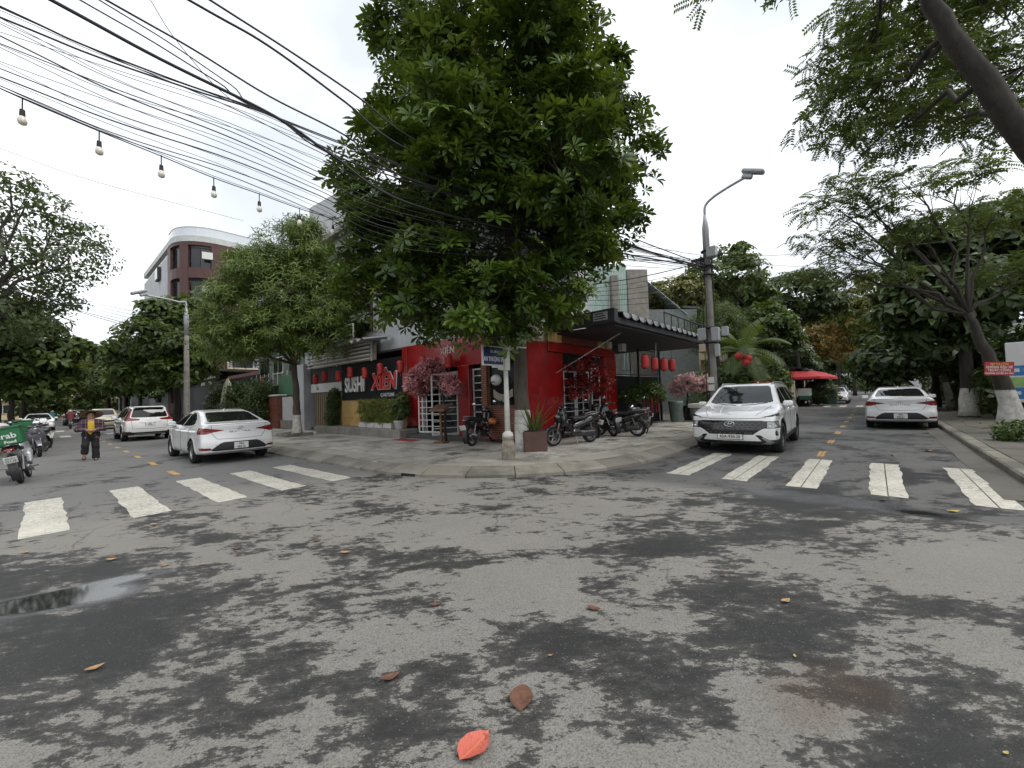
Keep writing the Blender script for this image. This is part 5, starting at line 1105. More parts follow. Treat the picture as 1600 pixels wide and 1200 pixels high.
text('roof_lettering', 'LẨU', .36, M_LETR, rst, FRt(3.4, 1.0, 4.15), PI / 2, AR - .25, .02, bold=.01)
# black gate yard right of the red front
gt = thing('yard_gate', 'black barred gate under the awning right of the red front', 'gate')
for a in (5.5, 7.9, 10.25): fb(FRt, 'gate_post', M_DGREY, gt, a, a + .09, -.2, -.1, .12, 3.56)
fb(FRt, 'gate_sheet', M_SIGN, gt, 5.6, 10.25, -.26, -.22, .14, 2.26); 
for z in (2.28, 3.44): fb(FRt, 'gate_rail', M_DGREY, gt, 5.6, 10.25, -.2, -.14, z, z + .05)
for k in range(44): a = 5.66 + .105 * k; fb(FRt, 'gate_bar', M_DGREY, gt, a, a + .028, -.18, -.155, 2.33, 3.44, .006)
fb(FRt, 'yard_back', M_SIGN, gt, 5.5, 10.5, -3.5, -3.4, .1, 3.5); fb(FRt, 'gate_lock', M_BEIGE, gt, 7.75, 7.87, -.2, -.12, 1.55, 1.75)
fb(FRt, 'lamp_box', M_WHT, gt, 5.62, 5.95, .1, .3, 3.2, 3.52); mapped(MB().tube([(6.7, 1.2, 3.5), (6.6, 1.2, 2.85), (6.75, 1.2, 2.5)], .02, 6), FRt, 'hanging_conduit', M_WHT, gt)
# ---- rounded maroon apartment block beyond the left side street
apt = thing('apartment_block', 'maroon apartment block with rounded corner and balconies, far left', 'building')
def AP(x, d, z):
    """x runs down the street front (negative), round the corner, then along the side street; d outward"""
    r = 3.4; q = x / r
    if x < 0: p = SL(49 + r - x, 8.6 - d)
    elif q < PI / 2: c = SL(49 + r, 8.6 + r); p = c + (-LN * math.cos(q) - LD * math.sin(q)) * (r + d)
    else: p = SL(49 - d, 8.6 + r + (x - r * PI / 2))
    return (p.x, p.y, z)
def shell(name, m, par, x0, x1, d0, d1, z0, z1):
    n = max(1, int((x1 - x0) / .6)); V = []; 
    for i in range(n + 1):
        x = x0 + (x1 - x0) * i / n; V += [AP(x, d0, z0), AP(x, d1, z0), AP(x, d1, z1), AP(x, d0, z1)]
    Fc = [(0, 1, 2, 3), (4 * n + 3, 4 * n + 2, 4 * n + 1, 4 * n)] + [(4 * i + j, 4 * i + 4 + j, 4 * i + 4 + (j + 1) % 4, 4 * i + (j + 1) % 4) for i in range(n) for j in range(4)]
    return link_mesh(name, V, Fc, m, par)
FLH = 3.4; RC = 3.4 * PI / 2
shell('street_wall', M_WALL, apt, -16, -1.6, -8, 0, .1, 17.6); shell('core_wall', mat('core_grey', (.25, .25, .26), .8), apt, -1.6, RC + 12, -2.0, -1.2, .1, 18)
for f in range(5):
    z = 1.0 + FLH * f
    for k in range(9): # cladding panels between storeys
        x0 = -1.6 + k * (RC + 13.6) / 9; x1 = x0 + (RC + 13.6) / 9 - .03; shell('cladding_panel', M_MAROON, apt, x0, x1, -.22, .0, z, z + 1.05)
    for x0, x1 in ((-1.6, -.2), (1.7, 2.6), (4.6, RC + .5), (RC + 5.2, RC + 5.7), (RC + 10.4, RC + 12)): shell('cladding_panel', M_MAROON if f != 4 or x0 < 4 else M_MAROON, apt, x0, x1, -.22, .01, z + 1.06, z + FLH - .01)
    for x0, x1 in ((-.2, 1.7), (2.6, 4.6)):
        wn_ = shell('window', M_DGREY, apt, x0, x1, -.5, -.35, z + 1.06, z + FLH - .2); shell('pane', M_WIN, wn_, x0 + .1, (x0 + x1) / 2 - .03, -.36, -.32, z + 1.15, z + FLH - .3); shell('pane', M_WIN, wn_, (x0 + x1) / 2 + .03, x1 - .1, -.36, -.32, z + 1.15, z + FLH - .3)
    shell('brick_infill', M_BRICK, apt, 2.6, 4.6, -.2, .004, z + .2, z + 1.0) if f == 3 else None
    ac = shell('air_conditioner', M_WHT, apt, 3.9, 4.7, .02, .35, z + 1.9, z + 2.6) if f in (3, 4) else None
    for x0, x1 in ((RC + .5, RC + 5.2), (RC + 5.7, RC + 10.4)):
        fr = shell('balcony', M_BEIGE, apt, x0 + .02, x1 - .02, -1.15, .10, z + 1.0, z + 1.16); shell('balcony_wall', M_LGREY, fr, x0, x1, -1.2, -1.1, z + 1.16, z + FLH); shell('pane', M_WIN, fr, x0 + .8, x0 + 2.6, -1.1, -1.02, z + 1.2, z + 2.8)
        for q in (x0 + .02, x1 - .14): shell('jamb', M_BEIGE, fr, q, q + .12, -1.0, .06, z + 1.16, z + FLH)
        for q in np.arange(x0 + .2, x1, .3): shell('baluster', M_DGREY, fr, q, q + .03, .02, .05, z + 1.16, z + 1.95)
        shell('handrail', M_DGREY, fr, x0 + .14, x1 - .14, .015, .06, z + 1.95, z + 2.0)
        if f == 4:
            for q in (x0 + .6, x0 + 3.2): shell('curtain', M_LETW, fr, q, q + .8, -.5, -.44, z + 1.3, z + 2.9)
shell('parapet', mat('pale_parapet', (.50, .52, .50), .8, 0, .12, 3, .1, stain=.3), apt, -16, RC + 12.5, -.35, .06, 18.3, 18.9); shell('top_band', M_MAROON, apt, -1.6, RC + 12, -.22, .02, 17.95, 18.3); shell('roof_slab', M_CONC, apt, -15, RC + 12, -8, -.4, 17.8, 18.3)
shell('glass_rail', mat('frosted_glass', (.62, .66, .68), .25, 0, .05), apt, -1.5, RC + 12, -.12, -.09, 18.9, 19.8); shell('rail_cap', M_LGREY, apt, -1.5, RC + 12, -.15, -.06, 19.8, 19.86)
for f in range(5):
    w_ = shell('window', M_DGREY, apt, -6.5, -5.0, .02, .3, 2.2 + FLH * f, 3.6 + FLH * f); shell('pane', M_WIN, w_, -6.4, -5.1, .3, .33, 2.3 + FLH * f, 3.5 + FLH * f)
# ---- generic row houses that close the views
def house(label, p, ang, wd, dp, ht, wm, roof='flat', rows=2, cols=3, rm=None, name='row_house'):
    t = thing(name, label, 'house', p, ang); MB().box(-wd / 2, wd / 2, 0, dp, 0, ht).build('wall', wm, t)
    if roof == 'flat': MB().cbox(-wd / 2 - .2, wd / 2 + .2, -.3, dp + .2, ht, ht + .25, .03).build('roof', rm or M_CONC, t)
    else: MB().prism([(-.5, ht - .1), (dp + .4, ht + 1.9), (dp + .4, ht + 2.05), (-.5, ht + .06)], -wd / 2 - .3, wd / 2 + .3, lambda a, b, h: (h, a, b)).build('roof', rm or M_LGREY, t)
    fh = ht / rows
    for r in range(rows):
        for c in range(cols):
            x = -wd / 2 + wd * (c + .5) / cols; hw = wd / cols * .3
            if r == 0 and c == cols // 2:
                d_ = MB().cbox(x - hw * .9, x + hw * .9, -.08, .02, .02, fh * .72, .01).build('door', M_WOOD, t); MB().cbox(x + hw * .6, x + hw * .7, -.12, -.08, 1.0, 1.12, .005).build('handle', M_CHROME, d_); continue
            z0 = r * fh + fh * .32; w_ = MB().cbox(x - hw, x + hw, -.07, .02, z0, z0 + fh * .45, .012).build('window', M_DGREY if (r + c) % 2 else M_WHT, t)
            for q in (-1, 1): MB().cbox(x + (q - 1) * hw / 2 + .05, x + (q + 1) * hw / 2 - .05, -.085, -.06, z0 + .07, z0 + fh * .45 - .07, .005).build('pane', M_WIN, w_)
            MB().cbox(x - hw - .05, x + hw + .05, -.14, .0, z0 - .06, z0 - .005, .01).build('sill', M_CONC, w_)
    if rows > 1 and cols > 2:
        b_ = MB().cbox(-wd * .3, wd * .3, -.95, 0, fh - .1, fh + .04, .01).build('balcony', M_CONC, t)
        for k in range(9): MB().cbox(-wd * .3 + .02 + k * wd * .072, -wd * .3 + .05 + k * wd * .072, -.93, -.9, fh + .04, fh + .9, .006).build('baluster', M_WHT, b_)
    return t
house('grey house with corrugated green-white flank and sloping roof right of the big tree', SR(33.5, -9.5, .1), AR, 7, 9, 7.4, M_CREAMW, 'slope', 2, 3)
hh = thing('corrugated_house', 'pale green corrugated upper wall with sloping clear roof right of the tree', 'house', A(970, 600, 27.0) * 1.0)
hh.location = (A(985, 600, 27).x, 27, .1); hh.rotation_euler = (0, 0, .1)
for k in range(22): MB().prism([(-2.6 + .12 * k, 0), (-2.6 + .12 * k + .06, -.05), (-2.6 + .12 * k + .12, 0), (-2.6 + .12 * k + .12, .05), (-2.6 + .12 * k, .05)], 3.0, 10.2).build('corrugation', mat('pale_green_sheet', (.42, .52, .47), .5, .1, .12, 3, .05, stain=.3), hh)
MB().box(.06, 1.5, -.1, 5, 0, 9.9).build('concrete_wall', M_CONC, hh); MB().box(1.5, 5.2, .3, 5, 0, 7.2).build('grey_wall', mat('grey_green_wall', (.16, .18, .17), .8), hh); MB().box(-2.6, .05, .06, 5, 0, 10.0).build('core', M_WALL, hh); MB().cbox(-1.2, -.75, -.5, -.1, 0, 9.4, .02).build('column', M_CONC, hh)
for k in range(6): MB().add([(1.5 + .5 * k, .2, 9.3 - .42 * k), (1.94 + .5 * k, .2, 8.93 - .42 * k), (1.94 + .5 * k, 4, 9.6 - .42 * k), (1.5 + .5 * k, 4, 9.97 - .42 * k), (1.5 + .5 * k, .2, 9.26 - .42 * k), (1.94 + .5 * k, .2, 8.89 - .42 * k), (1.94 + .5 * k, 4, 9.56 - .42 * k), (1.5 + .5 * k, 4, 9.93 - .42 * k)], [(0, 1, 2, 3), (7, 6, 5, 4), (0, 4, 5, 1), (1, 5, 6, 2), (2, 6, 7, 3), (3, 7, 4, 0)]).build('roof_sheet', mat('clear_roof_sheet', (.5, .56, .6), .3, .0, .1), hh)
house('cream house with orange trim behind the palm', (A(1120, 600, 34).x, 34, .1), -.5, 7, 8, 10.5, M_BEIGE, 'flat', 3, 3, mat('orange_roof', (.42, .13, .05), .7))
house('yellow house behind the red parasols', SR(58, -9, .1), AR, 9, 8, 8.5, M_CREAMW, 'flat', 2, 4)
house('pale house half hidden far down the right street', SR(75, 7, .1), AR + PI, 9, 8, 8, M_WALL, 'flat', 2, 4)
house('white house far behind trees at the right edge', SR(26, 9.5, .1), AR + PI, 10, 8, 6.8, M_WALL, 'slope', 2, 4)
house('grey row house among trees on the left pavement', SL(26, -8, .1), AL, 9, 8, 6.5, M_WALL, 'flat', 2, 4)
house('cream row house among trees left of the far white sedan', SL(56, -9, .1), AL, 10, 8, 7.5, M_CREAMW, 'flat', 2, 4)
house('low grey rooftop house beyond the dense big-leaved tree', SL(84, 9, .1), AL + PI, 10, 8, 11, M_WALL, 'flat', 3, 4)
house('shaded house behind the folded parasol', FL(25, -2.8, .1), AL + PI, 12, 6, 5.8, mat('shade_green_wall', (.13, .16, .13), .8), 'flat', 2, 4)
house('wide pale house closing the far end of the left street', SL(150, 2, .1), AL - PI / 2, 40, 8, 9, M_CREAMW, 'flat', 2, 8)
house('wide grey house closing the far end of the right street', SR(175, -1, .1), AR - PI / 2, 40, 8, 9, M_WALL, 'flat', 2, 8)
house('green-grey row house on the left street past the curved block', SL(72, 7, .1), AL + PI, 14, 8, 8, M_WALL, 'flat', 2, 4)
house('pale row house lining the right street past the parasols', SR(85, -9, .1), AR, 24, 8, 7.5, M_BEIGE, 'flat', 2, 6)
house('low wall house behind the verge shrubs on the right', SR(50, 9, .1), AR + PI, 24, 8, 5.5, M_WALL, 'flat', 2, 6)
# ---- boundary wall, green sheet, hedge side left of the restaurant
fn = thing('garden_fence', 'brick pier, white pickets and green sheet left of the grey pier', 'fence')
a1, _ = on_left(443, 640); a0, _ = on_left(431, 640); a2, _ = on_left(475, 640)
fb(FL, 'brick_pier_core', M_JOINT, fn, a1 - .02, a0 + .02, -.1, .34, .12, 2.0)
for k in range(24): fb(FL, 'brick', M_BRICK, fn, a1 - .04, a0 + .04, -.12, .37 + .006 * (k % 2), .13 + .078 * k, .13 + .078 * k + .066, .008)
fb(FL, 'pier_cap', M_WHT, fn, a1 - .1, a0 + .1, -.16, .42, 2.02, 2.12, .02)
for k in range(int((a1 - a2) / .16)): fb(FL, 'picket', M_WHT, fn, a2 + .16 * k, a2 + .16 * k + .07, .08, .12, .6, 1.95, .012)
fb(FL, 'dwarf_wall', M_CONC, fn, a2, a1, -.05, .2, .12, .62); fb(FL, 'green_sheet', mat('green_sheet', (.07, .16, .09), .5, 0, .15, 3, .1), fn, a2 + .3, a0 + .4, -.35, -.3, 2.05, 3.3)
fb(FL, 'fence_post', M_BEIGE, fn, a2 + .25, a2 + .55, -.42, -.2, .12, 3.4)
# ---- cafe front with black tarpaulin, further left
cf = thing('cafe_front', 'dark cafe front with black tarpaulin and lettered fascia behind the lamp post', 'cafe')
b0, _ = on_left(352, 600); b1, _ = on_left(286, 600)
V = []; n = 14
for i in range(n + 1):
    for j in range(9): q, r = i / n, j / 8; V.append(FL(b0 + (b1 - b0) * q, .25 + .12 * math.sin(q * 17) * (.4 + r) + .05 * math.sin(r * 7 + q * 9), 3.55 - 2.6 * r - .25 * math.sin(PI * q) * (1 - r) * r))
link_mesh('tarpaulin', V, [(9 * i + j, 9 * i + 9 + j, 9 * i + 10 + j, 9 * i + 1 + j) for i in range(n) for j in range(8)], mat('tarpaulin', (.035, .036, .038), .75, 0, .3, 4, .2), cf, True)
fb(FL, 'fascia', M_SIGN, cf, b0 - .6, b1 + 2, .0, .5, 3.6, 4.15); fb(FL, 'fascia_roof', M_DGREY, cf, b0 - 1, b1 + 3, -1.5, .9, 4.15, 4.25); fb(FL, 'back_wall', M_SIGN, cf, b0, b1 + 3, -2.5, -2.4, .1, 4.1)
p_ = FL((b0 + b1) / 2, .52, 3.85); [fb(FL, 'fascia_panel', M_LETW, cf, b0 + .5 + .55 * k, b0 + .5 + .55 * k + (.36, .3, .4, .34)[k % 4], .5, .515, 3.75, 3.75 + (.28, .22, .25, .2)[k % 4], .004) for k in range(6)]
for k in range(10): fb(FL, 'bunting', M_LETW, cf, b0 + 1.5 + .32 * k, b0 + 1.66 + .32 * k, .52, .54, 3.3, 3.55, .004)
# ================================================================== street furniture and small things
M_POLE = mat('pole_concrete', (.22, .205, .18), .85, 0, .35, 5, .3, 25, stain=.7); M_PWHITE = mat('worn_white_paint', (.60, .59, .55), .6, 0, .2, 7, .15, 30, stain=.5); M_BLUE = mat('sign_blue', (.012, .022, .10), .35, 0, .1, 3, 0)
def arc_pts(p, n=10): # Catmull-Rom through points
    P = [Vector(q) for q in p]; P = [P[0] * 2 - P[1]] + P + [P[-1] * 2 - P[-2]]; out = []
    for i in range(1, len(P) - 2):
        for k in range(n):
            t = k / n; a, b, c, d = P[i - 1:i + 3]
            out.append(.5 * (2 * b + (c - a) * t + (2 * a - 5 * b + 4 * c - d) * t * t + (3 * b - a - 3 * c + d) * t ** 3))
    return out + [P[-2]]
# ---- street-name post
sp = thing('street_sign_post', 'white post with two blue street-name plates and fluted base on the corner', 'sign post', (-.13, 8.85, .14))
pr = [(.145, 0), (.155, .03), (.15, .06), (.165, .2), (.15, .34), (.115, .43), (.13, .46), (.13, .50)]
b_ = MB(); n = 24; V = []
for r, h in pr:
    for k in range(n): q = r * (1 - .09 * (k % 2) * (.06 < h < .42)); V.append((q * math.cos(2 * PI * k / n), q * math.sin(2 * PI * k / n), h))
b_.add(V, [(i * n + k, i * n + (k + 1) % n, (i + 1) * n + (k + 1) % n, (i + 1) * n + k) for i in range(len(pr) - 1) for k in range(n)] + [tuple(range((len(pr) - 1) * n, len(pr) * n))])
b_.build('fluted_base', mat('weathered_cast', (.27, .24, .19), .8, 0, .5, 9, .4, 20, stain=.8), sp)
MB().lathe([(.07, .48), (.115, .50), (.125, .54), (.11, .59), (.07, .62), (.06, .64)], 20).build('collar', M_PWHITE, sp, True)
MB().lathe([(.062, .62), (.056, 1.3), (.05, 1.98)], 12).build('shaft', M_PWHITE, sp, True)
MB().cbox(-.075, .075, -.075, .075, 1.98, 2.95, .012).build('sleeve', M_PWHITE, sp, rz=AR); MB().lathe([(.012, 0), (.012, .01), (0, .012)], 8, (0, -.055, 1.45), 'y').build('bolt', M_ALLOY, sp)
for sg, zz, tx in ((-1, 2.10, ('ĐƯỜNG', 'AN THƯỢNG 29')), (1, 2.55, ('ĐƯỜNG', 'CHẾ LAN VIÊN'))):
    arm = thing('sign_arm', None, None, (0, 0, 0), AR); arm.parent = sp
    x0, x1 = (.07, .72) if sg > 0 else (-.72, -.07)
    MB().cbox(x0, x1, -.022, .022, zz - .03, zz + .40, .008).build('sign_frame', M_PWHITE, arm); MB().cbox(x0 + .03, x1 - .03, -.028, .028, zz, zz + .37, .004).build('sign_plate', M_BLUE, arm)
    MB().cbox(x0 + (.0 if sg > 0 else .30), x1 - (.30 if sg > 0 else 0), -.02, .02, zz - .07, zz - .032, .006).build('bracket', M_PWHITE, arm); MB().cbox(x0 + (.0 if sg > 0 else .48), x1 - (.48 if sg > 0 else 0), -.02, .02, zz - .11, zz - .072, .006).build('bracket', M_PWHITE, arm)
    for fy, rz_ in ((-.03, 0), (.03, PI)):
        text('street_name', tx[0], .085, M_LETW, arm, ((x0 + x1) / 2 + .06, fy, zz + .27), PI / 2, rz_, .002); text('street_name', tx[1], .13, M_LETW, arm, ((x0 + x1) / 2, fy, zz + .11), PI / 2, rz_, .002, .62, bold=.004)
# ---- lamp posts
def lamp_post(label, loc, h, ang, lean=0., arm=1.35, rise=1.55, boxes=True):
    t = thing('lamp_post', label, 'lamp post', loc, ang); t.rotation_euler[1] = lean
    MB().lathe([(.15, 0), (.145, .5), (.12, h * .6), (.10, h)], 14).build('concrete_pole', M_POLE, t, True)
    MB().lathe([(.11, h - .25), (.11, h + .75), (.08, h + .95), (.045, h + 1.2)], 14).build('steel_sleeve', M_LGREY, t, True)
    MB().tube(arc_pts([(0, 0, h + 1.1), (.03, 0, h + 1.5), (.28, 0, h + 1.15 + rise * .62), (.75, 0, h + 1.1 + rise * .86), (arm, 0, h + 1.1 + rise)]), .042, 8).build('arm', M_LGREY, t, True)
    hd = sdf('lamp_head', lambda P: smin(rbox(P, (arm + .22, 0, h + 1.2 + rise), (.33, .13, .07), .06, .42), rbox(P, (arm + .05, 0, h + 1.1 + rise), (.16, .08, .07), .05, .42), .05), (arm - .3, -.25, h + .8 + rise), (arm + .7, .25, h + 1.6 + rise), .025, M_LGREY, t)
    MB().lathe([(0, 0), (.1, -.01), (.11, .02)], 12, (arm + .33, 0, h + 1.17 + rise)).build('lamp_glass', M_LAMP, hd)
    if boxes:
        for k, (x, y, z, sx, sy, sz, m_) in enumerate(((-.22, -.12, 3.3, .13, .1, .2, M_LGREY), (.2, -.18, 3.25, .12, .1, .22, M_LGREY), (.24, -.2, 2.72, .07, .08, .2, M_LGREY), (-.24, -.1, 2.85, .1, .08, .13, M_BEIGE), (.42, .1, 3.35, .1, .08, .15, M_LGREY), (.2, -.12, 6.0, .14, .14, .17, M_LGREY), (-.22, .1, 5.75, .1, .1, .16, M_LGREY), (.16, -.18, 1.25, .06, .05, .1, M_LGREY))):
            MB().cbox(x - sx, x + sx, y - sy, y + sy, z - sz, z + sz, .015).build('junction_box', m_, t)
        for k in range(5): a = k * 1.1; MB().tube([(.18 * math.cos(a) + random.uniform(-.03, .03), .18 * math.sin(a), z) for z in (.3, 1.2, 2.2, 3.2, 4.2, 5.2, 6.0)], .014, 5).build('conduit', M_BLACK, t)
        for z in (3.0, 3.5, 5.3, 5.6, 6.1): MB().lathe([(.17, -.03), (.19, -.02), (.19, .02), (.17, .03)], 12, (0, 0, z)).build('clamp', M_BLACK, t, True)
        MB().cbox(-.5, .5, -.05, .05, 5.85, 5.93, .01).build('crossarm', M_DGREY, t)
        for z, tx in ((1.75, 'KHOAN CẮT'), (1.5, '0905 123')): q = MB().cbox(-.09, .09, -.185, -.178, z - .1, z + .1, .001).build('poster', M_PLATE, t)
    return t
LPR = Vector((6.72, 13.27, .12))
lamp_post('concrete lamp post with curved arm and meter boxes behind the SUV', LPR, 6.15, math.atan2(RN.y, RN.x), 0, 1.25, .9)
lamp_post('lamp post with long arm behind the left sedan', (-16.9, 20.6, .14), 5.4, math.atan2(-LN.y, -LN.x), 0, 1.6, .5, False)
# ---- planter with striped plant
pc = G(836, 706, .15); pl = thing('planter_box', 'square reddish brown planter with striped sword leaves beside the white post', 'planter', pc + Vector((0, .25, -.01)), .12)
m_ = MB(); m_.cbox(-.29, .29, -.25, -.22, 0, .52, .006); MB().cbox(-.29, .29, -.25, .25, 0, .50, .01).build('box', mat('brown_planter', (.11, .055, .042), .7, 0, .25, 4, .2, stain=.5), pl)
MB().cbox(-.26, .26, -.22, .22, .49, .53, .01).build('soil', mat('soil', (.03, .024, .017), .95), pl)
L_STR = leafmat('leaf_striped', (.03, .05, .018), (.10, .13, .03), .4, .2, (.45, .40, .16))
for k in range(34):
    az = k * 2.4; el = random.uniform(.5, 1.5); L_ = random.uniform(.5, .95) * (1.25 if k % 7 == 0 else 1); P = []; p = Vector((math.cos(az) * .1, math.sin(az) * .1, .52)); d = Vector((math.cos(az) * math.cos(el), math.sin(az) * math.cos(el), math.sin(el))); V = []; tn = []
    for j in range(8):
        sd = d.cross(Vector((0, 0, 1))).normalized() * .026 * (1 - (j / 7.5) ** 2); V += [p - sd, p + Vector((0, 0, -.008)), p + sd]; tn += [1.0, .3, 1.0] if k % 2 else [.5, .2, .5]; p = p + d * L_ / 7; d = (d + Vector((0, 0, -.16 if k % 3 == 0 else -.06))).normalized()
    link_mesh('sword_leaf', V, [(3 * j + a, 3 * j + 1 + a, 3 * j + 4 + a, 3 * j + 3 + a) for j in range(7) for a in (0, 1)], L_STR, pl, True, tn)
# ---- lanterns
def lantern(label, p, r=.14, h=.44, group=None, glyph=None, ang=0):
    t = thing('paper_lantern', label, 'lantern', p, ang, group); pf = [(r * .55, -h / 2)]
    for k in range(19): q = -1 + 2 * k / 18; pf.append((r * (1 - .36 * abs(q) ** 6) * (1.0 if k % 2 else .97), q * h / 2 * .97))
    pf.append((r * .55, h / 2)); MB().lathe(pf, 18).build('shade', M_REDD, t, True)
    for z in (-1, 1): MB().lathe([(r * .57, -.015), (r * .6, 0), (r * .57, .015)], 14, (0, 0, z * h / 2)).build('rim', M_SIGN, t)
    MB().tube([(0, 0, h / 2), (0, 0, h / 2 + .32)], .006, 5).build('cord', M_SIGN, t); MB().tube([(0, 0, -h / 2), (0, 0, -h / 2 - .1)], [.012, .02], 6).build('tassel', M_REDD, t)
    if glyph: text('painted_mark', glyph, r * .95, M_INK, t, (0, -r * 1.0, .0), PI / 2, 0, .004)
    return t
for i, (u, v) in enumerate(((411, 595), (493.5, 592.5), (507.5, 588), (529, 587), (547, 581.5), (570, 582.5), (594, 576.5), (625.5, 573), (661, 567), (701, 564))):
    a, z = on_left(u, v, .42); names = ('lone red lantern in front of the green sheet', 'leftmost red lantern beside the louvre screen', 'second red lantern over the white board', 'red lantern at the left end of the black sign', 'red lantern above the word in white letters', 'red lantern between the two sign words',
        'red lantern above the red letters', 'red lantern at the right end of the black sign', 'red lantern within the pink blossom', 'red lantern above the open doorway')
    lantern(names[i], FL(a, .42, z), .13, .46, 'red paper lanterns', '寿\n司' if i > 3 else None, AL + PI)
for i, (u, v) in enumerate(((1007.6, 565), (1022.5, 568.5), (1037, 569.6), (1049.6, 570))):
    a, z = on_right(u, v, 1.7); lantern(('nearest of four red lanterns below the awning', 'second of four red lanterns below the awning', 'third of four red lanterns below the awning', 'farthest of four red lanterns below the awning')[i], FRt(a, 1.7, z), .135, .46, 'red paper lanterns', None)
# ---- blossom trees and potted plants
L_PINK = leafmat('blossom_pink', (.34, .10, .12), (.55, .22, .24), .7, .3, (.70, .42, .42)); L_PALE = leafmat('blossom_pale', (.42, .20, .21), (.62, .38, .38), .7, .3, (.74, .60, .58)); L_REDL = leafmat('leaf_red', (.10, .006, .008), (.30, .014, .014), .5, .25)
BLO = [broad(6, .09, .07, .5) for _ in range(3)]; SML = [broad(6, .10, .05, .4) for _ in range(3)]
def wfl(a, d, z=.15): return FL(a, d, z)
def rel(base, FR, pts): return [tuple(Vector(FR(*q)) - Vector(base)) for q in pts]
bs = FL(2.75, .75, .15); lc = lambda a, d, z: tuple(Vector(FL(a, d, z)) - Vector(bs))
tree('blossom_tree', 'artificial pink blossom tree leaning across the open doorway', bs, [(0, 0, 0), lc(2.78, .75, 1.2), lc(2.95, .72, 1.75), lc(3.4, .7, 2.15), lc(3.8, .7, 2.35)],
     [(*lc(on_left(664, 590, .7)[0], .7, 2.3), .55, .45, .5), (*lc(on_left(655, 605, .7)[0], .7, 2.0), .42, .4, .42), (*lc(on_left(672, 575, .7)[0], .7, 2.6), .5, .4, .3), (*lc(2.55, .8, 2.05), .28, .25, .3), (*lc(2.2, .8, 1.85), .25, .25, .22)], BLO, 1900, L_PINK, B_DARK, 1.0, .3, 60, .007, tr=(.045, .025), inner=.05, lob=9)
bs = FRt(10.9, .9, .8); 
tree('blossom_tree', 'pale pink blossom bush in a pot behind the stone bench', bs, [(0, 0, 0), (0, 0, .5), (.05, 0, .9)], [(0, 0, 1.15, .62, .6, .5), (.55, -.2, 1.0, .5, .5, .4), (-.4, .1, .9, .45, .45, .45), (.8, -.1, 1.25, .3, .3, .25)], BLO, 1300, L_PALE, B_DARK, 1.0, .3, 60, .007, tr=(.04, .025), inner=.05, lob=9)
bs = FRt(2.5, .55, .15)
tree('red_leaf_tree', 'small red-leaved tree in front of the right red wall windows', bs, [(0, 0, 0), (.05, 0, .9), (.12, .05, 1.4)], [(.3, .2, 1.9, .75, .6, .45), (-.35, -.25, 1.6, .45, .4, .4), (.6, .5, 1.5, .4, .35, .3), (-.2, -.2, 2.3, .5, .4, .3)], BLO, 480, L_REDL, B_DARK, 1.1, .4, 40, .008, tr=(.05, .03), inner=.05, lob=8)
bs = FRt(6.2, .7, .15)
tree('bonsai_tree', 'small green bonsai with hanging red ribbons by the black gate', bs, [(0, 0, 0), (-.1, 0, .5), (.1, 0, 1.0)], [(.2, .1, 1.45, .75, .7, .35), (-.45, -.1, 1.25, .45, .45, .28), (.7, .3, 1.2, .4, .4, .25)], SML, 1600, L_MID, B_DARK, 1.0, .5, 30, .008, tr=(.09, .05), inner=.1, lob=8)
bz = bpy.data.objects[[o.name for o in bpy.data.objects if o.name.startswith('bonsai_tree')][0]]
for k in range(12): x, y = random.uniform(-.5, .8), random.uniform(-.4, .4); MB().cbox(x - .006, x + .006, y - .012, y + .012, .55 + random.uniform(0, .2), 1.2, .002).build('ribbon', M_REDD, bz)
def pot(label, p, r, h, m_, name='plant_pot', cat='pot', group=None):
    t = thing(name, label, cat, p, 0, group); MB().lathe([(r * .7, 0), (r * .82, h * .1), (r, h * .8), (r * 1.08, h * .86), (r * 1.08, h), (r * .95, h), (r * .9, h * .9)], 20, caps=False).build('body', m_, t, True); MB().lathe([(0, h * .9), (r * .92, h * .9)], 20, caps=False).build('soil', MATS['soil'], t); return t
M_GLAZE = mat('white_glaze', (.55, .54, .51), .4, 0, .15, 5, .05, stain=.3); M_GREYPOT = mat('grey_pot', (.20, .21, .20), .7, 0, .3, 5, .2)
def bush(name, label, p, blobs, n, lm, tm_=None, sc_=1.0, cat='plant', group=None, stem=True):
    t = thing(name, label, cat, p, 0, group); P, N, dp = crown_points(blobs + lobed(blobs, 7), n, .2, -.2); dirs = N * .6 + np.array([0, 0, .4]) + RNG.normal(0, .4, N.shape); dirs /= np.linalg.norm(dirs, axis=1, keepdims=True)
    scatter('foliage', tm_ or SML, P, basis(dirs), sc_ * RNG.uniform(.7, 1.3, len(P)), np.clip(RNG.normal(.5, .22, len(P)), 0, 1), lm, t)
    mb = MB()
    for i in RNG.choice(len(P), min(18, len(P)), replace=False): mb.tube([(P[i, 0] * .2, P[i, 1] * .2, 0), tuple(P[i] * .6), tuple(P[i])], [.012, .008, .004], 4, False)
    mb.build('stems', B_DARK, t); return t
for k in range(4):
    a = 8.35 - .62 * k; tr_ = thing('trough_planter', ('leftmost white trough with thin green plants', 'second white trough with thin green plants', 'third white trough with thin green plants', 'rightmost white trough with thin green plants')[k], 'planter', FL(a, .42, .46), AL, 'white troughs under the sign')
    MB().cbox(-.28, .28, -.11, .11, 0, .2, .015).build('trough', M_GLAZE, tr_); 
    P = RNG.uniform((-.28, -.16, .2), (.28, .16, 1.15), (170, 3)); d_ = RNG.normal(0, .5, P.shape) + np.array([0, 0, .5]); d_ /= np.linalg.norm(d_, axis=1, keepdims=True)
    scatter('foliage', [sprig(6, .13, .025, .1)], P, basis(d_), RNG.uniform(.7, 1.2, len(P)), RNG.uniform(.2, .9, len(P)), L_WILL, tr_)
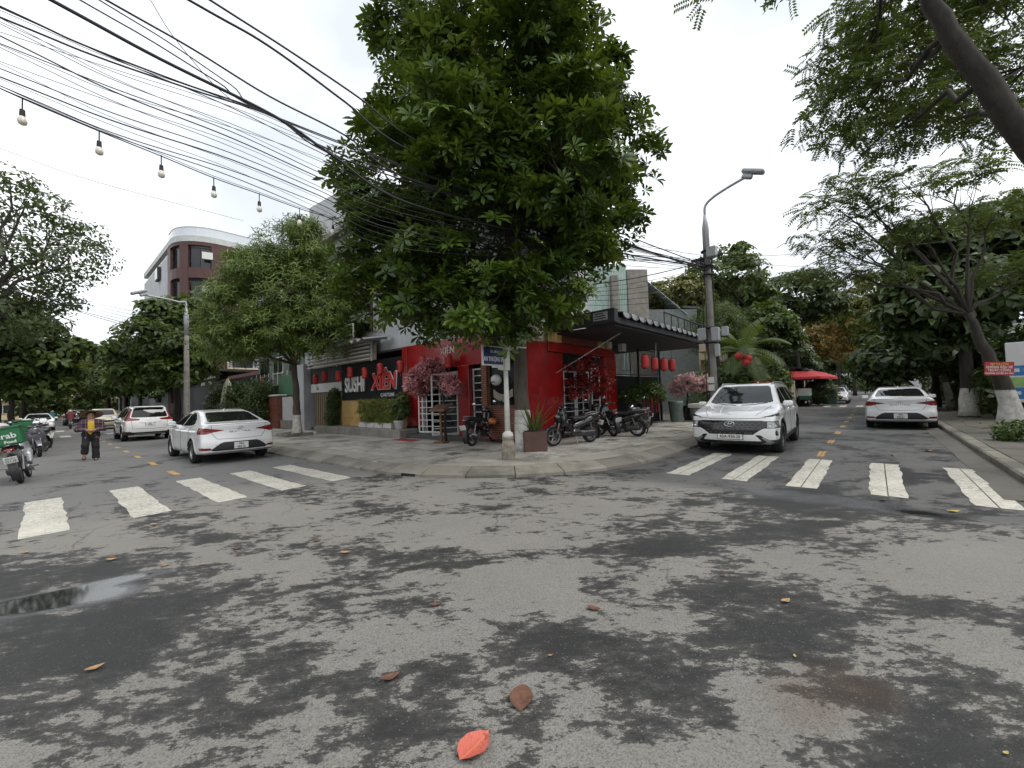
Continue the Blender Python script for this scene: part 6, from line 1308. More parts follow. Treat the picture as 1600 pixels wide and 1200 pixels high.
pp = FL(5.75, .45, .46); pot('round white glazed pot at the right end of the sign ledge', pp, .2, .32, M_GLAZE); bush('potted_plant', 'green leafy plant in the round white pot', Vector(pp) + Vector((0, 0, .3)), [(0, 0, .45, .35, .35, .4), (.1, .1, .8, .25, .25, .3)], 260, L_MID, BRO, .5)
bush('climbing_plant', 'dark climbing plant at the left end of the ochre wall', FL(11.5, .25, .2), [(0, 0, .8, .3, .3, .8), (.1, 0, 1.5, .3, .3, .5)], 800, L_DARK)
mn = thing('menu_stand', 'wooden menu stand with sloping top by the doorway', 'menu stand', FL(2.62, 1.05, .15), AL + PI + .2)
MB().cbox(-.035, .035, -.03, .03, 0, 1.0, .006).build('post', M_WOOD, mn); MB().cbox(-.2, .2, -.16, .16, 0, .04, .008).build('foot', M_WOOD, mn); MB().prism([(-.22, 1.0), (.2, 1.18), (.2, 1.22), (-.22, 1.05)], -.3, .3, lambda a, b, h: (h, a, b)).build('top', M_WOOD, mn); MB().prism([(-.18, 1.075), (.16, 1.215), (.16, 1.222), (-.18, 1.082)], -.26, .26, lambda a, b, h: (h, a, b)).build('menu_card', mat('menu_card', (.10, .06, .045), .4), mn)
tag(mapped(MB().cbox(4.0, 5.1, .75, 1.25, .149, .158, .003), FL, 'door_mat', mat('red_mat', (.26, .03, .025), .95, 0, .3, 20, .3), None), 'worn red door mat in front of the restaurant step', 'mat')
gh = thing('ball_lantern', 'round white ball with two dark dots and fringe hanging at the show window', 'lantern', FL(1.0, .18, 2.06), AL + PI)
MB().lathe([(.17 * math.sin(t), -.17 * math.cos(t)) for t in np.linspace(.01, PI - .01, 12)], 18).build('ball', mat('paper_white', (.68, .68, .66), .5), gh, True)
for x in (-.03, .05): MB().lathe([(0, .0), (.025, .002), (.025, .012)], 10, (x, -.166, -.06), 'y').build('dot', M_INK, gh)
for k in range(26): q = k / 25; x = -.12 - .0 + .75 * q; MB().cbox(x - .012, x + .012, .0, .01, -.42 - .12 * math.sin(q * PI) - random.uniform(.08, .16), -.28 - .16 * math.sin(q * PI), .003).build('fringe_strand', M_JOINT, gh)
# ---- stone bench with pots, right of the gate
bn = thing('stone_bench', 'white stone slab bench on pots beside the black gate', 'bench', FRt(10.6, 1.5, .15), AR)
MB().cbox(-.75, .75, -.25, .25, .62, .80, .02).build('slab', mat('white_stone', (.58, .57, .54), .7, 0, .15, 5, .15, stain=.3), bn)
for x in (-.42, .36): MB().lathe([(.17, 0), (.2, .1), (.23, .55), (.2, .62)], 18, (x, 0, 0)).build('support', M_GREYPOT, bn, True)
MB().cbox(-1.0, -.6, -.35, -.1, 0, .2, .02).build('foot_block', M_GLAZE, bn)
pot('tall grey-green pot left of the stone bench', FRt(9.6, .8, .15), .3, .95, mat('grey_green_pot', (.13, .17, .15), .6, 0, .3, 5, .1)); pot('dark pot holding the pale blossom bush', FRt(10.9, .9, .15), .26, .7, M_GLOSSB); pot('white round pot at the foot of the lamp post', FRt(12.2, 1.6, .15), .26, .38, M_GLAZE); pot('small grey pot beside the white round pot', FRt(11.6, 1.5, .15), .16, .34, M_GREYPOT)
bush('potted_plant', 'dark spiky plant in front of the lamp post', FRt(12.0, .9, .2), [(0, 0, .6, .4, .4, .5)], 240, L_DARK, SPR, .9)
# ---- hedges and flowering shrubs
for i, (u, y, z0, z1, wd) in enumerate(((1130, 21.5, .1, 2.6, 1.5), (1185, 21.0, .1, 2.4, 1.5), (1196, 24, .1, 2.8, 1.2))):
    c = A(u, 600, y); bush('garden_shrub', ('dense green shrub between lamp post and palm', 'dense green shrub with coral flowers right of the palm', 'tall shrub behind the roof of the SUV')[i], (c.x, c.y, .1), [(0, 0, 1.1, wd, 1.1, 1.1), (-.6, 0, 2.0, wd * .7, .9, .7), (.6, .1, 1.9, wd * .7, .9, .8)], 900, L_MID if i else L_DARK, BRO, .85)
c = A(1192, 600, 19.6); bush('flowering_shrub', 'cluster of coral flowers above the SUV mirror', (c.x, c.y, 1.2), [(0, 0, .4, .55, .4, .35)], 160, leafmat('flower_coral', (.5, .07, .05), (.6, .16, .10), .6, .3), BLO, 1.3)
for i, u in enumerate((1155, 1165, 1168)): c = A(u, (556, 566, 560)[i], 19.8); sdf('lantern_ball', lambda P: ell(P, (0, 0, 0), (.2, .2, .19)) + .008 * np.cos(np.arctan2(P[1], P[0]) * 10), (-.3, -.3, -.3), (.3, .3, .3), .03, M_REDD).location = c
for i, o in enumerate([q for q in bpy.data.objects if q.name.startswith('lantern_ball')]): tag(o, ('round red ball lantern left of the palm trunk', 'lower round red ball lantern right of the palm trunk', 'upper round red ball lantern right of the palm trunk')[i], 'lantern', 'red ball lanterns at the palm')
b0, _ = on_left(345, 620); b1, _ = on_left(432, 620)
for i in range(3):
    a = b1 + .8 + (b0 - b1 - .6) * i / 2.6; bush('hedge_shrub', ('dark hedge shrub next to the brick pier', 'middle dark hedge shrub behind the left sedan', 'dark hedge shrub under the folded parasol')[i], FL(a, .7, .12), [(0, 0, 1.2, 1.0, .8, 1.2), (.2, 0, 2.3, .8, .7, .8)], 1000, L_DARK, SML, 1.5)
# folded parasol
fp = thing('folded_parasol', 'folded pale green parasol standing above the left sedan roof', 'parasol', FL(on_left(356, 640, 1.0)[0], 1.0, .12)); MB().tube([(0, 0, 0), (0, 0, 3.3)], .03, 8).build('pole', M_DGREY, fp)
V = []; n = 40
for j, (z, r) in enumerate(((1.05, .34), (1.5, .33), (2.0, .27), (2.5, .22), (2.9, .18), (3.2, .07), (3.32, .02))):
    for k in range(n): th = 2 * PI * k / n; q = r * (1 + .30 * math.sin(th * 8 + j * .5) + .12 * math.sin(th * 3 + j)); V.append((q * math.cos(th), q * math.sin(th), z + (.12 * math.sin(th * 8) if j == 0 else 0)))
link_mesh('canopy', V, [(j * n + k, j * n + (k + 1) % n, (j + 1) * n + (k + 1) % n, (j + 1) * n + k) for j in range(6) for k in range(n)], mat('pale_green_canvas', (.36, .38, .27), .85, 0, .15, 5, .15), fp, True)
# square kerb bed under the olive tree
tb_ = thing('tree_bed', 'low white-edged square bed round the olive tree trunk', 'tree bed', G(463, 681, .14), AL)
for x0, x1, y0, y1 in ((-.6, .6, -.6, -.48), (-.6, .6, .48, .6), (-.6, -.48, -.478, .478), (.48, .6, -.478, .478)): MB().cbox(x0, x1, y0, y1, 0, .15, .012).build('edge_stone', M_PWHITE if y0 < -.5 else M_KERB, tb_)
# ---- red parasols, cart and bin down the right street
def parasol(label, p, r, h, m_, group=None):
    t = thing('parasol', label, 'parasol', p, random.uniform(0, 1), group); MB().tube([(0, 0, 0), (0, 0, h)], .03, 8).build('pole', M_WOOD, t)
    V = [(0, 0, h + .1)]; n = 8
    for q, dz in ((.5, -.22), (1.0, -.62)):
        for k in range(n): V.append((r * q * math.cos(2 * PI * k / n), r * q * math.sin(2 * PI * k / n), h + .1 + dz))
    for k in range(n): V.append((r * math.cos(2 * PI * k / n), r * math.sin(2 * PI * k / n), h - .70))
    Fc = [(0, 1 + k, 1 + (k + 1) % n) for k in range(n)] + [(1 + k, 9 + k, 9 + (k + 1) % n, 1 + (k + 1) % n) for k in range(n)] + [(9 + k, 17 + k, 17 + (k + 1) % n, 9 + (k + 1) % n) for k in range(n)]
    link_mesh('canopy', V, Fc, m_, t)
    for k in range(n): MB().tube([(0, 0, h - .25), (r * .9 * math.cos(2 * PI * k / n), r * .9 * math.sin(2 * PI * k / n), h - .47)], .012, 4).build('rib', M_WOOD, t)
    MB().cbox(-.3, .3, -.3, .3, 0, .1, .02).build('base', M_CONC, t); return t
M_PRED = mat('parasol_red', (.48, .045, .05), .8, 0, .12, 4, .1)
parasol('left red square parasol beyond the SUV', Vector((A(1243, 600, 33).x, 33, .13)), 2.3, 2.75, M_PRED, 'red parasols'); parasol('right red parasol beside the green bush', Vector((A(1268, 600, 33.5).x, 33.5, .13)), 1.75, 2.72, M_PRED, 'red parasols')
ct = thing('market_cart', 'white cart under the red parasols', 'cart', Vector((A(1257, 600, 32).x, 32, .1)), AR)
MB().cbox(-.75, .75, -.4, .4, .75, 1.35, .04).build('box', M_WHT, ct); [MB().lathe([(.0, -.03), (.28, -.03), (.28, .03), (0, .03)], 16, (x, y, .3), 'y').build('wheel', M_TYRE, ct) for x in (-.4, .4) for y in (-.36, .36)]; MB().cbox(-.7, .7, -.35, .35, .45, .75, .02).build('chassis', mat('green_metal', (.03, .12, .08), .5), ct)
c = A(1298, 600, 32); bn2 = thing('litter_bin', 'dark green wheeled litter bin at the far kerb corner', 'bin', (c.x, 32, .05), AR); sdf('body', lambda P: rbox(P, (0, 0, .55), (.32, .35, .5), .05), (-.4, -.45, 0), (.4, .45, 1.15), .05, mat('bin_green', (.02, .06, .035), .5), bn2); MB().cbox(-.36, .36, -.38, .38, 1.05, 1.12, .02).build('lid', MATS['bin_green'], bn2)
c = A(1281, 600, 32.5); bush('round_bush', 'round dark bush beside the white cart', (c.x, c.y, .2), [(0, 0, 1.0, 1.0, .9, .95)], 900, L_DARK, SML, 2.0); c = A(1293, 600, 33); bush('round_bush', 'small yellow-green bush next to the litter bin', (c.x, c.y, .2), [(0, 0, .8, .7, .7, .7)], 400, L_YEL, SML, 2.0)
st = thing('street_stall', 'wooden terrace stall with dark canopy under the red parasols', 'stall', Vector((A(1240, 600, 35).x, 35, .1)), AR)
for x in (-2.5, 0, 2.5): MB().cbox(x - .06, x + .06, -1, -.88, 0, 2.9, .01).build('post', M_WOOD, st)
MB().prism([(-1.2, 2.9), (1.5, 3.4), (1.5, 3.5), (-1.2, 3.0)], -2.9, 2.9, lambda a, b, h: (h, a, b)).build('canopy', M_DGREY, st); MB().cbox(-2.6, 2.6, -1.05, -.95, .3, 1.0, .01).build('counter', M_WOOD, st); MB().cbox(-2.6, 2.6, 1.3, 1.4, 0, 3.3, .01).build('back', M_CREAMW, st)
# ---- right edge: banner on the tree, kiosk, blue-white board, small plants
tb0 = G(1583, 676, .13); bp_ = A(1561, 576, tb0.y - .42); bnr = thing('red_banner', 'red notice banner with white capitals nailed to the leaning tree', 'banner', bp_, -.55)
bnr.scale = (.60, 1, .72); bnr.rotation_euler = (0, .06, -.62); MB().cbox(-.42, .42, -.01, .01, -.24, .24, .003).build('board', mat('banner_red', (.40, .015, .02), .5, 0, .08), bnr)
for k, (tx, sz, m_) in enumerate((('XIN VUI LÒNG', .095, mat('banner_yellow', (.7, .45, .05), .5)), ('KHÔNG ĐẬU XE', .12, M_LETW), ('TRƯỚC CỔNG', .12, M_LETW), ('THƯỜNG XUYÊN RA VÀO', .085, M_LETW))): text('banner_lettering', tx, sz, m_, bnr, (0, -.013, .165 - .112 * k), PI / 2, 0, .001, .82, bold=.003)
ks = thing('roadside_kiosk', 'low dark-roofed kiosk behind the leaning tree at the right edge', 'kiosk', SR(18.5, 6.6, .12), AR + PI)
MB().box(-4, 4, 0, 3, 0, 2.6).build('wall', M_SIGN, ks); MB().prism([(-.9, 2.75), (3.3, 3.2), (3.3, 3.35), (-.9, 2.9)], -4.4, 4.4, lambda a, b, h: (h, a, b)).build('roof', M_DGREY, ks)
for x in (-3.9, -1.3, 1.3, 3.8): MB().cbox(x - .06, x + .06, -.8, -.7, 0, 2.8, .01).build('post', M_WHT, ks)
V = []; 
for i in range(25):
    for j in range(2): V.append((-1.0 + 2.0 * i / 24, -.9 - .5 * j + .04 * (i % 2), 2.3 - .55 * j))
link_mesh('green_curtain', V, [(2 * i, 2 * i + 2, 2 * i + 3, 2 * i + 1) for i in range(24)], mat('mint_canvas', (.16, .33, .26), .8, 0, .15), ks).location = (2.2, 0, .3)
bb = thing('advert_board', 'white and blue advertising board at the right edge', 'board', Vector((A(1652, 600, 11.4).x, 11.4, .12)), -.75)
MB().cbox(-.9, .9, -.02, .02, .75, 2.55, .01).build('panel', M_LETW, bb); MB().cbox(-.88, .88, -.026, -.02, 1.55, 1.85, .001).build('blue_band', mat('advert_blue', (.02, .16, .42), .4), bb); MB().cbox(-.88, .88, -.026, -.02, .85, 1.2, .001).build('blue_band', MATS['advert_blue'], bb); MB().cbox(-.85, .1, -.028, -.02, 1.22, 1.5, .001).build('green_band', mat('advert_green', (.25, .42, .12), .4), bb)
[MB().cbox(-.8 + .22 * k, -.66 + .22 * k, -.03, -.026, z, z + .1, .001).build('print_block', M_LETW, bb) for k in range(5) for z in (1.66, .98)]
for x in (-.8, .8): MB().cbox(x - .03, x + .03, .0, .05, 0, .78, .005).build('leg', M_DGREY, bb)
bush('weed_clump', 'weeds growing at the foot of the leaning tree', G(1588, 690, .12), [(0, 0, .22, .4, .3, .25)], 130, L_MID, SML, 1.1)
for i, (u, v) in enumerate(((1540, 645), (1560, 642), (1530, 640), (1575, 640))): c = G(u, v, .12); bush('low_fern', ('yellowish fern behind the straight limewashed trunk', 'green fern between the limewashed trunks', 'small fern left of the straight limewashed trunk', 'fern behind the leaning trunk')[i], c, [(0, 0, .35, .7, .6, .4)], 170, L_YEL if i != 1 else L_MID, SPR, 1.3)
# dark undergrowth closing the right verge
for i in range(7): c = SR(24 + 3.6 * i, 4.6 + .5 * (i % 2), .1); bush('verge_shrub', ('dark verge shrub nearest behind the right sedan', 'second dark verge shrub along the right pavement', 'third dark verge shrub along the right pavement', 'fourth dark verge shrub along the right pavement', 'fifth dark verge shrub along the right pavement', 'sixth dark verge shrub along the right pavement', 'farthest dark verge shrub along the right pavement')[i], c, [(0, 0, 1.2, 2.0, 1.5, 1.2), (.4, 0, 2.4, 1.6, 1.2, 1.0)], 700, L_DARK, FAR, .8)
for i in range(4): c = SL(17.5 + 4.5 * i, -6.2, .1); bush('verge_shrub', ('dark shrub behind the parked motorbikes', 'second dark shrub along the left pavement', 'third dark shrub along the left pavement', 'farthest dark shrub along the left pavement')[i], c, [(0, 0, 1.1, 2.2, 1.6, 1.1), (.4, 0, 2.3, 1.8, 1.2, .9)], 700, L_DARK, FAR, .8)
# ================================================================== motorbikes and people
M_BIKEB = mat('bike_black', (.010, .010, .011), .22, 0, .1, 4, 0, coat=.7); M_SEAT = mat('seat_vinyl', (.016, .015, .015), .55, 0, .2, 20, .2); M_STEEL = mat('dull_steel', (.28, .28, .28), .4, .8, .3, 12, .1); M_BIKEG = mat('bike_grey', (.10, .10, .115), .3, .2, .1, 4, 0, coat=.6); M_BIKES = mat('bike_silver', (.32, .33, .34), .35, .3, .1, 4, 0, coat=.4)
def bike_wheel(par, x, r, wd, spoke=True, m_=None):
    w_ = bpy.data.objects.new('wheel', None); COL.objects.link(w_); w_.parent = par; w_.location = (x, 0, r)
    MB().lathe([(r - wd * .75, -wd * .35), (r - wd * .4, -wd / 2), (r - .008, -wd * .32), (r, 0), (r - .008, wd * .32), (r - wd * .4, wd / 2), (r - wd * .75, wd * .35), (r - wd * .75, -wd * .35)], 30, axis='y', caps=False).build('tyre', M_TYRE, w_, True)
    rm = MB().lathe([(r - wd * .95, -wd * .3), (r - wd * .7, -wd * .34), (r - wd * .7, wd * .34), (r - wd * .95, wd * .3), (r - wd * .95, -wd * .3)], 30, axis='y', caps=False); rm.lathe([(.045, -.05), (.045, .05)], 12, axis='y')
    if spoke:
        for k in range(18): a = 2 * PI * k / 18; rm.tube([(.04 * math.cos(a + .5), .03 * (-1) ** k, .04 * math.sin(a + .5)), ((r - wd * .8) * math.cos(a), 0, (r - wd * .8) * math.sin(a))], .0035, 4)
    else:
        for k in range(5): a = 2 * PI * k / 5; rm.tube([(.03 * math.cos(a), 0, .03 * math.sin(a)), ((r - wd * .8) * math.cos(a + .15), 0, (r - wd * .8) * math.sin(a + .15))], [.022, .014], 6)
    rm.build('rim', m_ or M_STEEL, w_)
    return w_
def make_bike(kind, paint=M_BIKEB, accent=M_BIKEB, plate_=True, name='motorbike', box=False):
    """x forward, rear axle behind; underbone, scooter or classic"""
    t = bpy.data.objects.new(name, None); COL.objects.link(t); rr = {'underbone': .295, 'scooter': .27, 'classic': .31}[kind]; wb = {'underbone': 1.22, 'scooter': 1.28, 'classic': 1.32}[kind]; xr, xf = -wb / 2, wb / 2; wd = {'underbone': .085, 'scooter': .11, 'classic': .12}[kind]
    bike_wheel(t, xr, rr, wd, kind != 'scooter'); bike_wheel(t, xf, rr, wd * .85, kind != 'scooter')
    hx, hz = xf - .30, {'underbone': .98, 'scooter': 1.02, 'classic': 1.0}[kind]; S = lambda nm, f, lo, hi, m_, par=t, h=.016: sdf(nm, f, lo, hi, h, m_, par)
    fk = MB(); [fk.tube([(xf, y, rr), (xf - .13, y, rr + .38), (hx + .06, y * .8, hz - .12)], [.022, .024, .022], 8) for y in (-.085, .085)]; fk.build('fork', M_STEEL, t, True)
    S('front_mudguard', lambda P: np.maximum(np.maximum(np.abs(np.sqrt((P[0] - xf) ** 2 + (P[2] - rr) ** 2) - rr - .035) - .012, np.abs(P[1]) - .065), rr + .02 - P[2] + .35 * (P[0] - xf)), (xf - .42, -.1, .2), (xf + .42, .1, .75), paint)
    hb = MB(); hb.tube(arc_pts([(hx - .16, -.34, hz + .02), (hx - .04, -.2, hz + .05), (hx + .02, 0, hz - .01), (hx - .04, .2, hz + .05), (hx - .16, .34, hz + .02)], 5), .014, 8); hb.build('handlebar', M_BLACK, t, True)
    for y in (-1, 1):
        MB().tube([(hx - .17, y * .25, hz + .02), (hx - .19, y * .37, hz + .015)], .02, 8).build('grip', M_BLACK, t); MB().tube([(hx - .08, y * .26, hz + .03), (hx - .04, y * .30, hz + .16), (hx - .03, y * .36, hz + .22)], .006, 6).build('mirror_stem', M_BLACK, t)
        S('mirror', lambda P: ell(P, (hx - .03, y * .37, hz + .25), (.025, .065, .045)), (hx - .1, y * .37 - .1, hz + .17), (hx + .05, y * .37 + .1, hz + .33), M_CHROME if kind != 'scooter' else M_BLACK, t, .014)
    if kind == 'classic':
        S('fuel_tank', lambda P: smin(ell(P, (.16, 0, .78), (.30, .13, .12)), rbox(P, (.02, 0, .74), (.2, .09, .08), .06), .06), (-.3, -.2, .6), (.55, .2, .95), paint); S('seat', lambda P: smin(rbox(P, (-.32, 0, .755), (.32, .12, .045), .04), rbox(P, (-.6, 0, .79), (.1, .11, .05), .04), .05), (-.8, -.2, .65), (.1, .2, .9), M_BIKEG)
        S('rear_cowl', lambda P: smax(caps(P, (-.62, 0, .70), (-.86, 0, .66), .10, .07), -(P[2] - .60), .03), (-1.05, -.2, .5), (-.4, .2, .85), paint); S('head_lamp', lambda P: ell(P, (hx + .12, 0, hz - .12), (.09, .1, .1)), (hx, -.15, hz - .3), (hx + .3, .15, hz + .05), M_CHROME)
        fr = MB(); [fr.tube(q, .018, 7) for q in ([(hx, 0, hz - .15), (.1, 0, .35), (-.2, 0, .32)], [(hx, 0, hz - .1), (.0, 0, .68), (-.55, 0, .66)], [(-.2, .07, .34), (-.3, .07, .66)], [(-.2, -.07, .34), (-.3, -.07, .66)])]; fr.build('frame', M_BLACK, t)
        S('engine', lambda P: smin(rbox(P, (.02, 0, .42), (.19, .12, .10), .04), caps(P, (.08, 0, .45), (.16, 0, .64), .085, .075) + .006 * np.sin(P[2] * 220), .03), (-.3, -.2, .25), (.4, .2, .78), M_DALLOY)
    else:
        sc_ = kind == 'scooter'
        S('leg_shield', lambda P: smin(smin(caps(P, (hx + .06, 0, hz - .10), (hx - .02, 0, .62), .13, .15), ell(P, (hx + .10, 0, .72 if sc_ else .70), (.11, .23 if sc_ else .18, .24)), .06), smin(caps(P, (hx - .02, .14, .62), (hx - .22, .13, .40), .06, .05), caps(P, (hx - .02, -.14, .62), (hx - .22, -.13, .40), .06, .05), .03), .06), (hx - .45, -.34, .28), (hx + .32, .34, 1.15), paint)
        S('handlebar_cover', lambda P: smin(ell(P, (hx + .03, 0, hz + .01), (.12, .15, .075)), ell(P, (hx + .0, 0, hz + .05), (.07, .09, .05)), .04), (hx - .2, -.22, hz - .15), (hx + .25, .22, hz + .18), accent); S('head_lamp', lambda P: ell(P, (hx + (.18 if sc_ else .11), 0, (hz - .22) if sc_ else hz + .01), (.06, .11, .05)), (hx, -.16, hz - .35), (hx + .3, .16, hz + .12), M_LAMP)
        S('side_cover', lambda P: smin(smin(caps(P, (-.05, 0, .50), (xr + .05, 0, .66), .12 if sc_ else .085, .13 if sc_ else .11), caps(P, (xr + .1, 0, .66), (xr - .28, 0, .74), .115, .05), .08), rbox(P, (.1, 0, .36), (.30 if sc_ else .16, .15 if sc_ else .06, .055), .05), .08), (xr - .42, -.26, .22), (.5, .26, .9), paint)
        S('seat', lambda P: smin(rbox(P, (-.16, 0, .735), (.24, .115, .05), .045), rbox(P, (xr + .02, 0, .785), (.26, .105, .05), .045), .07), (xr - .35, -.18, .62), (.2, .18, .9), M_SEAT)
        S('engine', lambda P: smin(smin(rbox(P, (-.12, 0, .31), (.22, .11, .085), .05), caps(P, (.05, 0, .33), (.22, 0, .37), .075, .06) + .004 * np.sin(P[0] * 230), .03), rbox(P, (xr + .12, .1, .30), (.24, .05, .085), .05), .03), (xr - .2, -.2, .16), (.4, .22, .48), M_DALLOY)
        S('tail_lamp', lambda P: ell(P, (xr - .28, 0, .755), (.05, .09, .045)), (xr - .4, -.14, .68), (xr - .18, .14, .83), M_REDL); MB().tube(arc_pts([(xr + .14, -.1, .82), (xr - .14, -.12, .86), (xr - .3, 0, .86), (xr - .14, .12, .86), (xr + .14, .1, .82)], 5), .013, 7).build('grab_rail', M_STEEL, t, True)
    if kind == 'classic': S('tail_lamp', lambda P: ell(P, (-.95, 0, .66), (.03, .05, .04)), (-1.05, -.1, .58), (-.88, .1, .74), M_REDL)
    S('rear_mudguard', lambda P: np.maximum(np.maximum(np.abs(np.sqrt((P[0] - xr) ** 2 + (P[2] - rr) ** 2) - rr - .05) - .012, np.abs(P[1]) - .075), -(-(P[0] - xr) * .9 + (P[2] - rr) * .45 - .08)), (xr - .45, -.11, .1), (xr + .3, .11, .8), M_BLACK)
    ex = MB(); ex.tube(arc_pts([(.2, -.06, .33), (.25, -.12, .2), (.05, -.15, .19), (xr + .28, -.16, .24)], 5), .018, 7); ex.tube([(xr + .3, -.17, .24), (xr + .1, -.17, .27), (xr - .22, -.175, .36)], [.035, .05, .045], 10); ex.build('exhaust', M_STEEL if kind == 'underbone' else M_BLACK, t, True)
    for y in (-1, 1): MB().tube([(xr, y * .09, rr), (xr + .12, y * .12, .66)], .022, 8).build('shock_absorber', M_STEEL, t); MB().tube([(xr, y * .07, rr), (xr + .42, y * .08, .33)], .018, 6).build('swing_arm', M_STEEL, t)
    MB().tube([(-.02, .12, .24), (.0, .24, .03)], .012, 6).build('side_stand', M_STEEL, t); MB().tube([(.1, -.24, .27), (.1, .24, .27)], .012, 6).build('foot_peg', M_BLACK, t)
    if plate_:
        pz = .56 if kind != 'classic' else .52; px_ = xr - .40 if kind != 'classic' else -.98
        q = MB().cbox(-.004, .004, -.095, .095, -.07, .07, .002).build('number_plate', M_PLATE, t, loc=(px_, 0, pz)); q.rotation_euler = (0, -.35, 0)
        text('plate_number', '43-C1', .055, M_INK, q, (-.006, 0, .03), PI / 2, -PI / 2, .001); text('plate_number', '527.18', .055, M_INK, q, (-.006, 0, -.03), PI / 2, -PI / 2, .001)
        MB().tube([(px_ + .01, 0, pz), (px_ + .2, 0, pz + .12)], .012, 6).build('plate_bracket', M_BLACK, t)
    if box:
        M_GREEN = mat('delivery_green', (.012, .13, .045), .5, 0, .15, 4, .1)
        b_ = S('delivery_box', lambda P: rbox(P, (xr - .05, 0, 1.06), (.25, .235, .2), .03), (xr - .4, -.34, .75), (xr + .3, .34, 1.36), M_GREEN); MB().cbox(xr - .31, xr + .21, -.245, .245, 1.2, 1.26, .015).build('box_lid_band', M_BLACK if False else mat('delivery_green_dark', (.01, .09, .03), .5), b_)
        text('box_lettering', 'Grab', .16, M_LETW, b_, (xr - .306, 0, 1.06), PI / 2, -PI / 2, .002, bold=.003); text('box_lettering', 'Food', .08, M_LETW, b_, (xr - .306, -.06, .93), PI / 2, -PI / 2, .002, bold=.003)
    return t
def set_bike(o, rear, front, label, lean=-.09, group='parked motorbikes', cat='motorbike', z=.147):
    d = Vector(front) - Vector(rear); c = (Vector(rear) + Vector(front)) / 2; o.rotation_euler = (lean, 0, math.atan2(d.y, d.x)); o.location = (c.x, c.y, z); return tag(o, label, cat, group)
ub = make_bike('underbone', M_BIKEB, M_BIKEB); set_bike(ub, G(735, 698, .15), G(774, 689, .15), 'black motorbike with orange helmet parked by the menu stand')
hl = thing('helmet', 'orange helmet hanging on the motorbike by the doorway', 'helmet', ub.matrix_basis @ Vector((.28, -.22, .62))); sdf('shell', lambda P: smax(ell(P, (0, 0, 0), (.14, .12, .13)), -(P[2] + .07), .02), (-.2, -.2, -.2), (.2, .2, .2), .015, mat('helmet_orange', (.45, .10, .015), .25, 0, .05, 3, 0, coat=.5), hl); MB().tube([(0, .1, -.05), (.02, .0, -.16), (0, -.1, -.05)], .008, 5).build('strap', M_BLACK, hl)
sc1 = make_bike('scooter', M_BIKEB, M_BIKEB, name='motor_scooter'); set_bike(sc1, G(921, 691, .15), G(866, 697, .15), 'black scooter parked right of the planter, nearest of the row')
u2 = copy_tree(ub); set_bike(u2, G(968, 683, .15), G(922, 676, .15), 'black motorbike with white plate between scooter and classic motorcycle'); 
s3 = copy_tree(sc1); set_bike(s3, FRt(3.1, 1.9, 0), FRt(2.9, .75, 0), 'black scooter half hidden behind the front scooter')
cl = make_bike('classic', M_BIKEB, M_BIKEB, name='motorcycle'); set_bike(cl, G(1017, 669, .15), G(972, 676, .15), 'black classic motorcycle with long flat seat by the bonsai', cat='motorcycle')
db = make_bike('underbone', M_BIKES, M_BIKEB, True, 'delivery_motorbike', True); r0 = G(34, 755, .0); set_bike(db, r0, r0 + (LD * .99 + LN * .08) * 1.22, 'delivery motorbike with big green box at the left edge', -.2, z=.0)
b5 = make_bike('scooter', M_BIKEG, M_BIKEB, name='motor_scooter'); r1 = G(62, 714, 0); set_bike(b5, r1 + LD * 1.25 - LN * .15, r1, 'grey scooter facing the camera behind the delivery motorbike', .1, z=.0)
for i, (ds, dt) in enumerate(((1.6, -.2), (2.6, -.3), (3.9, -.15))):
    o = copy_tree((ub, b5, sc1)[i]); p = r1 + LD * ds + LN * dt; set_bike(o, p + LD * 1.0 + LN * .3, p - LN * .2, ('dark motorbike behind the grey scooter on the left', 'grey scooter further back on the left', 'farthest black scooter of the left row')[i], .1, z=.0)
g2 = thing('delivery_box', 'second green delivery box on the left behind the motorbikes', 'box', r1 + LD * 1.7 - LN * .4 + Vector((0, 0, .8)), AL); sdf('body', lambda P: rbox(P, (0, 0, .22), (.25, .25, .2), .03), (-.3, -.3, -.05), (.3, .3, .48), .03, MATS['delivery_green'], g2); MB().cbox(-.26, .26, -.26, .26, .42, .46, .01).build('lid', MATS['delivery_green_dark'], g2)
rc = thing('lamp_cover', 'red and white rounded top box cut by the left edge', 'top box', G(0, 716, 0) + Vector((-.05, 0, 1.02)), AL); sdf('shell', lambda P: ell(P, (0, 0, 0), (.26, .24, .17)), (-.3, -.3, -.2), (.3, .3, .2), .025, mat('shell_red', (.35, .015, .02), .3, coat=.5), rc); sdf('top', lambda P: smax(ell(P, (0, 0, .02), (.27, .25, .17)), .06 - P[2], .01), (-.3, -.3, -.05), (.3, .3, .25), .025, M_GLAZE, rc)
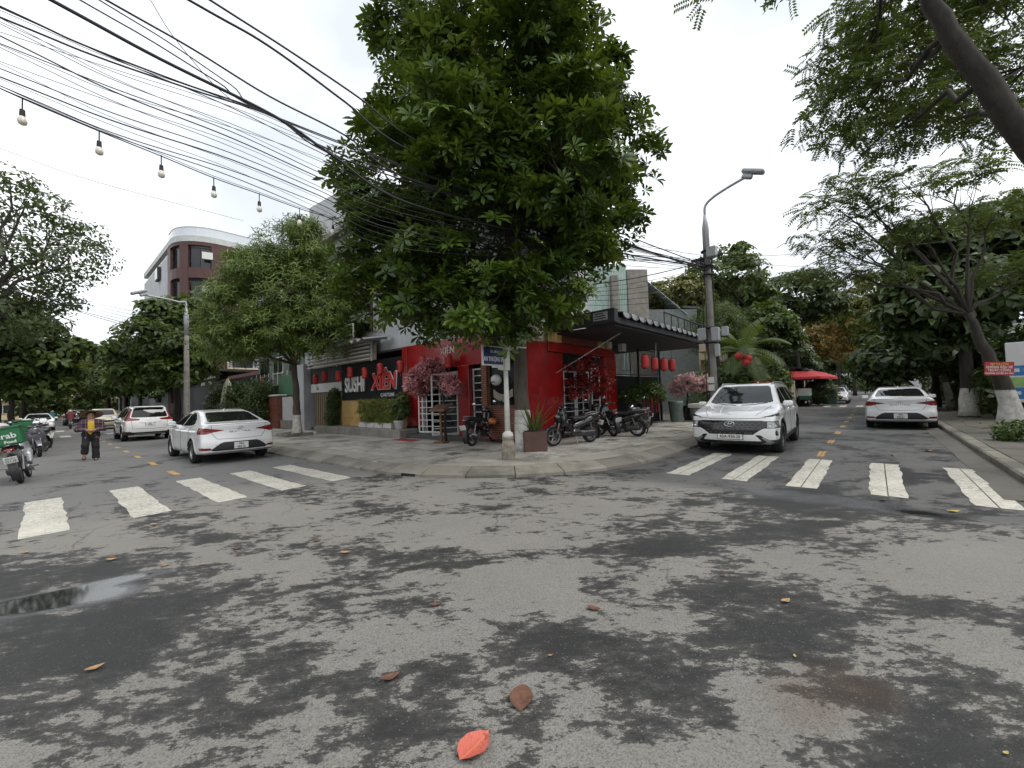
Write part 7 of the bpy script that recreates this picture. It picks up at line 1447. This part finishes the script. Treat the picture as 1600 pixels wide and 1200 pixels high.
# ---- people
SKIN = mat('skin', (.34, .19, .12), .55, 0, .08, 20, .05); HAIR = mat('hair_black', (.012, .010, .009), .6); 
def hand(P, w_, d, s_=1):
    """palm with five bent fingers, from wrist w_ pointing along d"""
    d = np.array(d, float); d /= np.linalg.norm(d); sd = np.cross(d, (0, 0, 1.)); sd /= np.linalg.norm(sd) + 1e-9; up = np.cross(sd, d); w_ = np.array(w_, float)
    r = caps(P, w_, w_ + d * .08, .026, .036)
    for i, L_ in enumerate((.062, .072, .068, .052)):
        b = w_ + d * .085 + sd * (.028 - .019 * i) * s_; m_ = b + d * L_ * .55 - up * .012; r = smin(r, caps(P, b, m_, .010, .009), .008); r = smin(r, caps(P, m_, m_ + d * L_ * .3 - up * L_ * .35, .009, .008), .006)
    b = w_ + d * .03 + sd * .03 * s_; m_ = b + d * .035 + sd * .03 * s_; r = smin(r, caps(P, b, m_, .012, .011), .01); return smin(r, caps(P, m_, m_ + d * .035 - up * .01, .011, .009), .008)
def head_sdf(P, c):
    r = smin(ell(P, c, (.078, .092, .112)), ell(P, (c[0], c[1] - .02, c[2] - .055), (.058, .068, .068)), .04)
    r = smin(r, caps(P, (c[0], c[1] - .088, c[2] + .01), (c[0], c[1] - .108, c[2] - .022), .012, .016), .012)       # nose
    for x in (-1, 1): r = smax(r, -ell(P, (c[0] + x * .032, c[1] - .093, c[2] + .012), (.016, .012, .010)), .012); r = smin(r, ell(P, (c[0] + x * .080, c[1] + .005, c[2] - .01), (.012, .022, .032)), .008)
    return smin(smax(r, -ell(P, (c[0], c[1] - .098, c[2] - .058), (.024, .008, .004)), .006), ell(P, (c[0], c[1] - .086, c[2] - .058), (.022, .010, .010)), .008)
# woman in a broad hat, walking towards the camera (local -y is forward)
wp = G(142, 719, 0); wm = thing('person', 'person in broad straw hat, plaid shirt and black trousers walking on the left street', 'person', wp, math.atan2(wp.y, wp.x) - PI / 2)
J = dict(hip=.80, sh=1.17, hd=1.36)
def body(P):
    r = smin(caps(P, (0, 0, .82), (0, 0, 1.15), .13, .135), caps(P, (-.13, 0, 1.17), (.13, 0, 1.17), .065), .08); r = smin(r, caps(P, (0, 0, 1.18), (0, -.01, 1.30), .05), .04); r = smin(r, head_sdf(P, (0, -.02, 1.36)), .03)
    for x, kn, ft in ((-1, (-.12, -.10, .47), (-.14, -.06, .12)), (1, (.10, -.02, .44), (.11, .0, .07))):
        r = smin(r, caps(P, (x * .085, 0, .80), kn, .085, .06), .05); r = smin(r, caps(P, kn, ft, .058, .04), .03); r = smin(r, caps(P, (ft[0], ft[1], ft[2] - .03), (ft[0], ft[1] - .15, ft[2] - .045 + (.02 if x < 0 else 0)), .035, .028), .03)
        el = (x * .27, .02, .96); wr = (x * .09, -.20, .93); r = smin(r, caps(P, (x * .18, 0, 1.17), el, .052, .042), .04); r = smin(r, caps(P, el, wr, .042, .028), .03); r = smin(r, hand(P, wr, (-x * .8, -.35, .05), x), .015)
    return r
sdf('body', body, (-.42, -.42, -.02), (.42, .3, 1.55), .012, SKIN, wm)
def plaid():
    global s
    s = NT('plaid_cotton'); q = s.n('ShaderNodeSeparateXYZ'); s.l(s.pos(), q.inputs[0])
    def band(v, f, a, b): return s.ramp(s.math('FRACT', s.math('MULTIPLY', v, f)), [(a, 0.0), (a + .02, 1.0), (b, 1.0), (b + .02, 0.0)])
    c = s.mix(s.math('MULTIPLY', band(q.outputs[0], 11, .1, .5), .6), (.035, .022, .035), (.16, .03, .035)); c = s.mix(s.math('MULTIPLY', band(q.outputs[2], 11, .1, .5), .6), c, (.015, .018, .035)); c = s.mix(s.math('MULTIPLY', s.math('MAXIMUM', band(q.outputs[2], 11, .72, .78), band(q.outputs[0], 11, .72, .78)), .7), c, (.42, .38, .38)); s.set(Base_Color=c, Roughness=.9); return s.m
def shirt(P):
    r = smin(caps(P, (0, .015, .70), (0, .01, 1.12), .185, .155), caps(P, (-.14, .0, 1.175), (.14, .0, 1.175), .075), .08); r = smax(r, -(P[2] - .58 + 0 * P[0]), .02)
    for x in (-1, 1): r = smin(r, caps(P, (x * .18, 0, 1.17), (x * .28, .02, .96), .075, .068), .04); r = smin(r, caps(P, (x * .28, .02, .96), (x * .14, -.16, .935), .066, .05), .04)
    r = np.abs(r) - .008; return np.maximum(r, -np.maximum(np.abs(P[0]) - .065 - .03 * (1.2 - P[2]), P[1] + .0))      # open front
sdf('plaid_shirt', shirt, (-.45, -.42, .5), (.45, .3, 1.35), .014, plaid(), wm)
sdf('yellow_top', lambda P: smax(smin(caps(P, (0, -.005, .84), (0, -.005, 1.12), .15, .145), caps(P, (-.1, 0, 1.165), (.1, 0, 1.165), .07), .07), -ell(P, (0, -.09, 1.27), (.07, .09, .08)), .02), (-.3, -.3, .65), (.3, .3, 1.32), .014, mat('yellow_cotton', (.55, .36, .03), .85, 0, .15), wm)
def trousers(P):
    r = smin(caps(P, (-.06, 0, .80), (.06, 0, .80), .145), caps(P, (0, 0, .85), (0, 0, .90), .14), .05)
    for x, kn, ft in ((-1, (-.12, -.10, .47), (-.13, -.05, .26)), (1, (.10, -.02, .44), (.11, .0, .06))): r = smin(r, caps(P, (x * .085, 0, .78), kn, .10, .082), .05); r = smin(r, caps(P, kn, ft, .082, .088), .04)
    return np.maximum(r + .003 * np.sin(P[2] * 34 + P[0] * 24), .045 - P[2])
sdf('trousers', trousers, (-.35, -.35, .0), (.35, .3, 1.08), .014, mat('black_cotton', (.014, .014, .016), .9, 0, .3, 10, .1), wm)
for x, f in ((-1, (-.14, -.06, .085)), (1, (.11, .0, .03))): sdf('sandal', lambda P: np.minimum(rbox(P, (f[0], f[1] - .08, f[2] - .02), (.048, .13, .014), .012), np.maximum(np.abs(caps(P, (f[0], f[1], f[2] + .01), (f[0], f[1] - .14, f[2]), .045, .04)) - .006, np.abs(P[1] - f[1] + .10) - .03)), (f[0] - .1, f[1] - .28, f[2] - .06), (f[0] + .1, f[1] + .12, f[2] + .12), .012, M_SEAT, wm)
_ht = MB().lathe([(.275, -.035), (.265, -.03), (.17, -.01), (.105, .0), (.10, .055), (.08, .085), (.0, .095)], 26, caps=False).build('straw_hat', mat('straw', (.22, .15, .08), .85, 0, .25, 30, .3), wm, True); _ht.location = (0, .005, 1.44); _ht.rotation_euler = (-.5, 0, 0); sdf('hair', lambda P: smax(ell(P, (0, .005, 1.375), (.092, .100, .115)), P[1] * -1 - .055, .02), (-.15, -.12, 1.2), (.15, .15, 1.52), .014, HAIR, wm)
ml = MB().lathe([(0, 0), (.012, .0), (.012, .004), (0, .004)], 8, (-.02, -.165, .86)).build('key_tag', M_LETW, wm)
for x in (-1, 1): MB().lathe([(.010 * math.sin(a), -.010 * math.cos(a)) for a in np.linspace(.05, PI - .05, 6)], 10, (x * .032, -.100, 1.372)).build('eye', M_INK, wm)
# riders far down the left street
rd = copy_tree(ub)
for k, (s_, t_, lb, m_, hat) in enumerate(((52.0, 1.75, 'rider in dark red jacket riding away on the left street', mat('red_jacket', (.16, .025, .03), .8), M_CREAM), (66.0, .9, 'rider in turquoise jacket far down the left street', mat('turquoise_jacket', (.05, .26, .26), .8), M_GLAZE))):
    bk = rd if k == 0 else copy_tree(rd); p0 = SL(s_, t_, 0); set_bike(bk, p0, p0 + LD, ('motorbike under the rider in dark red', 'motorbike under the rider in turquoise')[k], 0, 'ridden motorbikes', z=.0)
    pr_ = thing('person', lb, 'person', bk.location, AL); bo = lambda P: smin(smin(smin(caps(P, (-.25, 0, .86), (-.15, 0, 1.28), .16, .17), head_sdf((P[1], -P[0], P[2]), (0, .13, 1.52)), .03), smin(caps(P, (-.15, .2, 1.28), (.05, .28, 1.05), .055, .045), caps(P, (-.15, -.2, 1.28), (.05, -.28, 1.05), .055, .045), .04), .05), smin(smin(caps(P, (-.25, .1, .86), (.12, .17, .72), .08, .065), caps(P, (-.25, -.1, .86), (.12, -.17, .72), .08, .065), .04), smin(caps(P, (.12, .17, .72), (.05, .18, .34), .06, .045), caps(P, (.12, -.17, .72), (.05, -.18, .34), .06, .045), .03), .04), .05)
    bo2 = lambda P: smin(bo(P), smin(caps(P, (.05, .28, 1.05), (.16, .3, 1.0), .045, .035), caps(P, (.05, -.28, 1.05), (.16, -.3, 1.0), .045, .035), .03), .03)
    sdf('body', bo2, (-.5, -.45, .2), (.4, .45, 1.75), .03, mat('dark_trousers', (.03, .03, .035), .85), pr_); sdf('jacket', lambda P: smin(caps(P, (-.24, 0, .88), (-.15, 0, 1.27), .185, .19), smin(caps(P, (-.15, .2, 1.28), (.05, .28, 1.05), .075, .065), caps(P, (-.15, -.2, 1.28), (.05, -.28, 1.05), .075, .065), .04), .06), (-.5, -.45, .65), (.3, .45, 1.5), .03, m_, pr_); sdf('helmet', lambda P: smax(ell(P, (-.13, 0, 1.55), (.15, .14, .15)), 1.48 - P[2], .02), (-.4, -.25, 1.35), (.15, .25, 1.8), .03, hat, pr_)
# ================================================================== overhead cables, bulb string, fallen leaves
M_CABLE = mat('cable_black', (.012, .012, .013), .6, 0, .1, 5, 0)
def plan_y(u, v, p, d):
    """depth where the view ray at u meets the vertical plane through p along d"""
    q = ray(u, v); det = d.x * -q.y + q.x * d.y; m = (d.x * -p.y - d.y * -p.x) / det; return m * q.y
PT = LPR + Vector((0, 0, 0)); FARL = Vector((-9.0, 1.8, 0)); WD = (FARL - PT).normalized()
def cable(knots, r, label, group, far=True):
    """knots: image positions along the plane of the cable run; carried on to the pole (right) and past the camera (left)"""
    P = []
    for u, v in knots:
        y = plan_y(u, v, PT, WD); P.append(A(u, v, y))
    d = (P[0] - P[1]).normalized(); P = [P[0] + d * 7 + Vector((0, 0, .5)), P[0] + d * 3.0] + P
    if far:
        e = LPR + Vector((random.uniform(-.1, .1), random.uniform(-.1, .1), random.uniform(5.4, 6.0))); P += [P[-1].lerp(e, .33) - Vector((0, 0, .12)), P[-1].lerp(e, .66) - Vector((0, 0, .1)), e]
    o = MB().tube(arc_pts(P, 7), r, 6).build('overhead_cable', M_CABLE, None, True); return tag(o, label, 'cable', group)
thick = (([(80, 0), (250, 92), (430, 182), (520, 243), (640, 318)], .021, 'thickest cable, crossing the upper left corner into the bundle'), ([(295, 0), (420, 72), (540, 160), (640, 235)], .017, 'lower of the two rightmost heavy cables entering the tree'), ([(328, 0), (450, 78), (560, 152), (660, 225)], .015, 'upper of the two rightmost heavy cables entering the tree'),
         ([(166, 0), (300, 76), (420, 150), (540, 212), (640, 280)], .013, 'heavy cable running between the bundle and the rightmost pair'), ([(0, 10), (130, 70), (280, 128), (430, 182), (530, 240)], .011, 'cable from the top left corner joining the bundle'), ([(0, 27), (150, 88), (300, 140), (430, 184), (540, 250)], .011, 'lower cable joining the bundle from the left edge'),
         ([(125, 0), (230, 60), (340, 128), (440, 186)], .009, 'thin dark cable crossing down to the bundle knot'), ([(155, 0), (260, 64), (360, 132), (450, 192)], .008, 'thin cable just right of the one crossing to the knot'))
for k, r, lb in thick: cable(k, r, lb, 'heavy overhead cables')
for i in range(17):
    v0 = 12 + (0, 4, 16, 22, 25, 38, 44, 56, 58, 62, 84, 87, 95, 108, 111, 122, 126)[i]; v1 = 196 + (20, 0, 45, 12, 34, 8, 60, 52, 30, 74, 64, 92, 80, 88, 108, 101, 116)[i]; sg_ = random.uniform(-6, 12)
    cable([(0, v0), (180, v0 + (v1 - v0) * .42 + sg_), (360, v0 + (v1 - v0) * .78 + sg_ * .7), (500, v1 + 22), (620, v1 + 75)], random.choice((.003, .0035, .004, .006, .008)), ('topmost', 'second', 'third', 'fourth', 'fifth', 'sixth', 'seventh', 'eighth', 'ninth', 'tenth', 'eleventh', 'twelfth', 'thirteenth', 'fourteenth', 'fifteenth', 'sixteenth', 'lowest')[i] + ' thin telephone wire of the fan at the left edge, counted from above', 'thin telephone wires')
for i, (k, lb) in enumerate((([(0, 232), (150, 284), (380, 345)], 'single thin wire sagging below the bulb string'), ([(235, 0), (270, 56), (330, 128), (370, 163)], 'steep thin wire dropping into the cable bundle'))):
    y0 = 7.0; P = [A(u, v, y0 + 3.0 * j) for j, (u, v) in enumerate(k)] if i == 0 else [A(u, v, plan_y(u, v, PT, WD)) for u, v in k]
    tag(MB().tube(arc_pts([P[0] * 2 - P[1]] + P, 6), .005, 5).build('overhead_cable', M_CABLE, None, True), lb, 'cable', 'thin telephone wires')
# wires between the right lamp post and what stands round it
def span(a, b, sag, r, lb):
    a, b = Vector(a), Vector(b); P = [a.lerp(b, t) - Vector((0, 0, sag * 4 * t * (1 - t))) for t in np.linspace(0, 1, 15)]; tag(MB().tube(P, r, 5).build('overhead_cable', M_CABLE, None, True), lb, 'cable', 'wires at the right lamp post')
top = LPR + Vector((0, 0, 5.9)); far_post = SR(44, -4.6, 5.8)
span(top, far_post, 1.1, .02, 'heavy cable dropping from the lamp post down the right street'); span(top - Vector((0, 0, .25)), far_post - Vector((0, 0, .6)), 1.4, .014, 'second cable from the lamp post down the right street'); span(top - Vector((0, 0, .9)), far_post - Vector((0, 0, 1.0)), 1.2, .008, 'thin wire from the lamp post down the right street')
span(top, SR(26, 7, 7.6), .35, .008, 'thin wire rising from the lamp post to the feathery tree'); span(top - Vector((0, 0, .15)), SR(40, 9, 8.4), .3, .006, 'thin pale wire crossing right of the lamp post')
for i in range(6): span(top - Vector((0, 0, .1 + .22 * i)), FL(2 + .5 * i, -.2, 5.2 + .25 * i), .35 + .1 * i, .008 + .008 * (i == 0), ('cable', 'second wire', 'third wire', 'fourth wire', 'fifth wire', 'lowest wire')[i] + ' from the lamp post back to the restaurant wall')
span(LPR + Vector((0, 0, 3.4)), FRt(9.5, 2.0, 3.5), .15, .012, 'pale service wire from the awning to the meter boxes')
# wires over the left street
lp = Vector((-16.9, 20.6, 5.6))
for i in range(6): span(lp + Vector((0, 0, .2 * i - .6)), Vector((-17 - 1.5 * i, 5.5 - .6 * i, 7.6 + .3 * i)), .5, .012 if i < 2 else .007, ('upper heavy cable', 'second heavy cable', 'third wire', 'fourth wire', 'fifth wire', 'lowest wire')[i] + ' crossing the tall left tree')
for i in range(4): span(lp + Vector((0, 0, -.2 * i)), SL(52, -2, 6.2 - .35 * i), .7, .009, ('top', 'second', 'third', 'bottom')[i] + ' wire slung across the far left street')
# string of bulbs
sl = thing('bulb_string', 'string of hanging pear bulbs on a black wire at upper left', 'string light'); P = [A(35 - 132, 92, 4.55)]; B = []
for k, (u, v) in enumerate(((35, 154), (155, 205), (252, 244), (334, 278), (405, 303), (468, 326), (520, 342), (563, 358), (605, 371), (640, 381), (672, 389), (705, 396))): B.append(A(u, v, 5.2 + .62 * k))
MB().tube(arc_pts(P + B + [A(760, 404, 13.2)], 5), .009, 5).build('wire', M_CABLE, sl, True); MB().tube([q + Vector((0, 0, .035)) for q in arc_pts(P + B, 5)], .005, 5).build('carrier_wire', M_CABLE, sl, True)
so_me = bu_me = None
M_OPAL = mat('opal_bulb', (.70, .67, .58), .3, 0, .05)
for q in B:
    s1 = MB().tube([(0, 0, .015), (0, 0, -.15)], .008, 6); s1.lathe([(.014, -.15), (.026, -.155), (.030, -.235), (.024, -.245)], 12); b1_ = MB().lathe([(.022, -.24), (.034, -.265), (.046, -.295), (.048, -.32), (.038, -.35), (.015, -.365), (.001, -.367)], 14)
    if so_me is None: o = s1.build('socket', M_CABLE, sl); so_me = o.data; b_ = b1_.build('bulb', M_OPAL, sl, True); bu_me = b_.data
    else: o = link_data('socket', so_me, sl); b_ = link_data('bulb', bu_me, sl)
    o.location = q; b_.location = q
# ---- fallen leaves
def ground_leaf(label, u, v, L_, W_, m_, rz, curl=.12, group='fallen leaves on the road'):
    n = 9; V = []; 
    for i in range(n + 1):
        f = i / n; w_ = W_ / 2 * (math.sin(PI * f ** .8) ** .75) * (1 + .04 * random.uniform(-1, 1)); z = curl * L_ * (f - .5) ** 2 * 2 + .004
        V += [(L_ * (f - .5), -w_, z + w_ * .35 * (1 + .3 * math.sin(f * 9))), (L_ * (f - .5), -w_ * .5, z + w_ * .08), (L_ * (f - .5), 0, z), (L_ * (f - .5), w_ * .5, z + w_ * .1), (L_ * (f - .5), w_, z + w_ * .3)]
    o = link_mesh('fallen_leaf', V, [(5 * i + j, 5 * i + 5 + j, 5 * i + 6 + j, 5 * i + 1 + j) for i in range(n) for j in range(4)], m_, None, True); o.location = G(u, v, .004); o.rotation_euler = (0, 0, rz); tag(o, label, 'leaf', group)
    return o
s = NT('leaf_fallen_red'); p = s.pos(); q = s.n('ShaderNodeSeparateXYZ'); s.l(p, q.inputs[0]); ay = s.math('ABSOLUTE', q.outputs[1])
fr = s.math('FRACT', s.math('MULTIPLY', s.math('SUBTRACT', s.math('ADD', q.outputs[0], s.math('MULTIPLY', s.noise(20, 2), .012)), s.math('MULTIPLY', ay, .75)), 62.0))
vein = s.math('MAXIMUM', s.ramp(fr, [(0.0, .7), (.10, .0), (.92, .0), (1.0, .7)]), s.ramp(ay, [(.0012, 1.0), (.003, 0.0)]))
c = s.mix(s.noise(28, 6, .7), (.42, .045, .04), (.58, .17, .11)); c = s.mix(s.math('MULTIPLY', vein, .5), c, (.62, .34, .14)); c = s.mix(s.ramp(s.noise(24, 7, .75), [(.56, 0.0), (.68, .75)]), c, (.17, .03, .02)); s.set(Base_Color=c, Roughness=.5); s.bump(vein, .3, .002); M_LRED = s.m
M_LBRN = mat('leaf_fallen_brown', (.13, .06, .035), .7, 0, .4, 40, .4); M_LTAN = mat('leaf_fallen_tan', (.36, .22, .11), .7, 0, .35, 40, .4); M_LYEL = mat('leaf_fallen_yellow', (.45, .36, .08), .6, 0, .3, 40, .3)
ground_leaf('large red leaf with yellow veins lying nearest the camera', 742, 1168, .18, .125, M_LRED, .9, .10); ground_leaf('large dark brown leaf lying just beyond the red one', 815, 1091, .18, .115, M_LBRN, 1.5, .02)
LBL = ('tan leaf lying alone at lower left', 'tan leaf on the dark streak left of centre', 'brown leaf in the middle of the crossing', 'long tan leaf beyond the left puddle', 'small tan leaf right of the left puddle', 'tan leaf just below the second left crosswalk stripe', 'tiny tan leaf on the damp patch right of the left puddle', 'brown leaf beyond the left end of the long dark streak', 'brown leaf right of centre on a pale patch', 'crumpled pale leaf on the dark patch right of centre', 'brown leaf at the foot of the fourth right crosswalk stripe', 'yellow twig leaf below the fifth right crosswalk stripe', 'yellow leaf on the road below the kerb', 'tan leaf near the left edge below the first crosswalk stripe', 'brown leaf left of the big brown leaf', 'dark leaf on the mottled asphalt left of centre', 'tiny tan leaf right of the tyre marks', 'tiny yellow leaf on the pale asphalt at lower right', 'tiny yellow leaf in the lower right corner', 'tan leaf against the kerb left of the sign post', 'tan leaf against the kerb right of the sign post', 'tiny brown leaf on the dark patch at right', 'small tan leaf below the third left crosswalk stripe', 'small tan leaf between the second and third left stripes', 'tan leaf on the road behind the right sedan', 'pale leaf in the right gutter')
for i, (u, v, m_, L_, rz) in enumerate(((148, 1045, M_LTAN, .12, .8), (540, 864, M_LTAN, .15, .1), (680, 946, M_LBRN, .12, .2), (175, 875, M_LTAN, .15, .2), (258, 884, M_LTAN, .11, .6), (242, 820, M_LTAN, .16, .1), (318, 882, M_LTAN, .08, .3), (495, 846, M_LBRN, .13, .4), (928, 952, M_LBRN, .14, -.5), (1228, 940, M_LTAN, .12, .4), (1380, 782, M_LBRN, .16, .3), (1490, 800, M_LYEL, .18, -.1), (875, 757, M_LYEL, .16, .2), (40, 864, M_LTAN, .13, .1), (610, 1060, M_LBRN, .14, .5), (370, 858, M_LBRN, .13, .9), (860, 1025, M_LTAN, .04, .2), (1242, 1026, M_LYEL, .04, 1.2), (1572, 1178, M_LYEL, .04, .3), (715, 745, M_LTAN, .14, .2), (845, 743, M_LTAN, .16, .1), (1130, 900, M_LBRN, .06, .1), (480, 795, M_LTAN, .1, .3), (320, 812, M_LTAN, .09, .6), (1395, 712, M_LTAN, .2, .1), (1450, 705, M_LTAN, .25, .0))):
    lb = LBL[i] if True else {M_LTAN: 'small tan dry leaf lying on the asphalt', M_LBRN: 'small dark brown leaf lying on the asphalt', M_LYEL: 'small yellow leaf lying on the asphalt'}[m_]
    ground_leaf(lb, u, v, L_ * .75, L_ * .36, m_, rz, .25)
for i in range(26): p_ = SR(random.uniform(18, 25), random.uniform(2.0, 5), .138); o = ground_leaf('dry leaf on the verge under the limewashed trees', 800, 900, random.uniform(.12, .2), .07, random.choice((M_LTAN, M_LBRN)), random.uniform(0, 6), .3, 'dry leaves on the verge'); o.location = p_
